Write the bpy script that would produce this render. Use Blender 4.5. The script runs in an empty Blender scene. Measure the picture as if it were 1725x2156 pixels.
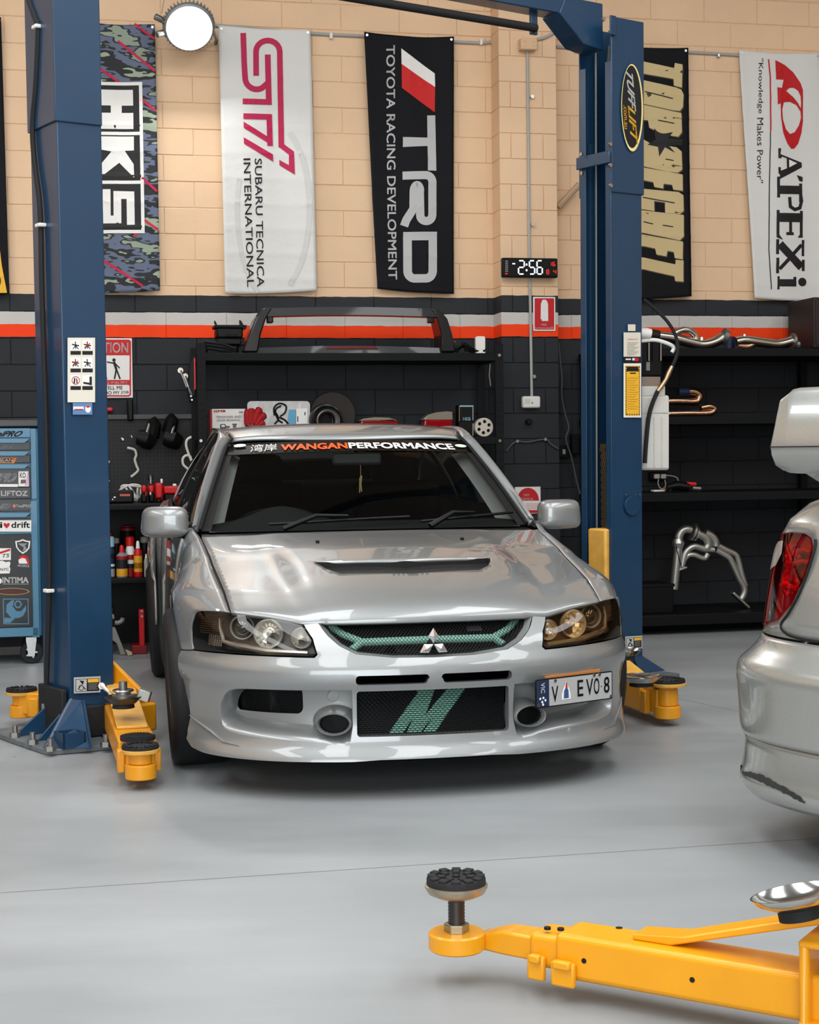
import bpy, bmesh, math, random
import numpy as np
from mathutils import Matrix, Vector
from mathutils.geometry import tessellate_polygon, delaunay_2d_cdt

# ------------------------------------------------------------------ camera, daylight, lamps, exposure
random.seed(7)
S = bpy.context.scene
COL = S.collection
W_PX, H_PX = 1725, 2156
F_PX, PITCH, ROLL, CAM_H = 3400.0, .037, -.0123, 1.235
_F = np.array([0, math.cos(PITCH), -math.sin(PITCH)])
_R0 = np.array([1., 0, 0]); _U0 = np.cross(_R0, _F)
_R = math.cos(ROLL) * _R0 + math.sin(ROLL) * _U0
_U = -math.sin(ROLL) * _R0 + math.cos(ROLL) * _U0
cam = bpy.data.cameras.new('camera'); cam.sensor_fit = 'VERTICAL'; cam.sensor_height = 36
cam.lens = F_PX * 36 / H_PX; cam.clip_end = 200
cam_o = bpy.data.objects.new('camera', cam); COL.objects.link(cam_o)
cam_o.matrix_world = Matrix(((_R[0], _U[0], -_F[0], 0), (_R[1], _U[1], -_F[1], 0), (_R[2], _U[2], -_F[2], CAM_H), (0, 0, 0, 1)))
S.camera = cam_o
S.view_settings.view_transform = 'Standard'; S.view_settings.look = 'None'
S.view_settings.exposure = .90; S.view_settings.gamma = 1; S.view_settings.use_curve_mapping = False
S.cycles.use_denoising = True
S.cycles.max_bounces = 8; S.cycles.transparent_max_bounces = 16; S.cycles.sample_clamp_indirect = 4

wld = bpy.data.worlds.new('sky'); S.world = wld; wld.use_nodes = True
_nt = wld.node_tree; _bg = _nt.nodes['Background']
_sky = _nt.nodes.new('ShaderNodeTexSky'); _sky.sky_type = 'HOSEK_WILKIE'; _sky.turbidity = 6; _sky.sun_direction = (.3, -.5, .8)
_nt.links.new(_sky.outputs[0], _bg.inputs[0]); _bg.inputs[1].default_value = 1.0

def area_light(name, loc, rot, sx, sy, power, col=(1, 1, 1), shape='RECTANGLE'):
    l = bpy.data.lights.new(name, 'AREA'); l.shape = shape; l.size = sx; l.size_y = sy; l.energy = power; l.color = col
    o = bpy.data.objects.new(name, l); COL.objects.link(o); o.location = loc; o.rotation_euler = rot
    return o
# daylight entering by the open roller door behind the photographer; the overhead strips are added fill
area_light('door_daylight', (-.5, -5.9, 2.3), (math.radians(90), 0, 0), 7.0, 4.2, 300, (.93, .97, 1))
for _x in (-4.6, -1.2, 2.2, 5.6):
    area_light('overhead_fill', (_x, 2.2, 5.9), (0, 0, 0), 1.5, 10.0, 165, (.98, .99, 1))

# ------------------------------------------------------------------ geometry on the picture's rays
CAM = np.array([0, 0, CAM_H])
def ray(px, py):
    return _F + _R * (px - W_PX / 2) / F_PX - _U * (py - H_PX / 2) / F_PX
def floor_at(px, py, z=0.):
    d = ray(px, py); t = (z - CAM_H) / d[2]
    return CAM + d * t
class Plane:
    """a real plane in the room; call it with a picture point to get the point on it (in M's local space)"""
    def __init__(s, P0, N, M=None):
        s.P = np.array(P0, float); s.N = np.array(N, float); s.N /= np.linalg.norm(s.N)
        s.I = (M or Matrix.Identity(4)).inverted()
    def __call__(s, px, py, eps=0.):
        d = ray(px, py); t = ((s.P - CAM) @ s.N) / (d @ s.N)
        return s.I @ Vector(CAM + d * t + s.N * eps)
def frame(loc, rz=0.):
    return Matrix.Translation(Vector(loc)) @ Matrix.Rotation(rz, 4, 'Z')
def lplane(M, P0, N):
    """plane given in the local space of M"""
    return Plane(M @ Vector(P0), M.to_3x3() @ Vector(N), M)

# ------------------------------------------------------------------ materials
def hexc(h):
    h = h.lstrip('#'); v = [int(h[i:i + 2], 16) / 255 for i in (0, 2, 4)]
    return tuple(c / 12.92 if c < .04045 else ((c + .055) / 1.055) ** 2.4 for c in v) + (1,)
MATS = {}
def mat(name, col, rough=.5, metal=0., coat=0., bump=0., bscale=40., var=0., vscale=6., spec=.5, trans=0., ior=1.45, emit=0., aniso=None):
    if name in MATS: return MATS[name]
    m = bpy.data.materials.new(name); m.use_nodes = True; nt = m.node_tree; b = nt.nodes['Principled BSDF']
    c = hexc(col) if isinstance(col, str) else tuple(col) + (1,) * (4 - len(col))
    b.inputs['Base Color'].default_value = c; b.inputs['Roughness'].default_value = rough; b.inputs['Metallic'].default_value = metal
    b.inputs['Specular IOR Level'].default_value = spec; b.inputs['IOR'].default_value = ior
    b.inputs['Coat Weight'].default_value = coat; b.inputs['Coat Roughness'].default_value = .04
    b.inputs['Transmission Weight'].default_value = trans
    if emit: b.inputs['Emission Color'].default_value = c; b.inputs['Emission Strength'].default_value = emit
    tc = nt.nodes.new('ShaderNodeTexCoord')
    if bump:
        n = nt.nodes.new('ShaderNodeTexNoise'); n.inputs['Scale'].default_value = bscale; n.inputs['Detail'].default_value = 4
        bp = nt.nodes.new('ShaderNodeBump'); bp.inputs['Strength'].default_value = bump; bp.inputs['Distance'].default_value = .01
        nt.links.new(tc.outputs['Object'], n.inputs['Vector']); nt.links.new(n.outputs['Fac'], bp.inputs['Height']); nt.links.new(bp.outputs[0], b.inputs['Normal'])
    if var:
        n = nt.nodes.new('ShaderNodeTexNoise'); n.inputs['Scale'].default_value = vscale; n.inputs['Detail'].default_value = 6
        mx = nt.nodes.new('ShaderNodeMix'); mx.data_type = 'RGBA'
        mx.inputs[6].default_value = tuple(x * (1 - var) for x in c[:3]) + (1,); mx.inputs[7].default_value = tuple(min(1, x * (1 + var)) for x in c[:3]) + (1,)
        mr = nt.nodes.new('ShaderNodeMapRange'); mr.inputs[1].default_value = .3; mr.inputs[2].default_value = .7
        nt.links.new(tc.outputs['Object'], n.inputs['Vector']); nt.links.new(n.outputs['Fac'], mr.inputs[0]); nt.links.new(mr.outputs[0], mx.inputs[0]); nt.links.new(mx.outputs[2], b.inputs['Base Color'])
    MATS[name] = m
    return m
def clear_mat(name, tint, gloss=.1, rough=.02):
    """clear sheet: lets light straight through, tinted, with a mirror-like skin"""
    if name in MATS: return MATS[name]
    m = bpy.data.materials.new(name); m.use_nodes = True; nt = m.node_tree
    for n in list(nt.nodes): nt.nodes.remove(n)
    o = nt.nodes.new('ShaderNodeOutputMaterial'); t = nt.nodes.new('ShaderNodeBsdfTransparent'); g = nt.nodes.new('ShaderNodeBsdfGlossy')
    t.inputs[0].default_value = tuple(tint) + (1,); g.inputs['Roughness'].default_value = rough
    fr = nt.nodes.new('ShaderNodeFresnel'); fr.inputs[0].default_value = 1.45
    ma = nt.nodes.new('ShaderNodeMath'); ma.operation = 'MULTIPLY_ADD'; ma.inputs[1].default_value = .6; ma.inputs[2].default_value = gloss
    ma.use_clamp = True; mx = nt.nodes.new('ShaderNodeMixShader')
    nt.links.new(fr.outputs[0], ma.inputs[0]); nt.links.new(ma.outputs[0], mx.inputs[0]); nt.links.new(t.outputs[0], mx.inputs[1]); nt.links.new(g.outputs[0], mx.inputs[2]); nt.links.new(mx.outputs[0], o.inputs[0])
    MATS[name] = m
    return m

# ------------------------------------------------------------------ objects
def setp(o, label=None, cat=None, group=None, kind=None):
    if label: o['label'] = label
    if cat: o['category'] = cat
    if group: o['group'] = group
    if kind: o['kind'] = kind
    return o
def thing(name, label, cat, M, group=None):
    o = bpy.data.objects.new(name, None); o.empty_display_size = .1; COL.objects.link(o); o.matrix_world = M
    return setp(o, label, cat, group)
def obj_from(name, me, m, parent=None, M=None):
    o = bpy.data.objects.new(name, me); COL.objects.link(o)
    if m is not None: me.materials.append(m)
    if parent is not None: o.parent = parent
    if M is not None: o.matrix_local = M
    return o
def dup(root, M, label=None, group=None):
    r = root.copy(); COL.objects.link(r); r.matrix_world = M
    if label: r['label'] = label
    if group: r['group'] = group
    for ch in list(root.children):
        c = ch.copy(); COL.objects.link(c); c.parent = r
        for g in list(ch.children):
            d = g.copy(); COL.objects.link(d); d.parent = c
    return r
def bez(pts, n=8):
    """smooth curve through points"""
    P = [np.array(q, float) for q in pts]; out = []
    for i in range(len(P) - 1):
        p0 = P[max(i - 1, 0)]; p1 = P[i]; p2 = P[i + 1]; p3 = P[min(i + 2, len(P) - 1)]
        for k in range(n):
            t = k / n
            out.append(.5 * (2 * p1 + (p2 - p0) * t + (2 * p0 - 5 * p1 + 4 * p2 - p3) * t * t + (3 * p1 - p0 - 3 * p2 + p3) * t ** 3))
    out.append(P[-1]); return out
def axes(d):
    d = Vector(d).normalized(); a = Vector((0, 0, 1)) if abs(d.z) < .9 else Vector((1, 0, 0))
    u = d.cross(a).normalized(); return u, d.cross(u).normalized()
class MB:
    def __init__(s): s.v = []; s.f = []
    def add(s, vs, fs):
        n = len(s.v); s.v += [tuple(v) for v in vs]; s.f += [tuple(i + n for i in f) for f in fs]; return s
    def box(s, c, d, M=None, taper=1.):
        x, y, z = [q / 2 for q in d]; vs = []
        for k in (-1, 1):
            t = taper if k > 0 else 1.
            vs += [(-x * t, -y * t, k * z), (x * t, -y * t, k * z), (x * t, y * t, k * z), (-x * t, y * t, k * z)]
        vs = [Vector(v) for v in vs]
        if M is not None: vs = [M @ v for v in vs]
        vs = [v + Vector(c) for v in vs]
        return s.add(vs, [(3, 2, 1, 0), (4, 5, 6, 7), (0, 1, 5, 4), (1, 2, 6, 5), (2, 3, 7, 6), (3, 0, 4, 7)])
    def bb(s, a, b):
        return s.box([(p + q) / 2 for p, q in zip(a, b)], [abs(q - p) for p, q in zip(a, b)])
    def cyl(s, a, b, r, r2=None, n=16, cap=True):
        a = Vector(a); b = Vector(b); r2 = r if r2 is None else r2; u, w = axes(b - a); vs = []
        for P, q in ((a, r), (b, r2)):
            for i in range(n):
                t = 2 * math.pi * i / n; vs.append(P + u * math.cos(t) * q + w * math.sin(t) * q)
        fs = [(i, (i + 1) % n, n + (i + 1) % n, n + i) for i in range(n)]
        if cap: fs += [tuple(range(n))[::-1], tuple(range(n, 2 * n))]
        return s.add(vs, fs)
    def tube(s, pts, r, n=8, cap=True):
        P = [Vector(p) for p in pts]; rs = r if hasattr(r, '__len__') else [r] * len(P); vs = []; u = None
        for i, p in enumerate(P):
            t = (P[min(i + 1, len(P) - 1)] - P[max(i - 1, 0)]).normalized()
            if u is None: u, w = axes(t)
            else:
                u = (u - t * u.dot(t)).normalized(); w = t.cross(u)
            for k in range(n):
                a = 2 * math.pi * k / n; vs.append(p + u * math.cos(a) * rs[i] + w * math.sin(a) * rs[i])
        fs = [(i * n + k, i * n + (k + 1) % n, (i + 1) * n + (k + 1) % n, (i + 1) * n + k) for i in range(len(P) - 1) for k in range(n)]
        if cap: fs += [tuple(range(n))[::-1], tuple(range((len(P) - 1) * n, len(P) * n))]
        return s.add(vs, fs)
    def lathe(s, prof, n=24, M=None):
        """profile of (radius, height), turned about z"""
        vs = []
        for r, z in prof:
            for k in range(n):
                a = 2 * math.pi * k / n; v = Vector((r * math.cos(a), r * math.sin(a), z)); vs.append(M @ v if M is not None else v)
        fs = [(i * n + k, i * n + (k + 1) % n, (i + 1) * n + (k + 1) % n, (i + 1) * n + k) for i in range(len(prof) - 1) for k in range(n)]
        return s.add(vs, fs)
    def prism(s, poly, d, M=None):
        """closed polygon of 3-D points pushed along vector d"""
        P = [Vector(p) for p in poly]; n = len(P); Q = [p + Vector(d) for p in P]; vs = P + Q
        if M is not None: vs = [M @ v for v in vs]
        tri = tessellate_polygon([P]); fs = [tuple(t) for t in tri] + [tuple(n + i for i in t[::-1]) for t in tri]
        fs += [(i, (i + 1) % n, n + (i + 1) % n, n + i) for i in range(n)]
        return s.add(vs, fs)
    def flat(s, polys):
        P = [[Vector(p) for p in q] for q in polys]; tri = tessellate_polygon(P)
        return s.add([p for q in P for p in q], [tuple(t) for t in tri])
    def grid(s, fn, nu, nv, u=(0, 1), v=(0, 1)):
        vs = [fn(u[0] + (u[1] - u[0]) * i / nu, v[0] + (v[1] - v[0]) * j / nv) for i in range(nu + 1) for j in range(nv + 1)]
        return s.add(vs, [(i * (nv + 1) + j, (i + 1) * (nv + 1) + j, (i + 1) * (nv + 1) + j + 1, i * (nv + 1) + j + 1) for i in range(nu) for j in range(nv)])
    def strip(s, A, B):
        n = len(A); return s.add(list(A) + list(B), [(i, i + 1, n + i + 1, n + i) for i in range(n - 1)])
    def build(s, name, m, parent=None, bevel=0., ang=35, M=None, recalc=True, solid=0., seg=2, flatsh=False):
        me = bpy.data.meshes.new(name); me.from_pydata(s.v, [], s.f)
        if recalc:
            b = bmesh.new(); b.from_mesh(me); bmesh.ops.remove_doubles(b, verts=b.verts, dist=1e-5); bmesh.ops.recalc_face_normals(b, faces=b.faces); b.to_mesh(me); b.free()
        if not flatsh:
            me.shade_smooth(); me.set_sharp_from_angle(angle=math.radians(ang))
        o = obj_from(name, me, m, parent, M)
        if solid:
            md = o.modifiers.new('solid', 'SOLIDIFY'); md.thickness = solid; md.offset = -1
        if bevel:
            md = o.modifiers.new('bevel', 'BEVEL'); md.width = bevel; md.segments = seg; md.limit_method = 'ANGLE'; md.angle_limit = math.radians(40); md.harden_normals = False
        return o
def stroke(pts, w, closed=False):
    """2-D polyline to list of quads (as polygons) with mitred joints"""
    P = [np.array(p, float) for p in pts]
    n = len(P); L = []; Rr = []
    for i in range(n):
        a = P[i - 1] if (i or closed) else P[i]; b = P[(i + 1) % n] if (i < n - 1 or closed) else P[i]
        d1 = P[i] - a; d2 = b - P[i]
        d1 = d1 / (np.linalg.norm(d1) or 1); d2 = d2 / (np.linalg.norm(d2) or 1)
        if not d1.any(): d1 = d2
        if not d2.any(): d2 = d1
        nn = np.array([-d1[1] - d2[1], d1[0] + d2[0]]); q = np.linalg.norm(nn)
        nn = nn / q if q > 1e-6 else np.array([-d1[1], d1[0]])
        c = max(.35, nn @ np.array([-d1[1], d1[0]])); L.append(P[i] + nn * w / 2 / c); Rr.append(P[i] - nn * w / 2 / c)
    m = n if closed else n - 1
    return [[L[i], L[(i + 1) % n], Rr[(i + 1) % n], Rr[i]] for i in range(m)]
def ellipse(cx, cy, rx, ry, n=32, rot=0., a0=0, a1=360):
    out = []
    for i in range(n if a1 - a0 == 360 else n + 1):
        t = math.radians(a0 + (a1 - a0) * i / n); x, y = rx * math.cos(t), ry * math.sin(t)
        out.append((cx + x * math.cos(rot) - y * math.sin(rot), cy + x * math.sin(rot) + y * math.cos(rot)))
    return out
def rrect(x0, y0, x1, y1, r, n=5):
    out = []
    for cx, cy, a in ((x1 - r, y1 - r, 0), (x0 + r, y1 - r, 90), (x0 + r, y0 + r, 180), (x1 - r, y0 + r, 270)):
        for k in range(n + 1):
            t = math.radians(a + 90 * k / n); out.append((cx + r * math.cos(t), cy + r * math.sin(t)))
    return out
_TXT = {}; TXT_W = {}
def text_mesh(t, res=3):
    k = t
    if k in _TXT: return _TXT[k]
    cu = bpy.data.curves.new('text', 'FONT'); cu.body = t; cu.size = 1; cu.resolution_u = res; cu.fill_mode = 'FRONT'
    o = bpy.data.objects.new('text', cu); COL.objects.link(o); dg = bpy.context.evaluated_depsgraph_get(); dg.update()
    me = bpy.data.meshes.new_from_object(o.evaluated_get(dg)); v = [tuple(q.co[:2]) for q in me.vertices]; f = [tuple(p.vertices) for p in me.polygons]
    bpy.data.objects.remove(o); bpy.data.curves.remove(cu); bpy.data.meshes.remove(me)
    if v:
        xs = [q[0] for q in v]; ys = [q[1] for q in v]; x0, x1, y0, y1 = min(xs), max(xs), min(ys), max(ys)
        v = [((q[0] - x0) / ((x1 - x0) or 1), (q[1] - y0) / ((y1 - y0) or 1)) for q in v]
    _TXT[k] = (v, f); TXT_W[k] = (x1 - x0) if v else 0; return v, f
def lettering(name, t, m, parent, fn, bold=0., shear=0.):
    """text fitted to the unit square, laid on a surface by fn(u, v)"""
    v, f = text_mesh(t); mb = MB(); dx, dy = bold * .6 / (TXT_W[t] or 1), bold * .6 / .7; k = 1 - 2 * dx, 1 - 2 * dy
    for a, b in (((-1, -1), (1, -1), (1, 1), (-1, 1), (0, 0)) if bold else ((0, 0),)):      # heavier strokes by overprinting
        mb.add([fn(.5 + (u - .5) * k[0] + a * dx + shear * (w - .5), .5 + (w - .5) * k[1] + b * dy) for u, w in v], f)
    return mb.build(name, m, parent, recalc=False, flatsh=True)
def ptext(name, t, m, parent, pl, A, B, h, eps=.002, bold=0., shear=0., crop=(0, 0, 1)):
    """text whose base line runs from A to B in the picture, h high, printed on plane pl"""
    if ' ' in t:            # each word is a piece of its own
        wd = t.split(' '); Wt = lambda q: (text_mesh(q), TXT_W[q])[1]; W = Wt(t); A = np.array(A, float); B = np.array(B, float)
        for i, q in enumerate(wd): a = 1 - Wt(' '.join(wd[i:])) / W; b = Wt(' '.join(wd[:i + 1])) / W; o = ptext(name, q, m, parent, pl, A + (B - A) * a, A + (B - A) * b, h, eps, bold, shear, crop)
        return o
    ox, oy, k = crop; A = np.array(A, float) / k + (ox, oy); B = np.array(B, float) / k + (ox, oy); d = B - A; L = np.linalg.norm(d); up = np.array([d[1], -d[0]]) / L * h / k
    return lettering(name, t, m, parent, lambda u, v: pl(*(A + d * u + up * v), eps), bold, shear)
def pmark(name, polys, m, parent, pl, eps=.002, crop=(0, 0, 1)):
    """flat printed shapes: polygons in picture points on plane pl (a tuple (outer, holes...) makes holes)"""
    ox, oy, k = crop; fine_ = getattr(pl, 'fine', 0); mb = MB(); c = lambda q: pl(q[0] / k + ox, q[1] / k + oy, eps)
    if not fine_:
        for q in polys: mb.flat([[c(p) for p in r] for r in (q if isinstance(q, tuple) else (q,))])
    else:
        b = bmesh.new()
        for q in polys:
            P = [[Vector((p[0] / k, p[1] / k, 0)) for p in r] for r in (q if isinstance(q, tuple) else (q,))]; V = [b.verts.new(p) for r in P for p in r]
            for t in tessellate_polygon(P):
                try: b.faces.new([V[i] for i in t])
                except ValueError: pass
        for _ in range(6):
            L = [e for e in b.edges if e.calc_length() > fine_]
            if not L: break
            bmesh.ops.subdivide_edges(b, edges=L, cuts=1); bmesh.ops.triangulate(b, faces=b.faces)
        b.verts.index_update(); mb.add([pl(v.co.x + ox, v.co.y + oy, eps) for v in b.verts], [[v.index for v in f.verts] for f in b.faces]); b.free()
    return mb.build(name, m, parent, recalc=False, flatsh=True)
def panel(name, m, parent, fn, outer, holes=(), step=.02, solid=0., keep=None, extra=()):
    """sheet cut from the surface fn(u, v) along outlines given in (u, v)"""
    loops = [outer] + list(holes); V = []; E = []; 
    for lp in loops:
        n0 = len(V); pts = []
        for i, p in enumerate(lp):
            q = lp[(i + 1) % len(lp)]; L = math.hypot(q[0] - p[0], q[1] - p[1]); k = max(1, int(L / step + .5))
            pts += [(p[0] + (q[0] - p[0]) * j / k, p[1] + (q[1] - p[1]) * j / k) for j in range(k)]
        V += pts; n = len(pts); E += [(n0 + i, n0 + (i + 1) % n) for i in range(n)]
    def inside(p, lp):
        c = False; x, y = p; j = len(lp) - 1
        for i in range(len(lp)):
            xi, yi = lp[i]; xj, yj = lp[j]
            if (yi > y) != (yj > y) and x < (xj - xi) * (y - yi) / (yj - yi) + xi: c = not c
            j = i
        return c
    arr = np.array(V)
    us = [p[0] for p in outer]; vs = [p[1] for p in outer]; nu = int((max(us) - min(us)) / step) + 1; nv = int((max(vs) - min(vs)) / step) + 1
    for i in range(1, nu):
        for j in range(1, nv):
            p = (min(us) + i * step + (j % 2) * step * .3, min(vs) + j * step)
            if inside(p, outer) and not any(inside(p, h) for h in holes) and np.min((arr[:, 0] - p[0]) ** 2 + (arr[:, 1] - p[1]) ** 2) > (step * .45) ** 2: V.append(p)
    r = delaunay_2d_cdt([Vector(p) for p in V], E, [], 0, 1e-6)
    vo, fo = r[0], r[2]; keepf = []
    for f in fo:
        c = (sum(vo[i][0] for i in f) / 3, sum(vo[i][1] for i in f) / 3)
        if inside(c, outer) and not any(inside(c, h) for h in holes): keepf.append(f)
    mb = MB(); mb.add([fn(p[0], p[1]) for p in vo], keepf)
    return mb.build(name, m, parent, ang=50, solid=solid)

# ------------------------------------------------------------------ shared colours
M_BLACK = mat('black_plastic', '#08090a', .45, spec=.25)
M_DARK = mat('black_powder_coat', '#0d0f11', .55, spec=.2)
M_STEEL = mat('bare_steel', '#b9bab8', .3, 1.)
M_DULL = mat('dull_steel', '#8d8c88', .45, .9)
M_WHITE = mat('white_plastic', '#e6e5e0', .4)
M_WPRINT = mat('white_print', '#e9e8e4', .6)
M_BPRINT = mat('black_print', '#101114', .6)
M_GPRINT = mat('grey_print', '#8f9294', .6)
M_RPRINT = mat('red_print', '#c3121c', .55)
M_OPRINT = mat('orange_print', '#ff5a12', .5)
M_YPRINT = mat('yellow_print', '#eeb62c', .55)
M_RUBBER = mat('black_rubber', '#17181a', .75, bump=.2, bscale=60)
M_RED = mat('red_plastic', '#c00d12', .4)
M_CONDUIT = mat('grey_conduit', '#a9aaa6', .5)
M_CHROME = mat('chrome', '#e4e4e2', .08, 1.)

# ------------------------------------------------------------------ the shed
WALL_D, WALL_RZ = 11.042, .2139
M_W = frame((0, WALL_D, 0), WALL_RZ)                  # wall frame: x along the wall, -y out of it, z up
def wall(out=0., M=None):
    p = M_W @ Vector((0, -out, 0)); n = M_W.to_3x3() @ Vector((0, -1, 0)); return Plane(p, n, M or M_W)
def wthing(name, label, cat, px, py, out=0., group=None):
    """a thing at the wall whose base stands at a picture point; returns (empty, plane in its space)"""
    P = wall(out)(px, py); M = M_W @ Matrix.Translation(P); t = thing(name, label, cat, M, group); return t, wall(out, M), M
def pbox(mb, pl, x0, y0, x1, y1, depth, back=0.):
    """box whose front face covers a picture rectangle on pl, depth deep away from the viewer"""
    a = pl(x0, y0); b = pl(x1, y1); c = pl(x0, y1); d = pl(x1, y0); xa = (a.x + c.x) / 2; xb = (b.x + d.x) / 2; za = (c.z + b.z) / 2; zb = (a.z + d.z) / 2
    return mb.bb((xa, a.y + back, za), (xb, a.y + back + depth, zb))

def wall_paint():
    m = bpy.data.materials.new('painted_blocks'); m.use_nodes = True; nt = m.node_tree; b = nt.nodes['Principled BSDF']
    N = nt.nodes.new; g = N('ShaderNodeNewGeometry'); sx = N('ShaderNodeSeparateXYZ'); nt.links.new(g.outputs['Position'], sx.inputs[0])
    n1 = N('ShaderNodeTexNoise'); n1.inputs['Scale'].default_value = 9; nt.links.new(g.outputs['Position'], n1.inputs['Vector'])
    ad = N('ShaderNodeMath'); ad.operation = 'MULTIPLY_ADD'; ad.inputs[1].default_value = .012; nt.links.new(n1.outputs['Fac'], ad.inputs[0]); nt.links.new(sx.outputs[2], ad.inputs[2])
    mr = N('ShaderNodeMapRange'); mr.inputs[1].default_value = 1.506; mr.inputs[2].default_value = 2.506; nt.links.new(ad.outputs[0], mr.inputs[0])
    cr = N('ShaderNodeValToRGB'); cr.color_ramp.interpolation = 'CONSTANT'; e = cr.color_ramp.elements
    e[0].position = 0; e[0].color = hexc('#26292d'); e[1].position = .508; e[1].color = hexc('#f8430c')
    for p, c in ((.590, '#c9c6c1'), (.675, '#2a2d31'), (.789, '#e8c6a2')):
        q = e.new(p); q.color = hexc(c)
    nt.links.new(mr.outputs[0], cr.inputs[0])
    n2 = N('ShaderNodeTexNoise'); n2.inputs['Scale'].default_value = 2.2; n2.inputs['Detail'].default_value = 8; nt.links.new(g.outputs['Position'], n2.inputs['Vector'])
    m2 = N('ShaderNodeMapRange'); m2.inputs[1].default_value = .3; m2.inputs[2].default_value = .7; m2.inputs[3].default_value = .95; m2.inputs[4].default_value = 1.04; nt.links.new(n2.outputs['Fac'], m2.inputs[0])
    mx = N('ShaderNodeVectorMath'); mx.operation = 'SCALE'; nt.links.new(cr.outputs[0], mx.inputs[0]); nt.links.new(m2.outputs[0], mx.inputs[3]); nt.links.new(mx.outputs[0], b.inputs['Base Color'])
    n3 = N('ShaderNodeTexNoise'); n3.inputs['Scale'].default_value = 160; n3.inputs['Detail'].default_value = 3; nt.links.new(g.outputs['Position'], n3.inputs['Vector'])
    n4 = N('ShaderNodeTexNoise'); n4.inputs['Scale'].default_value = 22; nt.links.new(g.outputs['Position'], n4.inputs['Vector'])
    a2 = N('ShaderNodeMath'); a2.operation = 'ADD'; nt.links.new(n3.outputs['Fac'], a2.inputs[0]); nt.links.new(n4.outputs['Fac'], a2.inputs[1])
    bp = N('ShaderNodeBump'); bp.inputs['Strength'].default_value = .35; bp.inputs['Distance'].default_value = .004; nt.links.new(a2.outputs[0], bp.inputs['Height']); nt.links.new(bp.outputs[0], b.inputs['Normal'])
    b.inputs['Roughness'].default_value = .62; b.inputs['Specular IOR Level'].default_value = .25
    return m
M_BLOCK = wall_paint()
M_PLAIN = mat('plain_shed_wall', '#b8b2a6', .8, var=.05)
def floor_paint():
    m = bpy.data.materials.new('grey_epoxy_floor'); m.use_nodes = True; nt = m.node_tree; b = nt.nodes['Principled BSDF']; N = nt.nodes.new
    g = N('ShaderNodeNewGeometry'); n1 = N('ShaderNodeTexNoise'); n1.inputs['Scale'].default_value = .9; n1.inputs['Detail'].default_value = 9; n1.inputs['Roughness'].default_value = .62
    mp = N('ShaderNodeMapping'); mp.inputs['Scale'].default_value = (.6, 1.8, 1); nt.links.new(g.outputs['Position'], mp.inputs[0]); nt.links.new(mp.outputs[0], n1.inputs['Vector'])
    cr = N('ShaderNodeValToRGB'); e = cr.color_ramp.elements; e[0].position = .3; e[0].color = hexc('#878b8d'); e[1].position = .72; e[1].color = hexc('#9da1a3'); nt.links.new(n1.outputs['Fac'], cr.inputs[0])
    # scattered dark grit and scuffs
    v = N('ShaderNodeTexVoronoi'); v.inputs['Scale'].default_value = 3.1; nt.links.new(g.outputs['Position'], v.inputs['Vector'])
    lt = N('ShaderNodeMath'); lt.operation = 'LESS_THAN'; lt.inputs[1].default_value = .02; nt.links.new(v.outputs['Distance'], lt.inputs[0])
    n2 = N('ShaderNodeTexNoise'); n2.inputs['Scale'].default_value = 1.7; nt.links.new(g.outputs['Position'], n2.inputs['Vector'])
    gt = N('ShaderNodeMath'); gt.operation = 'GREATER_THAN'; gt.inputs[1].default_value = .56; nt.links.new(n2.outputs['Fac'], gt.inputs[0])
    mu = N('ShaderNodeMath'); mu.operation = 'MULTIPLY'; nt.links.new(lt.outputs[0], mu.inputs[0]); nt.links.new(gt.outputs[0], mu.inputs[1])
    mx = N('ShaderNodeMix'); mx.data_type = 'RGBA'; mx.inputs[7].default_value = hexc('#5a5c5c'); nt.links.new(mu.outputs[0], mx.inputs[0]); nt.links.new(cr.outputs[0], mx.inputs[6]); nt.links.new(mx.outputs[2], b.inputs['Base Color'])
    mr = N('ShaderNodeMapRange'); mr.inputs[3].default_value = .33; mr.inputs[4].default_value = .5; nt.links.new(n1.outputs['Fac'], mr.inputs[0]); nt.links.new(mr.outputs[0], b.inputs['Roughness'])
    n3 = N('ShaderNodeTexNoise'); n3.inputs['Scale'].default_value = 70; nt.links.new(g.outputs['Position'], n3.inputs['Vector'])
    bp = N('ShaderNodeBump'); bp.inputs['Strength'].default_value = .06; bp.inputs['Distance'].default_value = .004; nt.links.new(n3.outputs['Fac'], bp.inputs['Height']); nt.links.new(bp.outputs[0], b.inputs['Normal'])
    b.inputs['Specular IOR Level'].default_value = .35
    return m
setp(MB().bb((-7.5, -6.2, -.1), (9.5, 14.5, 0)).build('floor', floor_paint()), kind='structure')
# fine saw-cut joints in the slab
M_JOINT = mat('joint_filler', '#7d8080', .8)
for k, (a, b) in enumerate((((0, 1880), (1725, 1765)), ((1380, 1460), (1725, 1535)))):
    A = floor_at(*a); B = floor_at(*b); d = (B - A) / np.linalg.norm(B - A); n = np.array([-d[1], d[0], 0]) * .0025; A = A - d * 3; B = B + d * 3
    setp(MB().flat([[A - n + (0, 0, .0006), B - n + (0, 0, .0006), B + n + (0, 0, .0006), A + n + (0, 0, .0006)]]).build('trim_%d' % (k + 1), M_JOINT, flatsh=True, recalc=False), kind='structure')
setp(MB().bb((-7.5, -6.2, 6.0), (9.5, 15.5, 6.1)).build('ceiling', mat('grey_roof_sheet', '#9b9b98', .7)), kind='structure')
setp(MB().bb((-7.6, -6.2, 0), (-7.5, 15.5, 6)).build('wall_left', M_BLOCK), kind='structure')
setp(MB().bb((9.5, -6.2, 0), (9.6, 15.5, 6)).build('wall_right', M_BLOCK), kind='structure')
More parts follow.
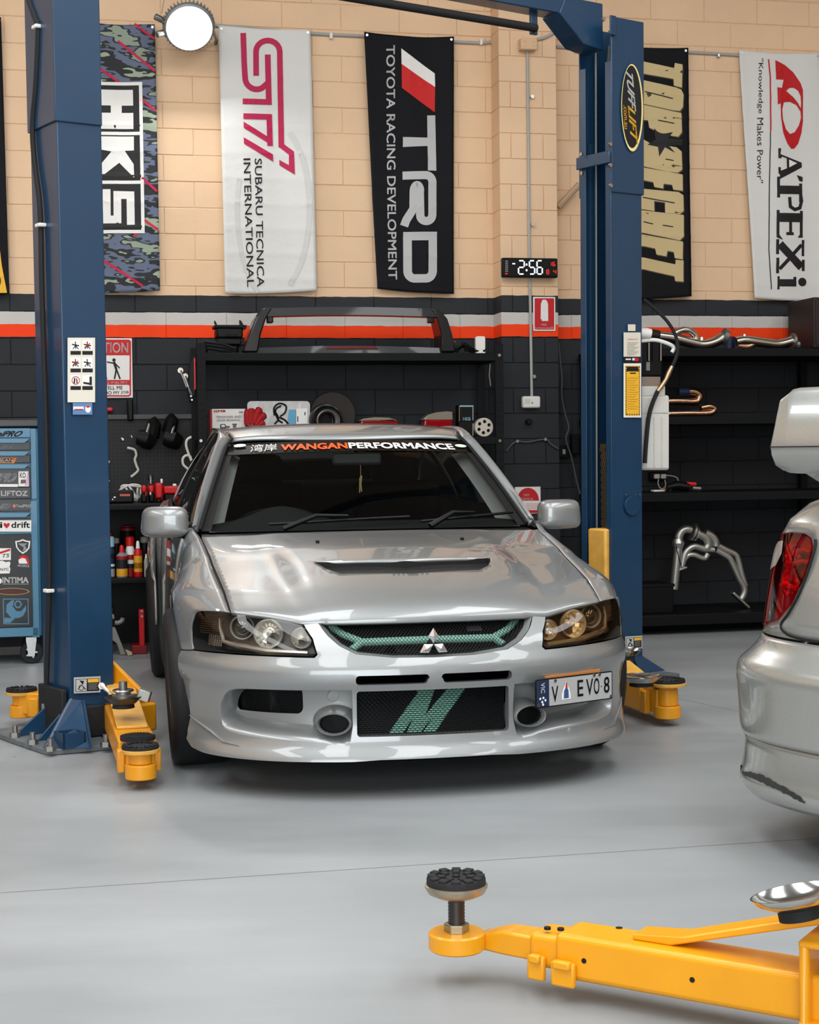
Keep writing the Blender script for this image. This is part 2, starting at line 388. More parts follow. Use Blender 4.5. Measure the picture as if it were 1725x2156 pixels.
wf = MB().bb((-7.5, -6.3, 0), (-4.2, -6.2, 6)).bb((3.4, -6.3, 0), (9.5, -6.2, 6)).bb((-4.2, -6.3, 4.6), (3.4, -6.2, 6))
setp(wf.build('wall_front', M_BLOCK), kind='structure')

# back wall: recessed mortar bed carrying single blocks
wb = setp(MB().bb((-8.5, .006, 0), (10.5, .2, 6)).build('wall_back', M_BLOCK, M=M_W.copy()), kind='structure')
HC, LC, Z0 = .172, .4, .113
_s0 = wall()(350, 690).x
def block_mesh(w, h=HC - .003, d=.02):
    x, z, e = w / 2, h / 2, .0035
    mb = MB().add([(-x, d, -z), (x, d, -z), (x, d, z), (-x, d, z), (-x, e, -z), (x, e, -z), (x, e, z), (-x, e, z), (-x + e, 0, -z + e), (x - e, 0, -z + e), (x - e, 0, z - e), (-x + e, 0, z - e)],
                  [(4, 5, 9, 8), (5, 6, 10, 9), (6, 7, 11, 10), (7, 4, 8, 11), (8, 9, 10, 11), (0, 1, 5, 4), (1, 2, 6, 5), (2, 3, 7, 6), (3, 0, 4, 7)])
    me = bpy.data.meshes.new('block'); me.from_pydata(mb.v, [], mb.f); me.materials.append(M_BLOCK); return me, mb
BM, BMB = block_mesh(LC - .002)
rest = MB(); nb = 0
r_ = random.Random(3)
for k in range(-1, 34):
    zc = Z0 + HC * (k + .5)
    if zc > 5.9 or zc < -.05: continue
    par = (k - 11) % 2
    for i in range(-22, 28):
        sc = _s0 + LC * (i + .5 + .5 * par)
        vis = -2.62 < sc < 3.1 and 1.25 < zc < 4.42 and not (.72 < sc < 1.0)
        dy = r_.uniform(-.0015, .0015)
        if vis and nb < 262:
            o = bpy.data.objects.new('block', BM); COL.objects.link(o); o.parent = wb; o.location = (sc, dy, zc); nb += 1
        elif -8.3 < sc < 10.3: rest.add([(v[0] + sc, v[1] + dy, max(0, v[2] + zc)) for v in BMB.v], BMB.f)
setp(rest.build('block_field', M_BLOCK, wb, recalc=False, flatsh=True), kind='stuff')

# projecting pier
PO = .2
ppl = wall(PO)
_xa = ppl(1053, 400).x; _xb = ppl(1174, 400).x; PW = _xb - _xa; PC = (_xa + _xb) / 2
M_P = M_W @ Matrix.Translation((PC, -PO, 0))
pier = setp(MB().bb((-PW / 2 + .005, .007, 0), (PW / 2 - .005, PO + .01, 6)).build('wall_pier', M_BLOCK, M=M_P), kind='structure')
for k in range(0, 33):
    zc = Z0 + HC * (k + .5); cuts = [-PW / 2, PW / 2] if k % 2 else [-PW / 2, -PW * .30, PW * .26, PW / 2]
    if zc > 5.9: break
    for a, b in zip(cuts[:-1], cuts[1:]):
        h = (HC - .003) / 2; mb = MB().bb((a + .001, 0, zc - h), (b - .001, PO, zc + h))
        if 1.0 < zc < 4.5: mb.build('block', M_BLOCK, pier, bevel=.004)
        else: setp(mb.build('block', M_BLOCK, pier), kind=None)

# ------------------------------------------------------------------ silver sedan
def silver(name, col, rough=.3):
    m = mat(name, col, rough, .5, coat=1., spec=.5)
    nt = m.node_tree; b = nt.nodes['Principled BSDF']; N = nt.nodes.new
    tc = N('ShaderNodeTexCoord'); v = N('ShaderNodeTexNoise'); v.inputs['Scale'].default_value = 900; nt.links.new(tc.outputs['Object'], v.inputs['Vector'])
    mr = N('ShaderNodeMapRange'); mr.inputs[3].default_value = rough - .05; mr.inputs[4].default_value = rough + .06; nt.links.new(v.outputs['Fac'], mr.inputs[0]); nt.links.new(mr.outputs[0], b.inputs['Roughness'])
    return m
M_SILVER = silver('silver_car_paint', '#8f9292', .40)
M_GLASS = clear_mat('dark_car_glass', (.60, .62, .61), .0)
M_SIDEGLASS = clear_mat('tinted_side_glass', (.3, .32, .32), .08)
M_LENS = clear_mat('lamp_lens', (.93, .93, .91), .02)
M_GAP = mat('panel_gap_black', '#050506', .7)
M_TYRE = mat('tyre_rubber', '#131416', .62)
M_RIM = mat('dark_alloy', '#4a4b4d', .3, .9)
M_INT = mat('black_interior', '#060607', .8)
M_TEAL = mat('teal_green_coat', '#93c9b8', .45)
M_TRIMG = mat('grey_pillar_trim', '#a6a7a3', .8)
CYAW = .1858
M_CAR = frame((-.0803, 6.6033, 0), CYAW - math.pi / 2)
car = thing('car', 'silver sedan with mesh grille and hood vent, parked nose out between the blue posts', 'car', M_CAR)

PLAN = np.array(bez([(.885, 0), (.880, .15), (.862, .30), (.832, .43), (.785, .55), (.72, .65), (.635, .735), (.54, .795), (.44, .842), (.34, .872)], 20))
PS = np.concatenate([[0], np.cumsum(np.linalg.norm(np.diff(PLAN, axis=0), axis=1))])
ZO = [.09, .125, .145, .165, .185, .22, .28, .35, .39, .41, .45, .475, .49, .51, .53, .55, .58, .60, .62, .66]
OO = [-.02, .012, .03, .024, .010, 0, -.008, -.004, .003, .012, .016, .012, .004, -.006, -.014, -.024, -.045, -.062, -.085, -.14]
def plan_at(s):
    a = abs(s); x = float(np.interp(a, PS, PLAN[:, 0])); y = float(np.interp(a, PS, PLAN[:, 1])); e = .012
    lo, hi = max(a - e, 0), min(a + e, PS[-1])
    tx = float(np.interp(hi, PS, PLAN[:, 0]) - np.interp(lo, PS, PLAN[:, 0])); ty = float(np.interp(hi, PS, PLAN[:, 1]) - np.interp(lo, PS, PLAN[:, 1])); L = math.hypot(tx, ty)
    nx, ny = (ty / L, -tx / L) if a > 1e-4 else (1., 0.)
    sg = 1 if s >= 0 else -1
    return x, y * sg, nx, ny * sg
_zo = np.array(bez(list(zip(ZO, OO)), 6))
def sst(x, a, b):
    t = min(1, max(0, (x - a) / (b - a))); return t * t * (3 - 2 * t)
def nose(s, z, d=0.):
    """front skin of the car: s runs across from the middle, z is height"""
    x, y, nx, ny = plan_at(s); o = float(np.interp(z, _zo[:, 0], _zo[:, 1]))
    if z > .49: o *= 1 - .85 * sst(abs(s), .40, .95)
    elif z < .2: o *= 1 - .6 * sst(abs(s), .85, 1.05)
    o += d
    return Vector((x + nx * o, y + ny * o, z))
def mir(lp): return [(-a, b) for a, b in lp][::-1]
def dense(lp, n=4): return [tuple(p) for p in bez(list(lp) + [lp[0]], n)[:-1]]

HEADLAMP = [(.426, .522), (.436, .514), (.61, .517), (.80, .517), (.985, .512), (1.0, .528), (1.01, .58), (1.0, .642), (.985, .651), (.94, .655), (.84, .658), (.80, .656), (.68, .647), (.55, .630), (.49, .617), (.448, .572)]
GRILLE = [(0, .503), (.15, .506), (.28, .520), (.34, .548), (.385, .582), (.425, .621)]
# ---- bumper skin: one sheet with openings
low = [(-1.06, .17), (-1.0, .148), (-.9, .143), (-.5, .143), (-.3, .143), (-.2, .148), (.2, .148), (.3, .143), (.5, .143), (.9, .143), (1.0, .148), (1.06, .17)]
right = [(1.055, .22), (1.05, .255), (1.09, .33), (1.118, .42), (1.128, .494)]
hl_low = [(.99, .507), (.80, .512), (.61, .512), (.43, .509), (.419, .520), (.441, .574), (.484, .620)]
grl = [(.432, .624)] + GRILLE[::-1] + [(-a, b) for a, b in GRILLE[1:]] + [(-.432, .624)]
OUT_B = low + right + hl_low + grl + [(-a, b) for a, b in hl_low[::-1]] + [(-a, b) for a, b in right[::-1]]
slit = rrect(.022, .413, .283, .446, .013); slit = [(a + (.006 if a < .1 and b < .43 else 0), b) for a, b in slit]
CENTRE = rrect(-.281, .226, .276, .389, .012)
SIDE_O = dense([(.298, .394), (.50, .395), (.69, .393), (.775, .380), (.822, .335), (.826, .28), (.80, .238), (.69, .222), (.50, .214), (.40, .208), (.305, .208)], 3)
SIDE_O = [p for p in SIDE_O]
holes = [slit, mir(slit), CENTRE, SIDE_O, mir(SIDE_O)]
panel('front_bumper', M_SILVER, car, nose, OUT_B, holes, .018)
# openings' inner lips and recesses
def lip_mesh(lp, depth, inner=None, rows=4):
    mb = MB(); inner = inner or lp; rings = []
    for k in range(rows + 1):
        t = k / rows; e = t * t
        rings.append([nose(a + (c - a) * t, b + (d - b) * t, -depth * e if k < rows else -depth) for (a, b), (c, d) in zip(lp, inner)])
    for A, B in zip(rings[:-1], rings[1:]): mb.strip(A + A[:1], B + B[:1])
    return mb
lip_all = MB()
for lp in (slit, mir(slit), CENTRE):
    q = lip_mesh(lp, .03); lip_all.add(q.v, q.f)
def shrink(lp):
    out = []
    for a, b in lp:
        ca = min(max(a, .305), .832); cb = b - .008 if b > .3 else b + .045 * min(1, (.31 - b) / .09)
        out.append((a + (ca - a) * .95 if a > .75 else a + (.006 if a < .35 else 0), cb))
    return out
SIDE_I = shrink(SIDE_O)
for lp, ip in ((SIDE_O, SIDE_I), (mir(SIDE_O), mir(SIDE_I))):
    q = lip_mesh(lp, .08, ip, 8); lip_all.add(q.v, q.f)
lip_all.build('bumper_recess', M_SILVER, car, ang=60)
MESHO = rrect(.494, .296, .830, .396, .026)
FOG = ellipse(.364, .272, .060, .038, 28)
for sg in (1, -1):
    f = (lambda l: l) if sg > 0 else mir
    panel('duct_panel', M_SILVER, car, lambda s, z: nose(s, z, -.08), f([(.30, .395), (.842, .398), (.842, .24), (.30, .215)]) if sg > 0 else [(-.30, .395), (-.30, .215), (-.842, .24), (-.842, .398)], [f(MESHO), f(FOG)], .03)
    # fog lamp: flared ring, dark bowl and lens
    mb = MB(); rings = [(1.55, -.082), (1.28, -.06), (1.12, -.015), (1.05, .008), (.99, .014), (.92, .008), (.87, -.015)]
    R = [[nose(sg * .364 + .060 * q * math.cos(t), .272 + .038 * q * math.sin(t), d) for t in np.linspace(0, 2 * math.pi, 33)] for q, d in rings]
    for A, B in zip(R[:-1], R[1:]): mb.strip(A, B)
    ring = mb.build('fog_lamp', M_SILVER, car, ang=60)
    mb = MB(); R = [[nose(sg * .364 + .060 * q * math.cos(t), .272 + .038 * q * math.sin(t), d) for t in np.linspace(0, 2 * math.pi, 25)] for q, d in ((.89, -.008), (.7, -.07), (.25, -.09), (.02, -.09))]
    for A, B in zip(R[:-1], R[1:]): mb.strip(A, B)
    mb.build('bowl', M_GAP, ring)
    mb = MB(); R = [[nose(sg * .364 + .060 * q * math.cos(t), .272 + .038 * q * math.sin(t), d) for t in np.linspace(0, 2 * math.pi, 25)] for q, d in ((.87, -.03), (.5, -.028), (.02, -.026))]
    for A, B in zip(R[:-1], R[1:]): mb.strip(A, B)
    mb.build('fog_glass', mat('fog_dark_glass', '#08090a', .5, spec=.15), ring)
    # dark duct behind the mesh
    panel('duct_mesh', mat('duct_black', '#08090a', .6), car, lambda s, z: nose(s, z, -.10), f(rrect(.47, .28, .83, .405, .01)), (), .05)
    mb = MB()
    for k in range(29):
        s = .492 + .0105 * k
        for lo_, hi_ in ((.297, .39),):
            if k > 15: mb.tube([nose(sg * s, lo_, -.092), nose(sg * s, hi_, -.092)], .0022, 4)
            else: mb.tube([nose(sg * s, lo_, -.096), nose(sg * (s - .05), hi_, -.096)], .0014, 4); mb.tube([nose(sg * (s - .05), lo_, -.096), nose(sg * s, hi_, -.096)], .0014, 4)
    mb.build('duct_bars', M_DARK, car)
# round tow-eye cover left of the intercooler
mb = MB(); c = nose(-.372, .362, -.079); n = Vector((1, 0, 0)); mb.cyl(c, c + n * .004, .021, n=24); mb.build('tow_cover', M_SILVER, car, bevel=.0015)
# splitter blade ends and lower black tray
for sg in (1, -1):
    mb = MB()
    A = [nose(sg * s, .258 - .09 * t, .004 + .0 * t) for s, t in ((1.05, 0), (.96, .2), (.87, .42), (.80, .72), (.72, .8))]
    B = [nose(sg * s, .258 - .09 * t - .006, .008 + .006 * min(1, t * 1.6)) for s, t in ((1.05, 0), (.96, .2), (.87, .42), (.80, .72), (.72, .8))]
    mb.tube(A, [.002, .005, .006, .005, .001], 6); mb.build('splitter_ridge', M_SILVER, car, ang=60)
mb = MB(); ring = [nose(s, .1435, -.004) for s in np.linspace(-1.04, 1.04, 41)]; mb.strip(ring, [Vector((p.x - .25 if p.x > .5 else p.x - .05, p.y * .97, .15)) for p in ring]); mb.build('lip_underside', M_BLACK, car)

# ---- hood
ZH = .622
def hood_front(a):
    a = abs(a)
    if a < .6: s = .432 * a / .6; p = nose(s, .623 + .002 * (s > .4)); return p
    t = (a - .6) / .4; pts = [nose(.432, .624), nose(.50, .6225), nose(.62, .642), nose(.72, .653), nose(.80, .660)]; i = min(int(t * 4), 3); return pts[i].lerp(pts[i + 1], t * 4 - i)
HC_X = [0, .012, .025, .065, .165, .34, .45, .656, .82, 1.01]; HC_H = [0, .075, .13, .24, .385, .575, .69, .835, .925, 1.0]
HE_X = [0, .155, .206, .567, .67, 1.01]; HE_H = [0, .23, .30, .62, .74, 1.0]
_hc = np.array(bez(list(zip(HC_X, HC_H)), 8)); _he = np.array(bez(list(zip(HE_X, HE_H)), 8))
def hood(a, b, d=0.):
    sg = 1 if a >= 0 else -1; q = abs(a); f = hood_front(q)
    R = Vector((-.40 - .035 * q ** 4, .743 * q, .894 - .008 * q * q))
    x = f.x + (R.x - f.x) * b; y = f.y + (R.y - f.y) * (b if q < .6 else b ** .9)
    w = q ** 2; h = float(np.interp(b, _hc[:, 0], _hc[:, 1])) * (1 - w) + float(np.interp(b, _he[:, 0], _he[:, 1])) * w
    z = f.z + (R.z - f.z) * h
    # raised middle with a soft shoulder each side, dished round the vent
    z += .020 * (1 - sst(q, .56, .74)) * sst(b, 0, .30) * (1 - .75 * sst(b, .5, .95))
    z += .004 * math.exp(-(q / .42) ** 4 - ((b - .55) / .10) ** 2)
    return Vector((x, y * sg, z + d))
SCOOP = [(-.495, .430), (-.423, .413), (0, .384), (.423, .413), (.488, .426), (.503, .418), (.495, .395), (.458, .338), (.39, .290), (0, .258), (-.385, .286), (-.443, .341)]
panel('hood', M_SILVER, car, lambda a, b: hood(a * 1., b), [(-1, 0), (-.6, 0), (.6, 0), (1, 0), (1, .5), (1, 1), (0, 1), (-1, 1), (-1, .5)], [SCOOP], .026, solid=.012)
hb = panel('hood_vent', mat('vent_mesh_black', '#0b0c0d', .55, bump=.6, bscale=220), car, lambda a, b: hood(a, b, -.022), [(a * 1.04, b + (.012 if b > .4 else -.012)) for a, b in SCOOP], (), .04)
mb = MB()
for A, B in zip(SCOOP, SCOOP[1:] + SCOOP[:1]):
    mb.add([hood(*A), hood(*B), hood(*B, -.026), hood(*A, -.026)], [(0, 1, 2, 3)])
mb.build('vent_frame', M_GAP, hb)
for a in (-.4, .438):
    p = hood(a, .722); MB().box(p + Vector((0, 0, .004)), (.022, .014, .014)).build('washer_nozzle', M_BLACK, car, bevel=.004)
# ---- fenders and body sides: y = half width, z = height
def side_pt(T, B, v, n=.75):
    s = math.sin(v * math.pi / 2) ** n; c = 1 - math.cos(v * math.pi / 2) ** .9
    return Vector((T.x + (B.x - T.x) * v, T.y + (B.y - T.y) * s, T.z + (B.z - T.z) * c))
WB, RW, TR = 2.625, .318, .80
def arch(xc, t, r=.362, y=.880):
    return Vector((xc + r * math.cos(t), y, .315 + r * math.sin(t)))
def poly_at(pts, t):
    t = min(max(t, 0), 1) * (len(pts) - 1); i = min(int(t), len(pts) - 2); return pts[i].lerp(pts[i + 1], t - i)
L0 = [nose(.808, .660), nose(.90, .660), nose(.965, .657), nose(1.015, .651), nose(1.022, .60), nose(1.012, .535), nose(1.0, .509), nose(1.06, .503), nose(1.128, .498)]
SEAM = [hood(1, b) + Vector((0, .006, -.001)) for b in np.linspace(0, 1, 21)] + [Vector((-.60, .772, .915))]
BOT = [nose(1.128, .497)] + [arch(0, math.radians(a)) for a in np.linspace(32, 180, 20)] + [Vector((-.38, .872, .20)), Vector((-.60, .868, .17))]
def fender(u, v):
    T = poly_at(SEAM, u); B = poly_at(BOT, u ** .8); p = side_pt(T, B, v)
    bulge = .014 * math.exp(-((p.x - 0) / .38) ** 2) * math.exp(-((p.z - .66) / .12) ** 2); p.y += bulge
    k = max(0, 1 - u / .16) ** 1.3
    return p.lerp(poly_at(L0, v), k)
def flip(fn): return lambda u, v: (lambda p: Vector((p.x, -p.y, p.z)))(fn(u, v))
BELT = [Vector(p) for p in ((-.60, .772, .915), (-1.0, .800, .935), (-1.5, .812, .952), (-2.0, .808, .970), (-2.5, .785, .985), (-3.0, .745, .985), (-3.45, .66, .965))]
SILL = [Vector(p) for p in ((-.60, .868, .17), (-1.0, .868, .16), (-2.2, .868, .16))]
RARCH = [Vector((-2.24, .872, .20))] + [arch(-WB, math.radians(a), .365, .893) for a in np.linspace(180, 0, 20)] + [Vector((-3.05, .86, .22)), Vector((-3.42, .74, .24))]
def lin(pts, x):
    X = [p.x for p in pts][::-1]; return Vector((x, float(np.interp(x, X, [p.y for p in pts][::-1])), float(np.interp(x, X, [p.z for p in pts][::-1]))))
def door(x0, x1, bot):
    def fn(u, v):
        x = x0 + (x1 - x0) * u; T = lin(BELT, x); B = bot(u); p = side_pt(T, B, v, .62)
        p.y += .012 * math.exp(-((x + WB) / .42) ** 2) * math.exp(-((p.z - .66) / .14) ** 2); return p
    return fn
d1 = door(-.606, -1.46, lambda u: lin(SILL, -.606 - .854 * u))
d2 = door(-1.468, -2.30, lambda u: lin(SILL, -1.468 - .83 * min(u, .88) / 1.0) if u < .86 else arch(-WB, math.radians(180 - 62 * (u - .86) / .14), .37, .885))
qf = door(-2.308, -3.45, lambda u: poly_at(RARCH, .1 + .9 * u))
for sg in (1, -1):
    g = (lambda f: f) if sg > 0 else flip
    MB().grid(g(fender), 60, 26).build('fender', M_SILVER, car, solid=.01)
    MB().grid(g(d1), 24, 20).build('front_door', M_SILVER, car, solid=.012)
    MB().grid(g(d2), 26, 20).build('rear_door', M_SILVER, car, solid=.012)
    MB().grid(g(qf), 44, 20).build('rear_quarter', M_SILVER, car, solid=.012)
    # black inner liners behind the gaps, sills and wheel tubs
    MB().bb((-2.2, sg * .70, .15), (-.42, sg * .855, .32)).build('sill', M_GAP, car, bevel=.02)
    for xc in (0, -WB):
        mb = MB(); mb.strip([Vector((p.x, sg * .87, p.z)) for p in [arch(xc, math.radians(a), .375) for a in np.linspace(-5, 185, 20)]], [Vector((p.x, sg * .56, p.z)) for p in [arch(xc, math.radians(a), .375) for a in np.linspace(-5, 185, 20)]])
        mb.build('wheel_tub', M_GAP, car)
    MB().bb((-.62, sg * .52, .35), (.40, sg * .60, .62)).build('engine_bay_wall', M_GAP, car)
    for xg, fn in ((-.603, d1), (-1.464, d2)):
        mb = MB(); A = [g(fn)(0, v) for v in np.linspace(0, 1, 16)]; mb.strip([p + Vector((.006, -sg * .012, 0)) for p in A], [p + Vector((-.010, -sg * .012, 0)) for p in A]); mb.build('door_gap', M_GAP, car)
    # door handles
    for xh, fn, uu in ((-1.3, d1, .84), (-2.12, d2, .80)):
        p = g(fn)(uu, .33); mb = MB(); mb.box((p.x, p.y + sg * .012, p.z), (.17, .022, .028)); mb.build('door_handle', M_SILVER, car, bevel=.009)
# ---- greenhouse
def wsc(a, b):
    """windscreen: a across -1..1, b bottom 0 to top 1"""
    q = abs(a); bx = -.47 - .15 * q ** 2.5; tx = -1.10 - .06 * q ** 2
    by = .748 * a; ty = .580 * a; bz = .902 - .004 * q; tz = 1.296 - .014 * q * q
    x = bx + (tx - bx) * b; bow = .018 * math.sin(math.pi * b) * (1 - .4 * q)
    return Vector((x + bow * .5, by + (ty - by) * b, bz + (tz - bz) * b + bow))
MB().grid(lambda u, v: wsc(u, v), 32, 20, (-1, 1), (0, 1)).build('windscreen', M_GLASS, car)
# black sun strip along the top, and black border round the glass
MB().grid(lambda u, v: wsc(u, v) + Vector((.002, 0, .003)), 32, 3, (-.985, .985), (.845, .985)).build('sun_strip', mat('gloss_black_film', '#060607', .25), car)
for a0, a1 in ((-1.0, -.925), (.925, 1.0)):
    MB().grid(lambda u, v: wsc(u, v) + Vector((.001, 0, .0015)), 2, 20, (a0, a1)).build('glass_border', M_GAP, car, recalc=False)
def strip_fn(a0, a1, b0, b1): return lambda u, v: wsc(a0 + (a1 - a0) * u, b0 + (b1 - b0) * v) + Vector((.004, 0, .006))
lettering('sticker_characters', '湾岸', M_WPRINT, car, strip_fn(-.79, -.585, .862, .962), .0)
lettering('sticker_lettering', 'WANGAN', M_OPRINT, car, strip_fn(-.555, -.03, .866, .948), .05, .0)
lettering('sticker_lettering', 'PERFORMANCE', M_WPRINT, car, strip_fn(-.02, .845, .866, .948), .05, .0)
for a, b in ((-.88, .955), (.915, .92)):
    p = [wsc(a + .05 * math.cos(t), b + .022 * math.sin(t)) + Vector((.005, 0, .007)) for t in np.linspace(0, 2 * math.pi, 13)[:-1]]; MB().flat([p]).build('registration_sticker', mat('pale_green_print', '#cfd8cc', .5), car, recalc=False)
ROOF_X = [-1.10, -1.16, -1.3, -1.5, -1.8, -2.1, -2.36]; ROOF_Z = [1.300, 1.332, 1.366, 1.384, 1.386, 1.368, 1.330]
_rf = np.array(bez(list(zip(ROOF_X, ROOF_Z)), 8))
def roof(u, v):
    a = 2 * u - 1; q = abs(a); x = -1.105 - .06 * q ** 2 + (-1.255 + .06 * q ** 2) * v
    z = float(np.interp(-x, -_rf[:, 0], _rf[:, 1])) - .022 * q ** 2 - .012 * q ** 8; y = (.560 + .03 * math.sin(math.pi * min(1, v * 1.2))) * a
    return Vector((x, y, z))
MB().grid(roof, 32, 24).build('roof_panel', M_SILVER, car, solid=.012)
RAIL = [Vector(p) for p in ((-.60, .772, .915), (-.80, .727, 1.060), (-1.0, .672, 1.195), (-1.17, .625, 1.295), (-1.32, .606, 1.336), (-1.6, .602, 1.352), (-2.0, .598, 1.342), (-2.36, .600, 1.292), (-2.7, .64, 1.14), (-3.0, .70, 1.0))]
RAILS = [Vector(p) for p in bez(RAIL, 6)]
for sg in (1, -1):
    m_ = lambda p: Vector((p.x, sg * p.y, p.z))
    # A pillar and roof rail: inner edge on glass / roof, crown, outer edge on the side glass
    n = len(RAILS); inn = []
    for p in RAILS:
        if p.x > -1.16:
            b = (p.x + .62) / (-1.16 + .62) if p.x < -.62 else 0; q = wsc(.995, min(1, max(0, b)))
        elif p.x > -2.36: v = min(1, max(0, (p.x + 1.165) / (-1.195))); q = roof(1, v) + Vector((0, -.004, 0))
        else: q = Vector((p.x, p.y - .07, p.z + .012))
        inn.append(q)
    mb = MB()
    R = [[i.lerp(o_, t) + Vector((.0, 0, 1)) * .016 * math.sin(math.pi * t) + Vector((0, .012 * math.sin(math.pi * t), 0)) for i, o_ in zip(inn, RAILS)] for t in (0, .2, .4, .6, .8, 1)]
    for A, B in zip(R[:-1], R[1:]): mb.strip([m_(p) for p in A], [m_(p) for p in B])
    mb.build('pillar_rail', M_SILVER, car, ang=60, solid=.02)
    mb = MB(); mb.tube([m_(p + Vector((.01, -.006, .008))) for p in inn if p.x > -1.25], .0075, 6); mb.build('glass_seal', M_GAP, car)
    # side glass and pillars
    def sgl(x0, x1):
        def fn(u, v):
            x = x0 + (x1 - x0) * u; B = lin(BELT, x); i = np.interp(-x, [-p.x for p in RAILS], range(n)); T = RAILS[min(int(i), n - 2)].lerp(RAILS[min(int(i), n - 2) + 1], i - int(i)); p = B.lerp(T, v); p.y += .02 * math.sin(math.pi * v) - .008; return m_(p)
        return fn
    MB().grid(sgl(-.64, -1.44), 16, 8).build('front_side_glass', M_SIDEGLASS, car)
    MB().grid(sgl(-1.52, -2.30), 14, 8).build('rear_side_glass', M_SIDEGLASS, car)
    MB().grid(lambda u, v: sgl(-1.44, -1.52)(u, v) + Vector((0, sg * .004, 0)), 2, 8).build('door_pillar', M_GAP, car, solid=.01)
    MB().grid(lambda u, v: sgl(-2.28, -3.0)(u, v) + Vector((0, sg * .006, 0)), 8, 8).build('rear_pillar', M_SILVER, car, solid=.01)
    mb = MB(); mb.tube([m_(lin(BELT, x) + Vector((0, .004, .006))) for x in np.linspace(-.62, -2.7, 14)], .011, 6); mb.build('window_trim', M_BLACK, car)
    # inner pillar trims in pale grey, seen through the screen
    A = [wsc(sg * .965, b) + Vector((-.03, 0, -.02)) for b in np.linspace(.10, .93, 10)]; B = [wsc(sg * .86, b) + Vector((-.09, 0, -.03)) for b in np.linspace(.14, .90, 10)]
    MB().strip(A, B).build('inner_pillar_trim', M_TRIMG, car)
    A = [sgl(-1.50, -1.50)(0, v) + Vector((0, -sg * .02, 0)) for v in np.linspace(.05, .95, 8)]; B = [p + Vector((-.10, -sg * .03, 0)) for p in A]
    MB().strip(A, B).build('inner_post_trim', M_TRIMG, car)
def rear_glass(u, v):
    a = 2 * u - 1; return Vector((-2.36 - .56 * v - .02 * (1 - a * a), (.555 + .09 * v) * a, 1.318 - .30 * v + .02 * math.sin(math.pi * v) - .02 * a * a))
MB().grid(rear_glass, 20, 10).build('rear_glass', M_SIDEGLASS, car)
def trunk(u, v):
    a = 2 * u - 1; q = abs(a); x = -2.90 - .62 * v + .10 * q ** 3 * v; return Vector((x, (.70 - .05 * v) * a, 1.018 - .05 * v ** 3 - .02 * q ** 2))
MB().grid(trunk, 20, 12).build('trunk_lid', M_SILVER, car, solid=.012)
def tail(u, v):
    a = 2 * u - 1; q = abs(a); x = -3.50 - .06 * math.sin(math.pi * v) + .17 * q ** 3; return Vector((x, (.68 + .12 * min(1, v * 2)) * a, .97 - .74 * v))
MB().grid(tail, 24, 16).build('rear_bumper', M_SILVER, car, solid=.012)
for sg in (1, -1):
    MB().grid(lambda u, v: tail(.5 + sg * (.26 + .2 * u), .08 + .18 * v) + Vector((-.01, 0, 0)), 8, 5).build('tail_lamp', mat('red_lens', '#7d0710', .12, coat=1), car)
MB().grid(lambda u, v: Vector((.55 - 3.9 * u, -.70 + 1.40 * v, .17)), 4, 2).build('undertray', M_GAP, car)
MB().bb((-.40, -.66, .2), (-.38, .66, .86)).build('firewall', M_GAP, car)
# ---- cowl, wipers
MB().grid(lambda u, v: Vector((-.405 - .035 * abs(2 * u - 1) ** 4 - .16 * v - .05 * abs(2 * u - 1) ** 2.5 * v, .735 * (2 * u - 1), .878 + .012 * v)), 24, 4).build('cowl', M_BLACK, car)
def wiper(name, a0, b0, a1, b1, arm0):
    mb = MB(); n_ = 10
    mb.tube([wsc(a0 + (a1 - a0) * t / n_, b0 + (b1 - b0) * t / n_) + Vector((.012, 0, .016)) for t in range(n_ + 1)], .0065, 5)
    w = mb.build(name, M_BLACK, car)
    am = wsc((a0 * .45 + a1 * .55), (b0 * .45 + b1 * .55)) + Vector((.03, 0, .035)); p0 = wsc(*arm0) + Vector((.05, 0, .01))
    MB().tube([p0, p0.lerp(am, .5) + Vector((.01, 0, .03)), am], [.014, .010, .007], 6).build('wiper_arm', M_BLACK, w)
wiper('wiper', -.60, .03, .24, .075, (-.52, .0)); wiper('wiper', .30, .03, .93, .10, (.34, 0))
# ---- interior
MB().grid(lambda u, v: Vector((-.58 - .35 * v - .10 * (1 - abs(2 * u - 1) ** 2) * 0, .70 * (2 * u - 1), .895 + .03 * math.sin(math.pi * v) + .075 * math.exp(-((2 * u - 1 + .52) / .24) ** 2) * math.sin(math.pi * min(1, v * 1.1)))), 40, 10).build('dashboard', mat('dash_plastic', '#1b1f20', .7), car)
MB().bb((-.96, -.70, .40), (-.93, .70, .90)).build('dash_face', M_INT, car)
mb = MB(); c = Vector((-1.02, -.36, .90)); a_ = Vector((-.42, 0, .9)).normalized(); u_, w_ = axes(a_)
mb.tube([c + u_ * .185 * math.cos(t) + w_ * .185 * math.sin(t) for t in np.linspace(0, 2 * math.pi, 33)], .016, 8, False); mb.cyl(c - a_ * .05, c - a_ * .02, .05); 
for t in (0, 2.1, 4.2): mb.tube([c - a_ * .03, c + u_ * .18 * math.cos(t) + w_ * .18 * math.sin(t)], .014, 6)
mb.build('steering_wheel', M_INT, car)
for y in (-.36, .36):
    mb = MB(); mb.box((-1.50, y, .45), (.50, .50, .22)); mb.box((-1.80, y, .78), (.14, .46, .62), Matrix.Rotation(-.22, 3, 'Y')); mb.box((-1.90, y, 1.15), (.09, .26, .17), Matrix.Rotation(-.2, 3, 'Y'))
    mb.build('seat', M_INT, car, bevel=.05)
mb = MB(); mb.box((-2.55, 0, .78), (.16, 1.2, .62), Matrix.Rotation(-.3, 3, 'Y')); mb.box((-2.35, 0, .42), (.5, 1.2, .2)); mb.build('rear_bench', M_INT, car, bevel=.05)
